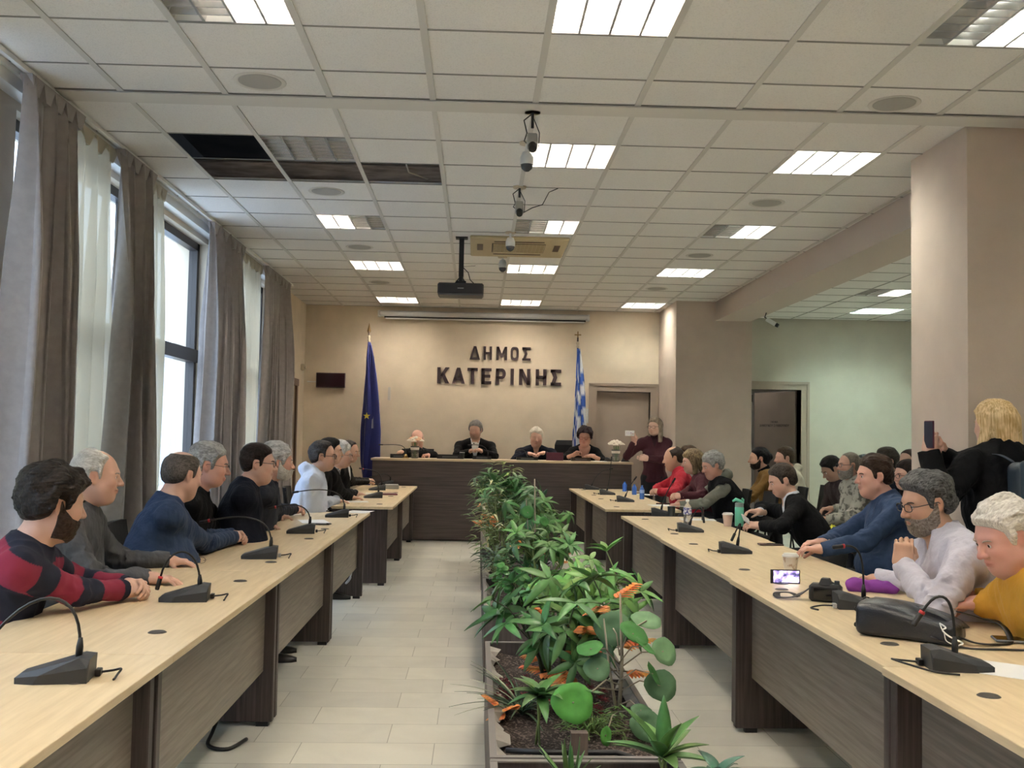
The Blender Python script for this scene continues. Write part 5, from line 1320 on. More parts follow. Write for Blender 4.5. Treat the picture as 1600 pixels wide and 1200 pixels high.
# ---- camera, bag
p = at_t(1290, 940); t = empty('photo_camera', (p[0], p[1], ZT), -.5, 'black photo camera with strap lying beside the black bag', 'camera')
MB().box(-.068, .068, -.033, .033, .0, .078, bev=.012).build('body', BLACK, t, ang=40)
MB().hull([(-.026, -.03, .076), (.026, -.03, .076), (-.026, .03, .076), (.026, .03, .076), (-.016, -.02, .102), (.016, -.02, .102), (-.016, .02, .102), (.016, .02, .102)]).build('viewfinder_hump', BLACK, t)
MB().lathe([(.036, .030), (.038, .05), (.036, .08), (.039, .085), (.039, .105), (.034, .11)], (-.0, 0, .038), 24, 1).build('lens', BLACK, t, ang=40); MB().lathe([(1e-6, .104), (.034, .104)], (0, 0, .038), 24, 1).build('lens_front', mat('lens_glass', (.02, .02, .03), .08), t)
MB().lathe([(1e-6, .094), (.011, .094), (.011, .078)][::-1], (.048, 0, 0), 16).build('mode_dial', DGREY, t); MB().box(-.06, -.03, .033, .04, .01, .07, bev=.004).build('grip', BLACK, t); MB().box(-.045, .03, -.0345, -.033, .014, .06).build('display', mat('dark_glass', (.01, .01, .012)), t)
def strap(pts, w_, th, name, mt, parent=None):
    P_ = sp(pts); m_ = MB(); n = len(P_); vs = []
    for i in range(n):
        tt = nrm(P_[min(i+1, n-1)]-P_[max(i-1, 0)]); sd = nrm(np.cross(tt, V(0, 0, 1)) if abs(tt[2]) < .9 else V(1, 0, 0)); nn = np.cross(sd, tt)
        for a_, b_ in ((-1, -1), (1, -1), (1, 1), (-1, 1)): vs.append(P_[i]+sd*a_*w_/2+nn*b_*th/2)
    fs = [(i*4+k, i*4+(k+1) % 4, i*4+4+(k+1) % 4, i*4+4+k) for i in range(n-1) for k in range(4)]+[(3, 2, 1, 0), (n*4-4, n*4-3, n*4-2, n*4-1)]
    return m_.add(vs, fs).build(name, mt, parent, True)
strap([(-.06, .0, .06), (-.10, -.01, .03), (-.14, -.03, .012), (-.20, -.02, .006), (-.21, .01, .02), (-.16, .03, .022), (-.12, .02, .008)], .032, .0025, 'neck_strap', BLACK, t)
a = at_t(1375, 985); b2 = at_t(1500, 1000)
LEA = mat('black_leather', (.022, .024, .03), .32, bump=.3, bscale=140)
t = empty('shoulder_bag', (1.575, 3.64, ZT), 0, 'black leather shoulder bag lying on its side on the right table', 'bag')
bagz = lambda p: np.stack([p[:, 0], p[:, 1], p[:, 2]/(1-.42*np.clip((p[:, 0]+.12)/.3, 0, 1))], 1)
bag = lambda p: rbox(bagz(p), (0, 0, .062), (.185, .105, .062), .028)-.004*wob(p, 22, 4)*1.5-.0012*wob(p, 90, 6)
vs, fs = surf(lambda p: smin(bag(p), ell(p, (-.06, 0, .085), (.10, .085, .045)), .05), (-.21, -.13, -.01), (.21, .13, .16), .005)
rz_ = -36*D2R
o = mesh_np('bag_body', vs, fs, LEA, t, True)
for q in ((-.187, -.06, .035), (-.187, .06, .035), (-.187, -.06, .095), (-.187, .06, .095)):
    o = MB().lathe([(1e-6, .007), (.006, .006), (.010, 0)], n=12).build('foot_stud', BLACK, t); o.location = q; o.rotation_euler = (0, -math.pi/2, 0)
strap([(-.17, -.095, .075), (-.17, .0, .132), (-.16, .09, .11)], .006, .004, 'seam_piping', BLACK, t)
strap([(-.15, .05, .125), (-.02, .055, .118), (.12, .05, .088), (.19, .03, .05)], .09, .004, 'flap', LEA, t)
strap([(.18, -.03, .03), (.24, -.02, .012), (.30, .03, .006), (.34, .12, .006), (.30, .20, .05), (.22, .20, .07), (.16, .1, .1)], .022, .004, 'shoulder_strap', BLACK, t)
strap([(.10, -.11, .03), (.22, -.10, .004), (.34, -.04, .004), (.46, .03, .004)], .018, .004, 'strap_end', BLACK, t)
wh_ = MB(); wh_.tube(sp([(.13, -.095, .08), (.155, -.115, .07), (.145, -.12, .06), (.17, -.12, .04), (.21, -.10, .02), (.20, -.12, .012)]), .003, 6); wh_.tube(sp([(.13, -.095, .08), (.14, -.112, .065), (.15, -.118, .05), (.16, -.12, .022), (.20, -.11, .008)]), .0022, 6); wh_.build('white_cord', WHITE, t, True)
t.rotation_euler[2] = rz_; t.scale = (.93, .93, .95)
a = at_t(1358, 928); vs, fs = surf(lambda p: smin(ell(p, (-.03, 0, .025), (.055, .04, .045)), ell(p, (.06, .03, .02), (.10, .035, .035)), .03)-.007*wob(p, 50, 3)-.005*wob(p, 90, 5), (-.13, -.08, -.005), (.2, .1, .08), .005)
vs[:, 2] = np.maximum(vs[:, 2], 0)
o = mesh_np('purple_scarf', vs, fs, mat('purple_cloth', (.22, .04, .30), .8, bump=.3), None, True); o.location = (a[0]+.0, a[1]+.06, ZT+.001); o.rotation_euler[2] = -.5; tag(o, 'purple cloth bunched behind the black bag', 'scarf')
# stacked loose cable under left tables etc.
t = MB().tube(sp([(-1.05, 4.85, .010), (-1.10, 4.7, .010), (-1.2, 4.75, .01), (-1.22, 4.9, .03), (-1.2, 5.0, .12)]), .009, 8).build('floor_cable', BLACK, None, True); tag(t, 'black cable loop on the floor under the left tables', 'cable')
t = MB().tube(sp([(-1.04, 8.9, .55), (-1.08, 8.8, .30), (-1.05, 8.72, .22), (-1.10, 8.8, .16), (-1.06, 8.88, .25), (-1.08, 8.93, .5)]), .007, 8).build('hanging_cable', GREYP, None, True); tag(t, 'grey cable bundle hanging under the far end of left tables', 'cable')
# ================================================================ flags
def flag(px, ptop, y, side, label, colf, finial, zb=.33, reach=(.04, .13), seed=0):
    a = atY(px, ptop, y); x = a[0]; zt = a[2]
    t = empty('flag', (x, y, zb), 0, label, 'flag', 'flags on poles by the far wall')
    MB().tube([(0, 0, 0), (0, 0, zt-zb-.09)], .013, 10).build('pole', mat('pole_dark', (.05, .03, .02), .4), t, True)
    MB().lathe([(1e-6, 0), (.15, 0), (.15, .02), (.03, .05), (.02, .08), (1e-6, .08)], n=24).build('pole_base', mat('pole_dark', (.05, .03, .02)), t, ang=40)
    zf = zt-zb-.09; f = MB(); BR = mat('finial_brass', (.30, .20, .09), .3, metal=.7)
    MB().lathe([(.012, zf-.16), (.024, zf-.14), (.014, zf-.12), (.026, zf-.09), (.012, zf-.06), (1e-6, zf-.05)], n=14).build('finial_knob', mat('finial_ivory', (.55, .48, .35), .3), t, True)
    if finial == 'spear': MB().hull([(0, -.006, zf-.06), (.03, 0, zf), (-.03, 0, zf), (0, .006, zf-.02), (0, 0, zf+.13), (0, -.008, zf)]).build('finial', BR, t)
    else: c_ = MB(); c_.box(-.009, .009, -.008, .008, zf-.06, zf+.09); c_.box(-.05, .05, -.008, .008, zf+.03, zf+.048); c_.build('finial', BR, t)
    # draped cloth: horizontal section is a folded curve, width grows downward
    nz, nu = 44, 60; z1 = zf-.17; z0 = .40 if side != 2 else .40; vs = []; cols = []; r = random.Random(seed)
    for j in range(nz+1):
        tt = j/nz; z = z1+(z0-z1)*tt; wd = reach[0]+(reach[1]-reach[0])*min(1, tt*1.6)**.8*(1 if tt < .85 else 1-.5*(tt-.85)/.15*1.2)
        for i in range(nu+1):
            u = i/nu; k = 3.5
            xx = wd*((1-math.cos(k*math.pi*2*u))*.5*(.45+.75*u)-.38+.35*u)+.012*math.sin(7*tt+u*6); yy = -.015-.085*u*wd/.13*.9+.02*math.sin(k*2*math.pi*2*u)+.012*math.sin(9*tt+9*u)
            zz = z-.10*u*tt*(1-tt)+(.16*(1-u))*tt*tt*0-(.18*(.5-abs(u-.5)))*tt**3
            vs.append((xx, yy, zz)); cols.append(colf(u, tt))
    n = nu+1; fs = [(j*n+i, j*n+i+1, (j+1)*n+i+1, (j+1)*n+i) for j in range(nz) for i in range(nu)]
    o = mesh_np('flag_cloth', np.array(vs), np.array(fs), FLAGM, t, True, np.array(cols))
    mod = o.modifiers.new('thickness', 'SOLIDIFY'); mod.thickness = .002
    return t, o
FLAGM = vcol_mat('flag_cloth', .55, sheen=.3)
t_eu, _ = flag(577, 508, 15.05, 0, 'dark blue flag with yellow star hanging on its pole left of the desk', lambda u, t: (.012, .02, .18) if not (.62 < u < .66) else (.5, .52, .6), 'spear', seed=1, reach=(.03, .20))  # the pale upright stripe is a highlight painted into the cloth colour
st = MB(); pts = [(math.cos(math.pi/2+k*math.pi/5)*(.055 if k % 2 == 0 else .022), 0, math.sin(math.pi/2+k*math.pi/5)*(.055 if k % 2 == 0 else .022)) for k in range(10)]
for dx, dz, sc_k in ((-.06, .52+1.45-.33, 1),):
    a = atY(573, 650, 14.9); base = (a[0]-t_eu.location[0], -.16, a[2]-.33)
    k0 = len(st.v); st.add([(base[0]+q[0], base[1], base[2]+q[2]) for q in pts]+[(base[0]+q[0], base[1]+.004, base[2]+q[2]) for q in pts], [tuple(range(10)), tuple(range(19, 9, -1))]+[(i, i+10, (i+1) % 10+10, (i+1) % 10) for i in range(10)])
st.build('flag_star', mat('flag_yellow', (.75, .65, .08), .6), t_eu)
def greek(u, t):
    k = int((u*3.4+t*7.5+.6*math.sin(t*9+u*4)) % 2); c = (.72, .75, .80) if k else (.02, .09, .45)
    return c
flag(903, 518, 15.05, 0, 'blue and white striped flag on a cross-topped pole beside the door', greek, 'cross', seed=2, reach=(.03, .13))
# ================================================================ planters
SOIL = mat('potting_soil', (.030, .018, .013), .95, bump=1, bscale=120, col2=(.16, .12, .10), vscale=90, lo=.52, hi=.62)
PLW = wood('planter_panel', (.060, .045, .045), (.105, .085, .083), .5, (60, 60, 2.5))
PLR = mat('planter_rim', (.20, .18, .17), .5)
ZP = .40
def planter(y0, y1, label, x0=.065, x1=.69):
    t = empty('planter_box', ((x0+x1)/2, (y0+y1)/2, 0), 0, label, 'planter', 'planter boxes down the aisle'); hx = (x1-x0)/2; hy = (y1-y0)/2
    b_ = MB(); b_.box(-hx, -hx+.018, -hy, hy, .01, ZP-.004); b_.box(hx-.018, hx, -hy, hy, .01, ZP-.004); b_.box(-hx+.018, hx-.018, -hy, -hy+.018, .01, ZP-.004); b_.box(-hx+.018, hx-.018, hy-.018, hy, .01, ZP-.004); b_.build('side_panels', PLW, t)
    r_ = MB(); r_.box(-hx-.002, -hx+.022, -hy, hy, ZP-.004, ZP); r_.box(hx-.022, hx+.002, -hy, hy, ZP-.004, ZP); r_.box(-hx, hx, -hy-.002, -hy+.022, ZP-.004, ZP+.001); r_.box(-hx, hx, hy-.022, hy+.002, ZP-.004, ZP+.001); r_.build('rim', PLR, t)
    nx, ny = 14, int((y1-y0)/.05); rr = random.Random(int(y0*10)); vs = []
    for j in range(ny+1):
        for i in range(nx+1): vs.append((-hx+.02+(2*hx-.04)*i/nx, -hy+.02+(2*hy-.04)*j/ny, ZP-.055+rr.uniform(-.012, .012)))
    n = nx+1; fs = [(j*n+i, j*n+i+1, (j+1)*n+i+1, (j+1)*n+i) for j in range(ny) for i in range(nx)]
    o = mesh_np('soil', np.array(vs), np.array(fs), SOIL, t, True)
    r2 = random.Random(5)                                                 # crumpled liner edge
    for sx in (-1, 1):
        ln = MB()
        y = -hy+.03; pr = None
        while y < hy-.03:
            q = (sx*(hx-.022), y, ZP-.005); q2 = (sx*(hx-.03-r2.uniform(.0, .05)), y, ZP-.02-r2.uniform(0, .03))
            if pr: ln.add([pr[0], pr[1], q2, q], [(0, 1, 2, 3)])
            pr = (q, q2); y += .06
        ln.build('liner', mat('liner_grey', (.34, .31, .28), .7), t)
    return t
P1 = planter(1.62, 3.34, 'dark planter box at the bottom picture edge, nearest the camera')
P2 = planter(3.36, 5.22, 'dark planter box with the schefflera and the large round leaves')
P3 = planter(5.98, 7.52, 'dark planter box with bare soil in its near left corner')
P3b = planter(7.54, 8.90, 'dark planter box in the middle of the plant row')
P4 = planter(9.50, 11.90, 'dark planter box farthest along, near the front desk')
pg = MB().tube([(.12, 3.5, ZP-.02), (.3, 3.46, ZP-.015), (.5, 3.52, ZP-.03), (.6, 3.42, ZP-.035)], .010, 8).build('irrigation_pipe', BLACK, None, True); tag(pg, 'black irrigation pipe lying on the soil of the near planter', 'pipe')
st_ = MB().box(-.028, .028, -.02, .02, 0, .13).build('wooden_stake', wood('stake_wood', (.07, .05, .045), (.15, .11, .09), .8, (60, 60, 4))); st_.location = (.36, 3.41, ZP-.06); tag(st_, 'short weathered wooden stake between the two near planters', 'stake')
# ---- leaves
def leaf_mat(nm, rough=.35):
    return vcol_mat(nm, rough, var=.22, spec=.5)
LEAFM = leaf_mat('leaf_green'); LEAFS = leaf_mat('leaf_soft', .6)
class Foliage:
    def __init__(s): s.v = []; s.f = []; s.c = []
    def leaf(s, base, d, up, l, w_, col, shape='lance', fold=.25, droop=.25, r=None):
        """one leaf as a folded, curved blade"""
        base = V(base); d = nrm(V(d)); up = V(up); sd = np.cross(d, up)
        if np.linalg.norm(sd) < 1e-3: sd = np.cross(d, V(1, 0, 0))
        sd = nrm(sd); nn = np.cross(sd, d); n = 8; o = len(s.v)
        for i in range(n+1):
            t = i/n
            if shape == 'lance': ww = w_*math.sin(math.pi*min(1, t*.93+.05))**.85*(1 if t < .55 else 1-.25*(t-.55)); ww = w_*2.05*(t+.02)**.62*max(0, 1-t)**.95
            elif shape == 'round': ww = w_*math.sqrt(max(0, 1-(2*t-1)**2))
            elif shape == 'blade': ww = w_*(1-t)**.6*min(1, t*6+.3)
            else: ww = w_*(4*t*(1-t))**.6
            if i in (0, n): ww = w_*.02
            c_ = base+d*l*t-nn*droop*l*t*t
            hk = fold*ww
            for q in (-1, 0, 1): s.v.append(c_+sd*q*ww*.5+nn*(hk if q else 0)); s.c.append(tuple(k*(1.18 if q == 0 else 1.0) for k in col))
        for i in range(n):
            a = o+i*3
            s.f += [(a, a+1, a+4, a+3), (a+1, a+2, a+5, a+4)]
    def disc(s, c, nrm_, r_, col, cup=.15, notch=True):
        c = V(c); nn = nrm(V(nrm_)); a = nrm(np.cross(nn, V(.3, .2, 1))); b = np.cross(nn, a); o = len(s.v); n = 20
        s.v.append(c-nn*cup*r_*.4); s.c.append(tuple(k*1.15 for k in col))
        for ring in (.55, 1.0):
            for k in range(n):
                th = 2*math.pi*k/n; rr = r_*ring*(1+.05*math.sin(3*th+1)+.02*math.sin(7*th))
                s.v.append(c+rr*(math.cos(th)*a+math.sin(th)*b*.92)+nn*(cup*r_*(ring**2-.4)+.03*r_*math.sin(4*th)*ring)); s.c.append(col)
        for k in range(n):
            k2 = (k+1) % n; s.f.append((o, o+1+k, o+1+k2)); s.f.append((o+1+k, o+1+n+k, o+1+n+k2, o+1+k2))
    def build(s, name, m, parent, org):
        vs = np.array(s.v)-V(org); me = bpy.data.meshes.new(name); me.from_pydata(vs.tolist(), [], s.f); me.materials.append(m)
        me.polygons.foreach_set('use_smooth', np.ones(len(me.polygons), dtype=bool))
        a = me.color_attributes.new('Col', 'FLOAT_COLOR', 'POINT'); c4 = np.ones((len(vs), 4), np.float32); c4[:, :3] = np.array(s.c); a.data.foreach_set('color', c4.ravel()); me.update()
        o = link(bpy.data.objects.new(name, me), parent); md = o.modifiers.new('thickness', 'SOLIDIFY'); md.thickness = .0012; return o
def gcol(r, base=(.075, .20, .055), v=.35):
    k = 1+r.uniform(-v, v); return (base[0]*k*(1+r.uniform(-.15, .3)), base[1]*k, base[2]*k*(1+r.uniform(-.2, .2)))
STEM = mat('stem_bark', (.16, .13, .09), .7); STEMG = mat('stem_light_green', (.22, .30, .10), .6); STEMD = mat('stem_dark', (.035, .045, .02), .6)
def plant_root(x, y, label, name, cat='plant', z=ZP-.05): return empty(name, (x, y, z), 0, label, cat, 'plants in the planter boxes')
def schefflera(x, y, h, spread, n, seed, label, base=(.07, .20, .05), ll=.105, lw=.036, nst=4, stemm=None, petiole=.16):
    r = random.Random(seed); t = plant_root(x, y, label, 'umbrella_plant'); z0 = ZP-.05; F_ = Foliage(); S_ = MB()
    for k in range(nst):
        a = 2*math.pi*k/nst+r.uniform(-.4, .4); q = spread*r.uniform(.3, .65); hh = h*r.uniform(.6, .85)
        tip = V(x+q*math.cos(a), y+q*math.sin(a), z0+hh); root_ = V(x+.02*math.cos(a), y+.02*math.sin(a), z0)
        mid = (root_+tip)/2+V(math.cos(a), math.sin(a), 0)*(-.15*q)
        S_.tube([root_-t_loc(t), mid-t_loc(t), tip-t_loc(t)], [.009, .008, .005], 7)
        for j in range(n):
            a2 = a+r.uniform(-1.7, 1.7)+j*2.4; el = r.uniform(-.1, 1.1); ds = V(math.cos(a2)*math.cos(el), math.sin(a2)*math.cos(el), math.sin(el))
            s0 = mid+(tip-mid)*r.uniform(.35, 1.0); e = s0+ds*petiole*r.uniform(.6, 1.35)
            S_.tube([s0-t_loc(t), (s0+e)/2+V(0, 0, .02)-t_loc(t), e-t_loc(t)], .0028, 5)
            nl = r.choice((4, 5, 6, 6, 7)); cup_ = r.uniform(-.45, .95); c = gcol(r, base); lk = r.uniform(.75, 1.2)
            u_ = nrm(ds+V(r.uniform(-.3, .3), r.uniform(-.5, .1), r.uniform(.2, .9))); ax = nrm(np.cross(u_, V(.2, .9, .3))); bx = np.cross(u_, ax)
            for i in range(nl):
                th = 2*math.pi*i/nl+r.uniform(-.15, .15); d = math.cos(th)*ax+math.sin(th)*bx+u_*(cup_-r.uniform(0, .45))
                F_.leaf(e, d, u_, ll*lk*r.uniform(.8, 1.1), lw*lk, tuple(k_*(1+r.uniform(-.12, .12)) for k_ in c), 'lance', .22, r.uniform(.1, .45))
    S_.build('stems', stemm or STEMG, t, True); F_.build('foliage', LEAFM, t, t_loc(t)); return t
def t_loc(t): return V(*t.location)
def bushy(x, y, h, spread, n, seed, label, base=(.075, .20, .05), ll=.09, lw=.04, shape='lance', name='leafy_plant', col2=None, m=None, up=.4, z=ZP-.05):
    r = random.Random(seed); t = plant_root(x, y, label, name, z=z); F_ = Foliage(); S_ = MB(); o = t_loc(t)
    for k in range(n):
        a = r.uniform(0, 6.28); q = spread*math.sqrt(r.random()); hh = h*(.35+.65*r.random())*(1-.35*(q/spread)**2)
        e = o+V(q*math.cos(a), q*math.sin(a), hh); s0 = o+V(q*.2*math.cos(a), q*.2*math.sin(a), 0)
        if k % 2 == 0: S_.tube([s0-o, (s0+e)/2+V(0, 0, .03)-o, e-o], .0026, 5)
        c = gcol(r, base if (col2 is None or r.random() > .35) else col2)
        for i in range(r.choice((2, 3, 4))):
            a2 = a+r.uniform(-1.4, 1.4); d = V(math.cos(a2), math.sin(a2), r.uniform(-.3, up)+.1)
            b_ = e+V(r.uniform(-.02, .02), r.uniform(-.02, .02), r.uniform(-.05, .02))
            if shape == 'round': F_.disc(b_, V(math.cos(a2)*.5, math.sin(a2)*.5-.3, 1), lw*r.uniform(.7, 1.1), c)
            else: F_.leaf(b_, d, V(0, 0, 1), ll*r.uniform(.7, 1.2), lw*r.uniform(.8, 1.15), c, shape, .2, r.uniform(.1, .5))
    S_.build('stems', STEMG, t, True); F_.build('foliage', m or LEAFM, t, o); return t
def rosette(x, y, h, n, l, w_, seed, label, base, name='rosette_plant', shape='lance', tilt=(.3, 1.2), stem=None, droop=.35):
    r = random.Random(seed); t = plant_root(x, y, label, name); F_ = Foliage(); o = t_loc(t); c0 = o+V(0, 0, h); S_ = MB()
    for k in range(3): S_.tube([(r.uniform(-.02, .02), r.uniform(-.02, .02), 0), (r.uniform(-.01, .01), r.uniform(-.01, .01), h)], .004, 6)
    for k in range(n):
        a = k*2.4; el = tilt[0]+(tilt[1]-tilt[0])*k/n; d = V(math.cos(a)*math.cos(el), math.sin(a)*math.cos(el), math.sin(el))
        F_.leaf(c0, d, V(0, 0, 1) if el < 1.2 else V(math.cos(a), math.sin(a), .1), l*r.uniform(.75, 1.1), w_, gcol(r, base, .25), shape, .25, droop)
    S_.build('stems', stem or STEMG, t, True); F_.build('foliage', LEAFM, t, o); return t
# near planter
schefflera(.34, 4.28, .46, .46, 7, 11, 'tall umbrella plant with pointed leaflets leaning left over the near planter', (.065, .19, .055), .150, .050, 5, STEMD)
schefflera(.56, 4.85, .50, .34, 8, 12, 'bright green umbrella plant behind the round leaved one', (.11, .28, .07), .13, .044, 5)
# large round leaves on thin grey stems, each leaf where it grows
def roundleaf(x, y, label, specs, seed, stemtop):
    r = random.Random(seed); t = plant_root(x, y, label, 'round_leaf_plant'); o = t_loc(t); F_ = Foliage(); S_ = MB()
    S_.tube([(0, 0, 0), (.01, 0, stemtop*.5), (.0, .0, stemtop)], [.009, .007, .004], 8); S_.tube([(0, 0, 0), (-.04, 0, stemtop*.45), (-.06, .02, stemtop*.8)], [.007, .005, .003], 7)
    for px_, py_, D_, rpx, nv, col in specs:
        p = atY(px_, py_, D_); R_ = rpx*D_/F_PX; s0 = o+V(0, 0, max(.05, min(stemtop, (p[2]-o[2])*.75)))
        F_.disc(p, nv, R_, col); S_.tube([s0-o, (s0+p)/2+V(0, 0, .03)-o, p-o], .0028, 6)
    S_.build('stems', mat('stem_grey', (.30, .25, .19), .7), t, True); F_.build('leaves', LEAFS, t, o); return t
GA, GB, GC, GD = (.075, .165, .075), (.045, .19, .035), (.085, .32, .05), (.14, .27, .13)
roundleaf(.565, 3.92, 'plant with large round leaves on grey stems at the right planter edge', [
  (958, 982, 3.98, 29, (-.25, -.9, .35), GA), (1010, 970, 4.05, 24, (.1, -.45, .9), GD), (990, 990, 3.9, 26, (.5, -.5, .85), GB), (1007, 1010, 3.84, 21, (.7, -.2, .9), GB),
  (1037, 1018, 3.9, 24, (.5, -.75, .4), GD), (1032, 1071, 3.85, 26, (.1, -.95, .3), GA), (1020, 1053, 3.80, 21, (.85, -.25, .5), GB), (933, 1045, 3.80, 21, (-.2, -.85, .5), GA), (922, 1014, 3.82, 22, (-.3, -.3, .9), GB),
  (943, 1020, 4.0, 18, (-.5, -.8, .1), GA), (895, 1098, 3.56, 33, (-.1, -1, .25), GC), (925, 1081, 3.6, 22, (.2, .15, .95), GD), (1009, 1134, 3.68, 26, (.15, -.92, .35), GA), (1003, 1112, 3.74, 18, (.2, -.4, .9), GA), (946, 1150, 3.6, 16, (.75, -.6, .1), GC)], 5, .50)
rosette(.245, 3.66, .17, 18, .145, .055, 21, 'small rosette plant with pointed leaves in front of the schefflera', (.075, .18, .055), 'pointed_leaf_plant', tilt=(-.1, 1.0))
rosette(.60, 3.20, .10, 12, .19, .068, 22, 'broad pointed leaf plant at the bottom right of the planter', (.085, .21, .055), 'pointed_leaf_plant', tilt=(.1, 1.35), droop=.2)
rosette(.74, 3.05, .10, 9, .13, .05, 23, 'dark leaf plant overhanging the planter edge at the picture bottom', (.04, .13, .08), 'pointed_leaf_plant', tilt=(.0, .9))
rosette(.30, 3.1, .03, 12, .16, .022, 27, 'sprouting stalks at the very bottom of the near planter', (.07, .17, .05), 'sprout', tilt=(.8, 1.5), droop=.1)
bushy(.46, 3.82, .09, .13, 70, 31, 'low feathery green fern on the soil of the near planter', (.10, .20, .045), .045, .008, name='fern', shape='blade')
def autumn(x, y, z, n, seed, label, sp=.2, l=.12):
    r = random.Random(seed); t = plant_root(x, y, label, 'orange_leaf_spray'); o = t_loc(t); F_ = Foliage(); S_ = MB()
    for k in range(n):
        a = r.uniform(0, 6.28); d0 = V(math.cos(a), math.sin(a), r.uniform(-.2, .7)); b_ = o+V(0, 0, z*r.uniform(.3, 1)); e = b_+nrm(d0)*sp*r.uniform(.3, 1)
        S_.tube([o-o+V(0, 0, 0), b_-o, e-o], .0025, 5); sd = nrm(np.cross(d0, V(0, 0, 1)))
        for i in range(7):
            for s_ in (-1, 1):
                p_ = e+nrm(d0)*l*i/7; F_.leaf(p_, nrm(d0)*.8+sd*s_, V(0, 0, 1), l*.62*(1-i*.08), .036, (.80*r.uniform(.8, 1.1), .27*r.uniform(.7, 1.3), .08), 'lance', .1, .2)
    S_.build('stems', STEM, t, True); F_.build('foliage', LEAFS, t, o); return t
autumn(.47, 4.25, .34, 20, 41, 'orange autumn leaf spray behind the schefflera stems', .22)
autumn(.13, 4.0, .06, 3, 42, 'small orange leaves at the left edge of the near planter', .05, .07)
autumn(.52, 8.1, .32, 8, 43, 'orange autumn leaves in the middle planter box', .2)
autumn(.24, 9.9, .30, 6, 44, 'orange autumn leaves in the far planter box', .2)
autumn(.08, 11.2, .32, 4, 45, 'pale orange leaves at the left end of the far planter', .1)
def mums(x, y, seed, label):
    r = random.Random(seed); t = plant_root(x, y, label, 'red_flower_clump'); o = t_loc(t); F_ = Foliage()
    for k in range(26):
        c = o+V(r.uniform(-.13, .13), r.uniform(-.10, .10), r.uniform(.02, .10))
        for i in range(14):
            a = i*2.4; el = .1+1.2*i/14; F_.leaf(c, V(math.cos(a)*math.cos(el), math.sin(a)*math.cos(el), math.sin(el)), V(0, 0, 1), .020, .008, (.15*r.uniform(.6, 1.3), .012, .018), 'lance', .2, .3)
    F_.build('blossoms', LEAFS, t, o); return t
mums(.40, 4.02, 51, 'dark red blossoms low in the near planter'); mums(.22, 4.18, 52, 'dark red blossoms on the left of the near planter')
# strappy plant
def strappy(x, y, n, l, seed, label, cols, z=0):
    r = random.Random(seed); t = plant_root(x, y, label, 'striped_grass_plant'); o = t_loc(t); F_ = Foliage()
    for k in range(n):
        a = r.uniform(0, 6.28); el = r.uniform(.5, 1.3); F_.leaf(o+V(0, 0, z), V(math.cos(a)*math.cos(el), math.sin(a)*math.cos(el), math.sin(el)), V(0, 0, 1), l*r.uniform(.6, 1.1), .014, r.choice(cols), 'blade', .2, r.uniform(.5, .95))
    F_.build('foliage', LEAFM, t, o); return t
strappy(.20, 4.05, 34, .26, 61, 'dark arching grass under the left of the schefflera', [(.05, .10, .045), (.30, .32, .22), (.04, .08, .05)])
# second box
schefflera(.44, 6.85, .46, .30, 7, 71, 'umbrella plant on the right of the second planter', (.085, .20, .06), .12, .045, 4)
bushy(.27, 6.75, .34, .16, 34, 72, 'small round leaved plant at the left of the second planter', (.06, .22, .055), .05, .028, 'round', 'money_plant')
bushy(.17, 7.3, .36, .14, 26, 73, 'dark drooping leaf plant at the left edge of second planter', (.045, .12, .055), .10, .035)
roundleaf(.44, 7.6, 'grey stemmed plant with green round leaves in the middle planter', [(865, 868, 7.5, 10.5, (.2, -.9, .4), GB), (832, 885, 7.5, 10, (-.2, -.9, .4), (.035, .12, .06)), (848, 874, 7.6, 8, (0, -.8, .5), GB), (838, 812, 7.6, 9, (.1, -.8, .6), (.05, .20, .05)), (828, 820, 7.7, 9, (-.5, -.8, .3), (.04, .16, .05)), (850, 815, 7.5, 9, (.5, -.8, .3), GB), (824, 800, 7.6, 11, (-.3, -.9, .3), GB)], 6, .78)
schefflera(.50, 8.3, .70, .34, 7, 74, 'tall glossy umbrella plant in the middle planter', (.075, .19, .055), .15, .052, 4)
bushy(.22, 8.3, .62, .24, 60, 75, 'pale variegated bush at the left of the middle planter', (.14, .26, .09), .10, .030, col2=(.30, .36, .18), name='variegated_bush')
strappy(.17, 7.75, 30, .22, 76, 'cream striped grass at the left of the middle planter', [(.35, .34, .22), (.10, .16, .06)], .05)
schefflera(.40, 10.2, .78, .34, 8, 77, 'large leafed plant in the far planter box', (.070, .19, .065), .15, .055, 4)
bushy(.20, 10.4, .74, .24, 56, 78, 'light green pointed bush on the left of the far planter', (.13, .25, .08), .11, .034, col2=(.28, .34, .16), name='variegated_bush')
bushy(.30, 11.5, .86, .30, 70, 79, 'tallest mixed bush at the far end of the planters', (.10, .22, .07), .13, .045, col2=(.20, .30, .10))
bushy(.56, 9.9, .66, .18, 36, 80, 'yellow green bush on the right of the far planter', (.13, .26, .07), .10, .032)
schefflera(.15, 11.6, .80, .26, 5, 81, 'slender leafed plant at the far left end of the planters', (.075, .17, .07), .13, .042, 3)
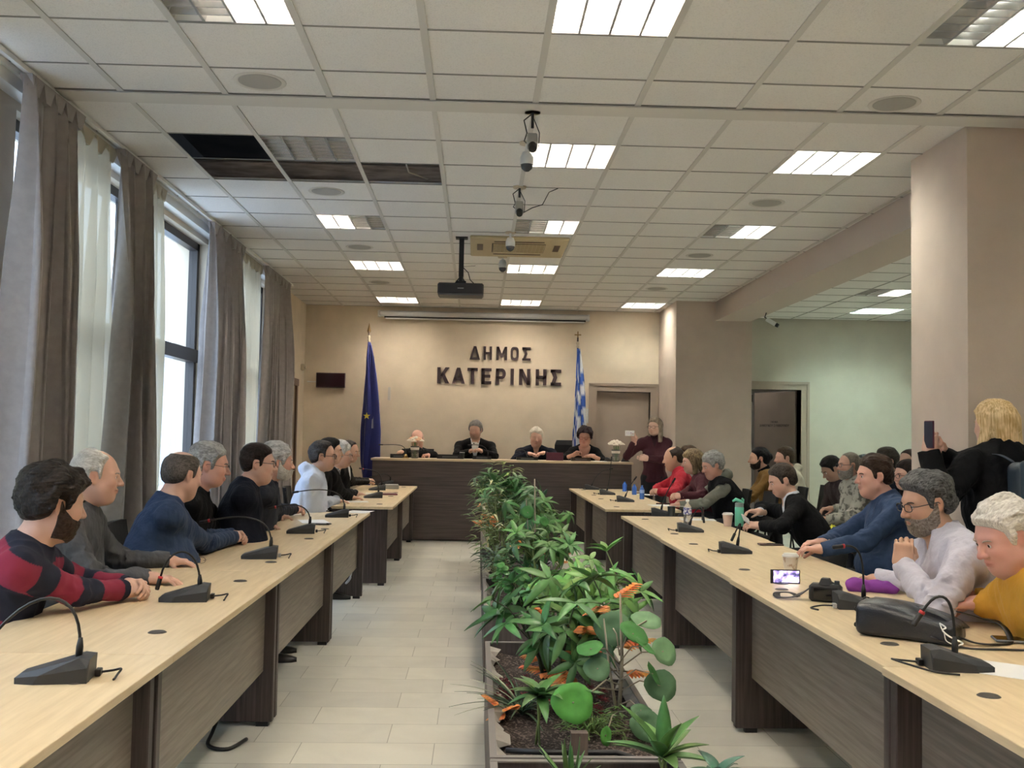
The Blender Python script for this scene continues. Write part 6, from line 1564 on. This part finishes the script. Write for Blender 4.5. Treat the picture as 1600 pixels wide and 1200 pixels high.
# ================================================================ people
SKINM = vcol_mat('skin', .5, bump=.12, sss=.06); EYEMAT = eye_material()
def cl(name, c, rough=.85, **k): return mat('cloth_'+name, c, rough, bump=k.pop('bump', .55), bscale=k.pop('bscale', 14), bdist=.03, stretch=(1, 1.3, .8), **k)
def stripes(ts, ta, x):
    k = np.floor((ts-.03)/.115) % 2 if ts is not None else np.floor((ta-.04)/.118) % 2
    return np.where(k[:, None] > 0, np.array([[.22, .018, .045]]), np.array([[.012, .014, .030]])).astype(np.float32)
BLK = cl('black', (.0055, .0055, .0065), spec=.2); NAVY = cl('navy', (.012, .018, .045)); NAVYD = cl('dark_navy', (.005, .007, .016), spec=.2); WSH = cl('white_shirt', (.70, .72, .78)); 
def ppl(label, px, D, body, seat_lab=None, **k):
    """px: pixel of the head centre, D: distance down the hall"""
    p = atY(px[0], px[1], D); r_ = k.pop('res', None) or max(4.5, min(11, D*.95)); hr = max(3.2, min(9, D*.75))
    st = k.get('stand'); fz = k.get('foot_z', 0)
    inf = person(label, p, body=body, res=r_, hres=hr, group=None, **k)
    if not st:
        Hp = inf['Hp']; b = k.get('thighdir', body)
        w_ = label.split()[:11]
        while w_[-1] in ('and', 'with', 'the', 'in', 'on', 'at', 'by', 'a', 'near', 'of', 'over', 'to', 'behind', 'between', 'beside', 'hand', 'far', 'thin', 'short', 'dark', 'grey-haired', 'left', 'right', 'next'): w_.pop()
        chair(Hp[0], Hp[1], b, seat_lab or 'chair under the '+' '.join(w_).replace(',', ''), z=fz, back=.02)
    inf['root'].name = 'person'; return inf
def table_hands(pl, pr, d=(1, .2), z=.775, curl=.45, dl=None, dr=None):
    a = atZ(pl[0], pl[1], z) if pl is not None else None; b = atZ(pr[0], pr[1], z) if pr is not None else None
    f = V(*d, 0); out = []
    for q, s_, dd in ((a, -1, dl), (b, 1, dr)):
        if q is None: out.append(None); continue
        ff = nrm(V(*dd, 0)) if dd is not None else nrm(f); out.append(dict(w=q-ff*.06+V(0, 0, .005), d=ff+V(0, 0, -.05), n=(0, 0, 1), curl=curl))
    return out
def clasp_px(px, py, D=None, z=.80, d=(1, .1), **k):
    p = atZ(px, py, z) if D is None else atY(px, py, D); return clasp(p, d, **k)
SK1, SK2, SK3, SK4 = (.56, .335, .25), (.60, .37, .285), (.50, .30, .21), (.58, .32, .25)
WHITEH, GREYH, DKGREY, BRN, BLKH = (.42, .40, .37), (.20, .195, .19), (.085, .08, .075), (.045, .026, .016), (.012, .009, .008)
# left side
ppl('person in crimson and navy striped sweater leaning on the near left table', (84, 786), 3.93, 80, face=48, pitch=10, hs=1.08, hands=clasp_px(226, 918, z=.80, d=(1, .12)), hair=dict(kind='short', line='full', th=.020, top=.014, rough=.007, seed=3), haircol=BLKH, haircol2=(.05, .035, .025),
    beard=dict(shadow=.5, th=.003, col=(.05, .028, .02)), top=dict(mat=vcol_mat('striped_knit', .9, bump=.3, bscale=600), colf=stripes, wr=.006, collar=.02, cr=.016), fat=.6, belly=.5, lean=75, shoulder=.19, skin=SK2)
ppl('person in grey shirt with white hair and receding hairline, hand on the table', (152, 744), 4.85, 85, face=76, pitch=4, hs=1.0, hands=table_hands((282, 878), (255, 905), (1, .0), dl=(1, .1)), hair=dict(kind='short', line='high', th=.011, top=.004, seed=5, bald=(.045, .05, .13, .075)), haircol=(.34, .32, .29), haircol2=(.60, .58, .54),
    brow=(.25, .22, .2), top=dict(mat=cl('grey_shirt', (.060, .062, .070), .8), name='shirt', wr=.009, collar=.045, cr=.014), fat=.5, belly=.5, lean=80, skin=SK1)
ppl('person in navy blue pullover with balding crown, hands folded on the table', (285, 742), 5.55, 68, face=42, pitch=12, hs=1.02, hands=clasp_px(382, 838, z=.80, d=(.95, .3)), hair=dict(kind='short', line='short', th=.007, top=.0, seed=6, rough=.002, bald=(.058, -.02, .135, .085)), haircol=(.10, .085, .075), haircol2=(.22, .19, .17),
    top=dict(mat=cl('blue_pullover', (.012, .032, .085), .8), wr=.006, collar=.035, cr=.014), fat=.9, belly=1.0, lean=52, skin=SK2, shoulder=.20)
ppl('person in black sweater with grey hair and thin glasses behind the blue pullover', (327, 727), 6.15, 84, face=80, pitch=8, hs=1.08, hands=table_hands((416, 815), (396, 826), (1, .1)), hair=dict(kind='short', line='short', th=.012, top=.006, seed=8, rough=.005), haircol=GREYH, haircol2=(.45, .44, .42), glasses='half', top=dict(mat=BLK, wr=.006), fat=.3, lean=80, skin=SK4)
ppl('person in dark navy sweater with short dark hair and glasses holding a white object', (404, 724), 6.65, 80, face=84, pitch=4, hs=1.02, hands=table_hands((446, 808), (424, 822), (1, .1), curl=.8), hair=dict(kind='short', line='short', th=.009, top=.006, seed=9, rough=.003), haircol=(.03, .017, .013), haircol2=(.07, .045, .035), glasses='black', top=dict(mat=NAVYD, wr=.005), fat=.6, belly=.7, lean=70, skin=SK2)
ppl('person in dark jacket with longer grey hair and white beard', (434, 722), 7.35, 82, face=70, pitch=4, hs=1.04, hands=clasp_px(474, 796, z=.80, d=(1, .2)), hair=dict(kind='short', line='full', th=.020, top=.006, seed=10, rough=.007), haircol=(.28, .28, .28), haircol2=(.58, .58, .58), beard=dict(th=.010, col=(.40, .38, .35), col2=(.62, .60, .57)), top=dict(mat=cl('jacket_navy', (.014, .017, .030)), wr=.008, collar=.05, name='jacket'), lean=80, skin=SK4)
ppl('person in white hoodie with dark hair and glasses at the table gap', (505, 713), 9.15, 86, face=88, pitch=3, hs=1.10, hands=table_hands((545, 777), (534, 783), (1, .15)), hair=dict(kind='short', line='high', th=.010, top=.010, seed=11, rough=.004), haircol=(.05, .04, .035), haircol2=(.12, .10, .09), glasses='black', beard=dict(only_shadow=1, shadow=.45, col=(.2, .17, .15)), top=dict(mat=cl('white_hoodie', (.56, .61, .74)), hood=1, wr=.011, name='hoodie', th=.018), fat=.4, belly=.4, lean=66, skin=SK1)
ppl('person with dark hair mostly hidden behind the white hoodie', (517, 706), 9.95, 86, face=84, hs=1.05, hair=dict(kind='short', th=.012, seed=12), haircol=BLKH, top=dict(mat=BLK), lean=75)
ppl('person in black jacket with patterned scarf and white-grey hair', (532, 711), 10.35, 86, face=90, pitch=6, hs=1.10, hands=table_hands((563, 772), (556, 778), (1, .0)), hair=dict(kind='short', line='full', th=.016, top=.008, seed=13, rough=.006), haircol=(.35, .35, .34), haircol2=(.65, .65, .63), glasses='half',
    top=dict(mat=BLK, v=(.20, .06), wr=.007, name='jacket', under=dict(mat=mat('patterned_scarf', (.60, .64, .70), .7, col2=(.05, .07, .12), vscale=55, lo=.46, hi=.54), name='scarf')), lean=72, skin=SK2)
ppl('person in dark suit and white shirt at the far end of the left tables', (547, 706), 11.6, 95, face=105, pitch=8, hs=1.0, hands=clasp_px(584, 752, z=.84, d=(1, -.1)), hair=dict(kind='short', line='high', th=.008, top=.004, seed=14), haircol=(.05, .04, .035), top=dict(mat=BLK, v=(.22, .06), name='suit_jacket', under=dict(mat=WSH, name='shirt', cuffs=1)), lean=88, skin=SK3)
# dais
ppl('person in black sweater with bald head bowed over the front desk', (652, 687), 14.66, 180, face=178, pitch=38, hs=1.12, foot_z=.33, seat=.80, hands=[dict(w=(atY(628, 706, 14.45)), d=(-.3, -1, 0), n=(0, 0, 1), curl=.8), dict(w=(atY(668, 711, 14.5)), d=(-.4, -.8, 0), n=(0, 0, 1), curl=.7)], hair=dict(kind='short', th=.004, top=0, rough=.001, seed=15, bald=(.09, .02, .13, .12), bh=.09), haircol=(.30, .20, .15), brow=(.2, .13, .1), top=dict(mat=BLK, th=.014), fat=.6, belly=.4, shoulder=.23, skin=(.66, .38, .29))
i_ = ppl('person in black cardigan and white shirt with grey hair looking at a phone', (743, 672), 14.68, 180, face=195, pitch=10, hs=1.10, foot_z=.33, seat=.80, hands=[dict(zmin=1.02, pole=(.95, .15, -.55), w=atY(752, 705, 14.38), d=(-.5, -1, .35), n=(.6, 0, .6), curl=.9), dict(zmin=1.02, pole=(-.95, .15, -.55), w=atY(735, 705, 14.38), d=(.5, -1, .35), n=(-.6, 0, .6), curl=.9)], hair=dict(kind='short', line='short', th=.010, top=.010, seed=16, rough=.004), haircol=(.13, .125, .12), haircol2=(.30, .29, .28), beard=dict(only_shadow=1, shadow=.5, col=(.25, .2, .17)), top=dict(mat=BLK, v=(.28, .055), name='cardigan', under=dict(mat=WSH, name='shirt', v=(.07, .03))), shoulder=.23, skin=(.52, .31, .23))
ppl('person in dark navy zip top with white hair on the dais', (838, 683), 14.68, 180, face=183, pitch=10, hs=1.10, foot_z=.33, seat=.80, hands=[dict(zmin=1.02, pole=(.95, .15, -.55), w=atY(850, 708, 14.42), d=(-.8, -.6, 0), n=(0, 0, 1), curl=.8), dict(zmin=1.02, pole=(-.95, .15, -.55), w=atY(826, 709, 14.42), d=(.8, -.6, 0), n=(0, 0, 1), curl=.8)], hair=dict(kind='short', line='short', th=.013, top=.008, seed=17, part=40, rough=.005), haircol=(.45, .41, .33), haircol2=(.75, .70, .60), brow=(.4, .33, .27), top=dict(mat=NAVYD, v=(.08, .025), collar=.045), fat=.6, belly=.5, shoulder=.23, skin=(.66, .40, .32))
ppl('person in black V-neck top with short curly dark hair and red glasses', (914, 682), 14.68, 180, face=195, pitch=14, hs=1.08, foot_z=.33, seat=.80, female=True, hands=[dict(zmin=1.02, pole=(.95, .15, -.55), w=atY(925, 712, 14.42), d=(-1, -.2, 0), n=(0, 0, 1), curl=.6), dict(zmin=1.02, pole=(-.95, .15, -.55), w=atY(898, 710, 14.36), d=(.5, -.7, .5), n=(0, .3, 1), curl=.9)], hair=dict(kind='curly', line='short', th=.016, top=.016, seed=18, rough=.006), haircol=(.018, .010, .012), haircol2=(.05, .02, .025), glasses='red', top=dict(mat=BLK, v=(.17, .075), collar=0, cut=.45, name='blouse'), shoulder=.17, fat=.5, belly=.4, skin=(.64, .37, .28))
# standing, filming
W_P = atY(991, 690, 13.42)
r0 = ppl('person in burgundy blazer standing and filming with a white phone', (1023, 667), 13.5, 190, face=215, pitch=4, hs=1.0, stand=True, female=True, hands=[dict(w=atY(1012, 716, 13.3), d=(-1, -.1, 0), n=(0, -1, .2), curl=.7, table=False, pole=(.9, 0, -.6)), dict(w=W_P, d=(-.25, -.2, 1), n=(.2, .9, .1), curl=.9, table=False, pole=(-.8, .2, -1))],
    hair=dict(kind='long', len=.20, th=.012, top=.006, seed=19, line='short'), haircol=(.19, .14, .10), haircol2=(.42, .34, .26), glasses='black', top=dict(mat=cl('burgundy', (.060, .010, .018)), name='blazer', hem=-.06, collar=.0, v=(.12, .04), under=dict(mat=cl('burgundy_dark', (.035, .008, .012)), name='turtleneck', collar=.10)), shoulder=.165, size=1.0, skin=(.66, .42, .33), legcol=(.01, .01, .011))
p = atY(984, 677, 13.36); t = empty('mobile_phone', p, 0, 'white phone held up by the person in the burgundy blazer', 'phone', 'mobile phones'); MB().box(-.062, .062, -.004, .004, -.036, .036, bev=.003).build('body', WHITE, t); MB().box(-.045, .045, -.0052, -.004, -.02, .02).build('back_print', mat('phone_print', (.8, .8, .82), .4, col2=(.3, .2, .3), vscale=120, lo=.52, hi=.56), t)
# right side, front row
ppl('person in red fleece with thin dark hair at the far right table', (1052, 716), 12.0, 275, face=272, pitch=8, hs=1.12, hands=clasp_px(1018, 768, z=.83, d=(-1, -.2)), hair=dict(kind='short', line='high', th=.006, top=.002, seed=20, bald=(.06, .04, .125, .085), rough=.002), haircol=(.07, .05, .04), top=dict(mat=cl('red_fleece', (.42, .012, .03)), collar=.055, wr=.009, name='fleece', th=.018), fat=.6, belly=.5, lean=285, skin=SK3)
ppl('person with brown hair hidden between the red fleece and highlighted hair', (1074, 713), 12.5, 270, face=268, hs=1.05, hair=dict(kind='short', th=.012, seed=21), haircol=(.10, .06, .035), top=dict(mat=cl('grey_white', (.4, .4, .42))), skin=SK1)
ppl('person in maroon top with brown and blond wavy bob', (1082, 722), 11.35, 275, face=268, pitch=6, hs=1.10, female=True, hands=clasp_px(1050, 775, z=.83, d=(-1, -.1)), hair=dict(kind='bob', len=.12, th=.014, top=.012, seed=22, line='full', wide=.092), haircol=(.10, .06, .035), haircol2=(.50, .36, .20), top=dict(mat=cl('maroon', (.07, .010, .018)), wr=.009), lean=285, skin=(.62, .38, .30), shoulder=.165)
ppl('person in black vest over grey-green hoodie looking down, grey hair', (1113, 727), 10.75, 268, face=258, pitch=18, hs=1.12, hands=[dict(w=atY(1062, 789, 10.55), d=(-1, -.2, 0), n=(0, 0, 1), curl=.8), dict(w=atY(1072, 783, 10.9), d=(-1, 0, 0), n=(0, 0, 1), curl=.8)], hair=dict(kind='short', line='full', th=.012, top=.004, seed=23, rough=.007), haircol=(.17, .165, .16), haircol2=(.42, .41, .40), top=dict(mat=cl('sage_hoodie', (.17, .175, .14)), hood=1, name='hoodie', vest=BLK, wr=.008), fat=.5, belly=.5, lean=270, skin=(.60, .33, .25))
ppl('person in mustard jacket with dark hair and dark scarf', (1186, 717), 12.1, 275, face=275, pitch=2, hs=1.12, hands=[dict(w=atY(1146, 792, 11.9), d=(-1, -.1, -.1), n=(0, -.3, 1), curl=.8), dict(w=atY(1152, 797, 12.1), d=(-1, 0, 0), n=(0, 0, 1), curl=.8)], hair=dict(kind='bun', line='short', th=.008, top=.003, seed=24), haircol=(.012, .010, .012), beard=dict(th=.002, shadow=.5, col=(.03, .02, .015)), top=dict(mat=cl('mustard', (.22, .115, .025)), name='jacket', collar=.02, wr=.008, under=dict(mat=BLK, name='scarf', collar=.075)), lean=278, skin=(.60, .35, .25))
ppl('person in cream white hoodie with short brown hair by the open door', (1226, 716), 12.6, 272, face=268, pitch=2, hs=1.15, hair=dict(kind='short', line='short', th=.006, top=.010, seed=25, rough=.002), haircol=(.08, .05, .03), top=dict(mat=cl('cream_hoodie', (.52, .49, .40)), hood=1, name='hoodie', wr=.010, th=.018), fat=.5, lean=275, skin=(.62, .36, .28))
h7 = ppl('person in black suit and white shirt looking down at a phone', (1222, 751), 7.9, 275, face=270, pitch=20, hs=1.04, hands=[dict(w=atY(1190, 822, 7.75), d=(-1, .1, .1), n=(0, -.5, .8), curl=.75), dict(w=atY(1188, 800, 8.05), d=(-1, -.1, .1), n=(0, .2, 1), curl=.7)], hair=dict(kind='short', line='short', th=.008, top=.006, seed=26, rough=.003), haircol=(.045, .032, .025), haircol2=(.13, .10, .08), top=dict(mat=BLK, name='suit_jacket', v=(.2, .05), collar=.03, under=dict(mat=WSH, name='shirt', collar=.06, cuffs=1)), fat=.3, lean=292, skin=SK2)
p = atY(1166, 812, 7.82); t = empty('mobile_phone', p, 0, 'pale phone held by the person in the black suit', 'phone', 'mobile phones'); MB().box(-.036, .036, -.07, .07, -.004, .004, bev=.003).build('body', mat('phone_pale', (.5, .5, .52), .3), t); t.rotation_euler = (.35, .6, .1)
ppl('person in dark jacket with black hair bowed by the green-lit wall', (1299, 733), 11.3, 265, face=262, pitch=32, hs=1.12, hair=dict(kind='short', th=.012, top=.008, seed=27), haircol=BLKH, top=dict(mat=cl('dark_brown_jacket', (.035, .02, .02)), name='jacket', wr=.009, th=.02), fat=.4, lean=262, skin=(.40, .24, .17))
CAMO = mat('camo_grey', (.24, .235, .20), .85, col2=(.06, .06, .05), vscale=26, lo=.45, hi=.52, bump=.2, detail=2)
PALEJ = mat('pale_camo', (.36, .35, .30), .85, col2=(.13, .125, .105), vscale=20, lo=.52, hi=.60, bump=.2, detail=2)
h9 = ppl('person in pale camouflage jacket with glasses and grey beard', (1326, 727), 9.5, 268, face=262, pitch=2, hs=1.0, hands=[dict(w=atY(1290, 812, 9.35), d=(-1, -.1, .05), n=(0, -.4, .9), curl=.8), dict(w=atY(1300, 795, 9.8), d=(-1, -.1, 0), n=(0, 0, 1), curl=.8)], hair=dict(kind='short', th=.004, rough=.002, top=0, seed=28, line='high'), haircol=(.14, .12, .10), glasses='black', beard=dict(th=.008, col=(.16, .13, .11), col2=(.34, .31, .28)), cap=mat('camo_cap', (.10, .12, .12), .8, col2=(.03, .04, .04), vscale=40, lo=.47, hi=.53) if False else None, top=dict(mat=PALEJ, name='jacket', wr=.012, th=.026, collar=.05, legmat=mat('splash_trousers', (.02, .02, .022), .8, col2=(.35, .35, .33), vscale=60, lo=.60, hi=.64)), belly=.6, fat=.5, lean=262, skin=(.56, .31, .23))
ppl('person with dark camouflage cap and patterned jacket next to the glasses', (1350, 731), 9.9, 268, face=262, pitch=4, hs=1.05, hair=dict(kind='short', th=.004, rough=.002, top=0, seed=29), haircol=(.05, .04, .03), cap=mat('camo_cap', (.09, .12, .13), .8, col2=(.02, .03, .035), vscale=40, lo=.47, hi=.53), top=dict(mat=CAMO, name='jacket', wr=.012, th=.026, v=(.2, .05), under=dict(mat=BLK, name='shirt')), belly=.6, fat=.6, lean=262, skin=(.45, .22, .18))
ppl('person in blue sweater with brown hair, broad back, in the right row', (1365, 744), 6.15, 272, face=268, pitch=4, hs=1.0, hands=[dict(w=atY(1283, 858, 5.95), d=(-1, .1, 0), n=(0, 0, 1), curl=.6), dict(w=atY(1285, 848, 6.2), d=(-1, -.1, 0), n=(0, 0, 1), curl=.6)], hair=dict(kind='short', line='short', th=.013, top=.008, seed=30, rough=.006), haircol=(.045, .024, .016), haircol2=(.11, .065, .045), top=dict(mat=cl('blue_sweater', (.022, .048, .115)), wr=.008, collar=.035, cr=.014), fat=1.0, belly=1.0, shoulder=.20, lean=300, skin=(.64, .36, .28))
ppl('person with long dark hair and glasses behind the grey-haired one', (1416, 743), 8.8, 268, face=258, pitch=4, hs=1.05, female=True, hair=dict(kind='long', len=.22, th=.012, top=.008, seed=31), haircol=(.022, .014, .012), haircol2=(.06, .035, .03), glasses='black', top=dict(mat=BLK), skin=(.62, .38, .30))
ppl('person with brown hair at the back, only the top of the head showing', (1420, 724), 9.9, 268, face=250, hs=1.1, hair=dict(kind='short', line='high', th=.007, seed=32), haircol=(.06, .035, .025), top=dict(mat=NAVYD), skin=SK2)
ppl('person in black puffer coat hidden behind the blue sweater', (1384, 721), 9.3, 268, face=262, hs=1.05, hair=dict(kind='short', th=.010, seed=33), haircol=(.05, .04, .03), top=dict(mat=NAVYD, th=.035, wr=.014, collar=.06, name='coat'), skin=SK2)
# thoughtful man, white shirt
W1 = atY(1410, 884, 4.10)
ppl('person in white-lilac shirt with glasses resting chin on fist', (1447, 786), 4.22, 268, face=262, pitch=12, hs=1.01, hands=[dict(w=W1, d=(.05, -.05, 1), n=(-.35, -.95, .05), curl=1.3, thumb=.9, pole=(.9, -.1, -1), zmin=.79, flip=1), dict(w=atZ(1372, 906, .80), d=(-1, .05, 0), n=(.1, .3, 1), curl=1.3, thumb=.9)][::1], hair=dict(kind='short', line='short', th=.015, top=.010, seed=34, rough=.006), haircol=(.050, .048, .048), haircol2=(.26, .26, .26), beard=dict(th=.0022, shadow=.4, col=(.14, .11, .09), col2=(.30, .27, .24)), brow=(.05, .035, .03), glasses='black', top=dict(mat=cl('lilac_shirt', (.52, .50, .58), .7), name='shirt', wr=.010, collar=.05, cr=.016, v=(.07, .02), th=.018), fat=.6, belly=.5, lean=292, skin=(.54, .32, .22), shoulder=.20)
ppl('person in mustard yellow sweatshirt with white hair cut by the right edge', (1570, 838), 3.66, 275, face=263, pitch=22, hs=1.06, hands=[dict(w=atY(1530, 942, 3.88), d=(-1, .15, -.1), n=(0, 0, 1), curl=.5, pole=(.4, -1, -.2), zmin=.79), dict(w=atY(1515, 928, 4.0), d=(-1, -.1, 0), n=(0, 0, 1), curl=.5)], hair=dict(kind='short', line='short', th=.016, top=.012, seed=35, rough=.008), haircol=(.50, .46, .42), haircol2=(.82, .78, .72), brow=(.4, .33, .28), top=dict(mat=cl('yellow_sweatshirt', (.52, .27, .025)), wr=.010, th=.018, collar=.02, cr=.018, name='sweatshirt'), fat=.8, belly=.6, lean=280, skin=(.66, .35, .29), shoulder=.19)
# blonde, standing
P15 = atY(1452, 706, 5.45)
b15 = ppl('person with blond straight hair in black coat standing and holding up a phone', (1553, 664), 5.62, 350, face=335, pitch=4, hs=1.04, stand=True, female=True, hands=[dict(w=P15, d=(.1, .0, 1), n=(-.4, -.9, 0), curl=1.2, table=False, pole=(-.1, -.2, -1)), dict(w=atY(1466, 712, 5.60), d=(-.25, -.1, 1), n=(.6, .8, 0), curl=1.2, table=False, pole=(.3, .5, -1))],
    hair=dict(kind='long', len=.155, th=.014, top=.016, seed=36, line='full', flare=.012, fwd=.02), haircol=(.50, .32, .13), haircol2=(.88, .68, .40), top=dict(mat=BLK, name='coat', hem=-.35, th=.032, wr=.012, collar=.03), fat=.7, belly=.6, shoulder=.205, skin=(.66, .40, .31), legcol=(.01, .01, .011))
p = atY(1452, 679, 5.42); t = empty('mobile_phone', p, 0, 'dark phone with red case held high by the blond person', 'phone', 'mobile phones'); MB().box(-.005, .005, -.037, .037, -.075, .075, bev=.003).build('body', mat('case_maroon', (.10, .012, .03), .35), t); MB().box(-.0062, -.005, -.034, .034, -.07, .07).build('screen', mat('phone_dark', (.02, .012, .018), .4), t); t.rotation_euler = (0, 0, .25)
# backpack on the blond person's back
Rb = b15['root']; bk = -b15['F']; rt = V(b15['F'][1], -b15['F'][0], 0); HB = b15['Hp']
c_ = V(HB[0], HB[1], 1.19)+bk*.24
BPM = mat('backpack_leather', (.030, .045, .065), .4, bump=.25, bscale=160)
t = empty('backpack', c_, 0, 'dark blue-black leather backpack on the back of the blond person', 'backpack'); RB = np.stack([rt, bk, V(0, 0, 1)], 1)
vs, fs = surf(lambda p: rbox(p, (0, 0, 0), (.15, .065, .17), .045, RB)-.004*wob(p, 30, 8), (-.22, -.22, -.2), (.22, .22, .2), .007); mesh_np('backpack_body', vs, fs, BPM, t, True)
vs, fs = surf(lambda p: rbox(p, bk*.055+V(0, 0, .07), (.14, .03, .11), .025, RB), (-.22, -.22, -.1), (.22, .22, .22), .006); mesh_np('flap', vs, fs, mat('backpack_flap', (.05, .075, .10), .35, bump=.2), t, True)
def pt(a, b, c): return rt*a+bk*b+V(0, 0, c)
strap([pt(-.05, -.02, .17), pt(-.04, -.0, .23), pt(.04, 0, .23), pt(.05, -.02, .17)], .022, .006, 'top_handle', BPM, t)
for s_ in (-1, 1): strap([pt(s_*.08, -.06, .15), pt(s_*.10, -.06, .17), pt(s_*.115, -.15, .205), pt(s_*.125, -.26, .195), pt(s_*.13, -.36, .10), pt(s_*.145, -.325, .0), pt(s_*.15, -.20, -.10), pt(s_*.14, -.05, -.13)], .026, .005, 'shoulder_strap', BPM, t)
# what some of them hold
p = atY(742, 699, 14.30); t = empty('mobile_phone', p, 0, 'white phone held upright by the person on the dais', 'phone', 'mobile phones'); MB().box(-.037, .037, -.004, .004, -.06, .075, bev=.003).build('body', WHITE, t); MB().lathe([(1e-6, -.006), (.009, -.0055), (.01, -.004)], (-.015, 0, .055), 12, 1).build('camera_lens', BLACK, t)
p = atY(428, 803, 6.75) ; p = atZ(430, 812, .80); t = MB().lathe([(1e-6, -.012), (.014, -.012), (.02, 0), (.014, .012), (1e-6, .012)], n=14).build('white_cup_lid', WHITE, None, True); t.location = (p[0], p[1], .80); tag(t, 'small white round object in the hand of the dark navy sweater person', 'lid')
p = atY(1281, 812, 9.3); t = empty('mobile_phone', p, 0, 'black phone held low by the person in pale camouflage', 'phone', 'mobile phones'); MB().box(-.036, .036, -.07, .07, -.004, .004, bev=.003).build('body', BLACK, t); t.rotation_euler = (.4, .5, 0)
p = atY(1312, 832, 9.2); t = MB().box(-.10, .10, -.06, .06, -.03, .03, bev=.01).build('yellow_bag', mat('yellow_black', (.62, .62, .02), .5, col2=(.02, .02, .02), vscale=14, lo=.5, hi=.52)); t.location = p; t.rotation_euler = (.5, .3, .2); tag(t, 'black and yellow pouch on the lap of the camouflage jacket person', 'pouch')
# dais chairs get a tall leather back
p = atY(889, 690, 15.02)
ex = MB().hull([(-.26, 0, .0), (.26, 0, 0), (-.26, .05, 0), (.26, .05, 0), (-.22, .04, .52), (.22, .04, .52), (-.22, .09, .52), (.22, .09, .52), (-.25, .02, .45), (.25, .02, .45)]).build('leather_backrest', BLACK)
ex.parent = None; t = empty('desk_chair', (p[0]+.05, 15.16, .33), 0, 'black leather office chair behind the woman with curly hair', 'chair'); ex.parent = t; ex.location = (0, 0, .55); MB().tube([(0, .06, .0), (0, .06, .6)], .025, 8).build('post', BLACK, t); MB().lathe([(1e-6, 0), (.18, 0), (.16, .03), (1e-6, .04)], (0, .04, 0), 20).build('chair_base', BLACK, t)
# ---- bookcase seen through the open door
p = atY(1160, 640, 17.4)
t = empty('bookcase', (4.32, 17.35, 0), 0, 'brown wooden bookcase seen through the open door', 'bookcase'); BK = wood('bookcase_wood', (.22, .11, .045), (.34, .19, .08), .5, (50, 50, 3))
c_ = MB(); c_.box(-.45, .28, 0, .02, 0, 2.1); c_.box(.26, .28, -.38, 0, 0, 2.1); c_.box(-.45, -.43, -.38, 0, 0, 2.1); c_.box(-.45, .28, -.38, 0, 2.08, 2.1)
for z in (.05, .5, .95, 1.35, 1.72): c_.box(-.43, .26, -.36, 0, z, z+.02)
c_.build('carcass', BK, t); MB().box(-.43, .26, -.38, -.36, 1.84, 2.08).build('top_panel', mat('ochre_panel', (.42, .27, .08), .5), t)
r_ = random.Random(4)
for z in (.07, .52, .97, 1.37):
    x = -.41
    while x < .2:
        wd_ = r_.uniform(.045, .08); hh = r_.uniform(.24, .32); o = MB().box(0, wd_-.004, -.30, -.04, 0, hh, bev=.002).build('binder', mat('binder_%d' % r_.choice((1, 2, 3)), r_.choice(((.02, .02, .025), (.03, .03, .04), (.05, .03, .03))), .5)); o.location = (4.32+x, 17.35, z); tag(o, 'dark binder on a shelf of the bookcase beyond the open door', 'binder', 'binders in the bookcase'); x += wd_
p = atY(1163, 616, 17.2); o = MB().box(-.12, .12, -.1, .1, 0, .13, bev=.01).build('black_box', BLACK); o.location = (p[0], 17.2, 2.10); tag(o, 'black box on top of the bookcase beyond the door', 'box')
bpy.data.objects.remove(EYE_M['e'])
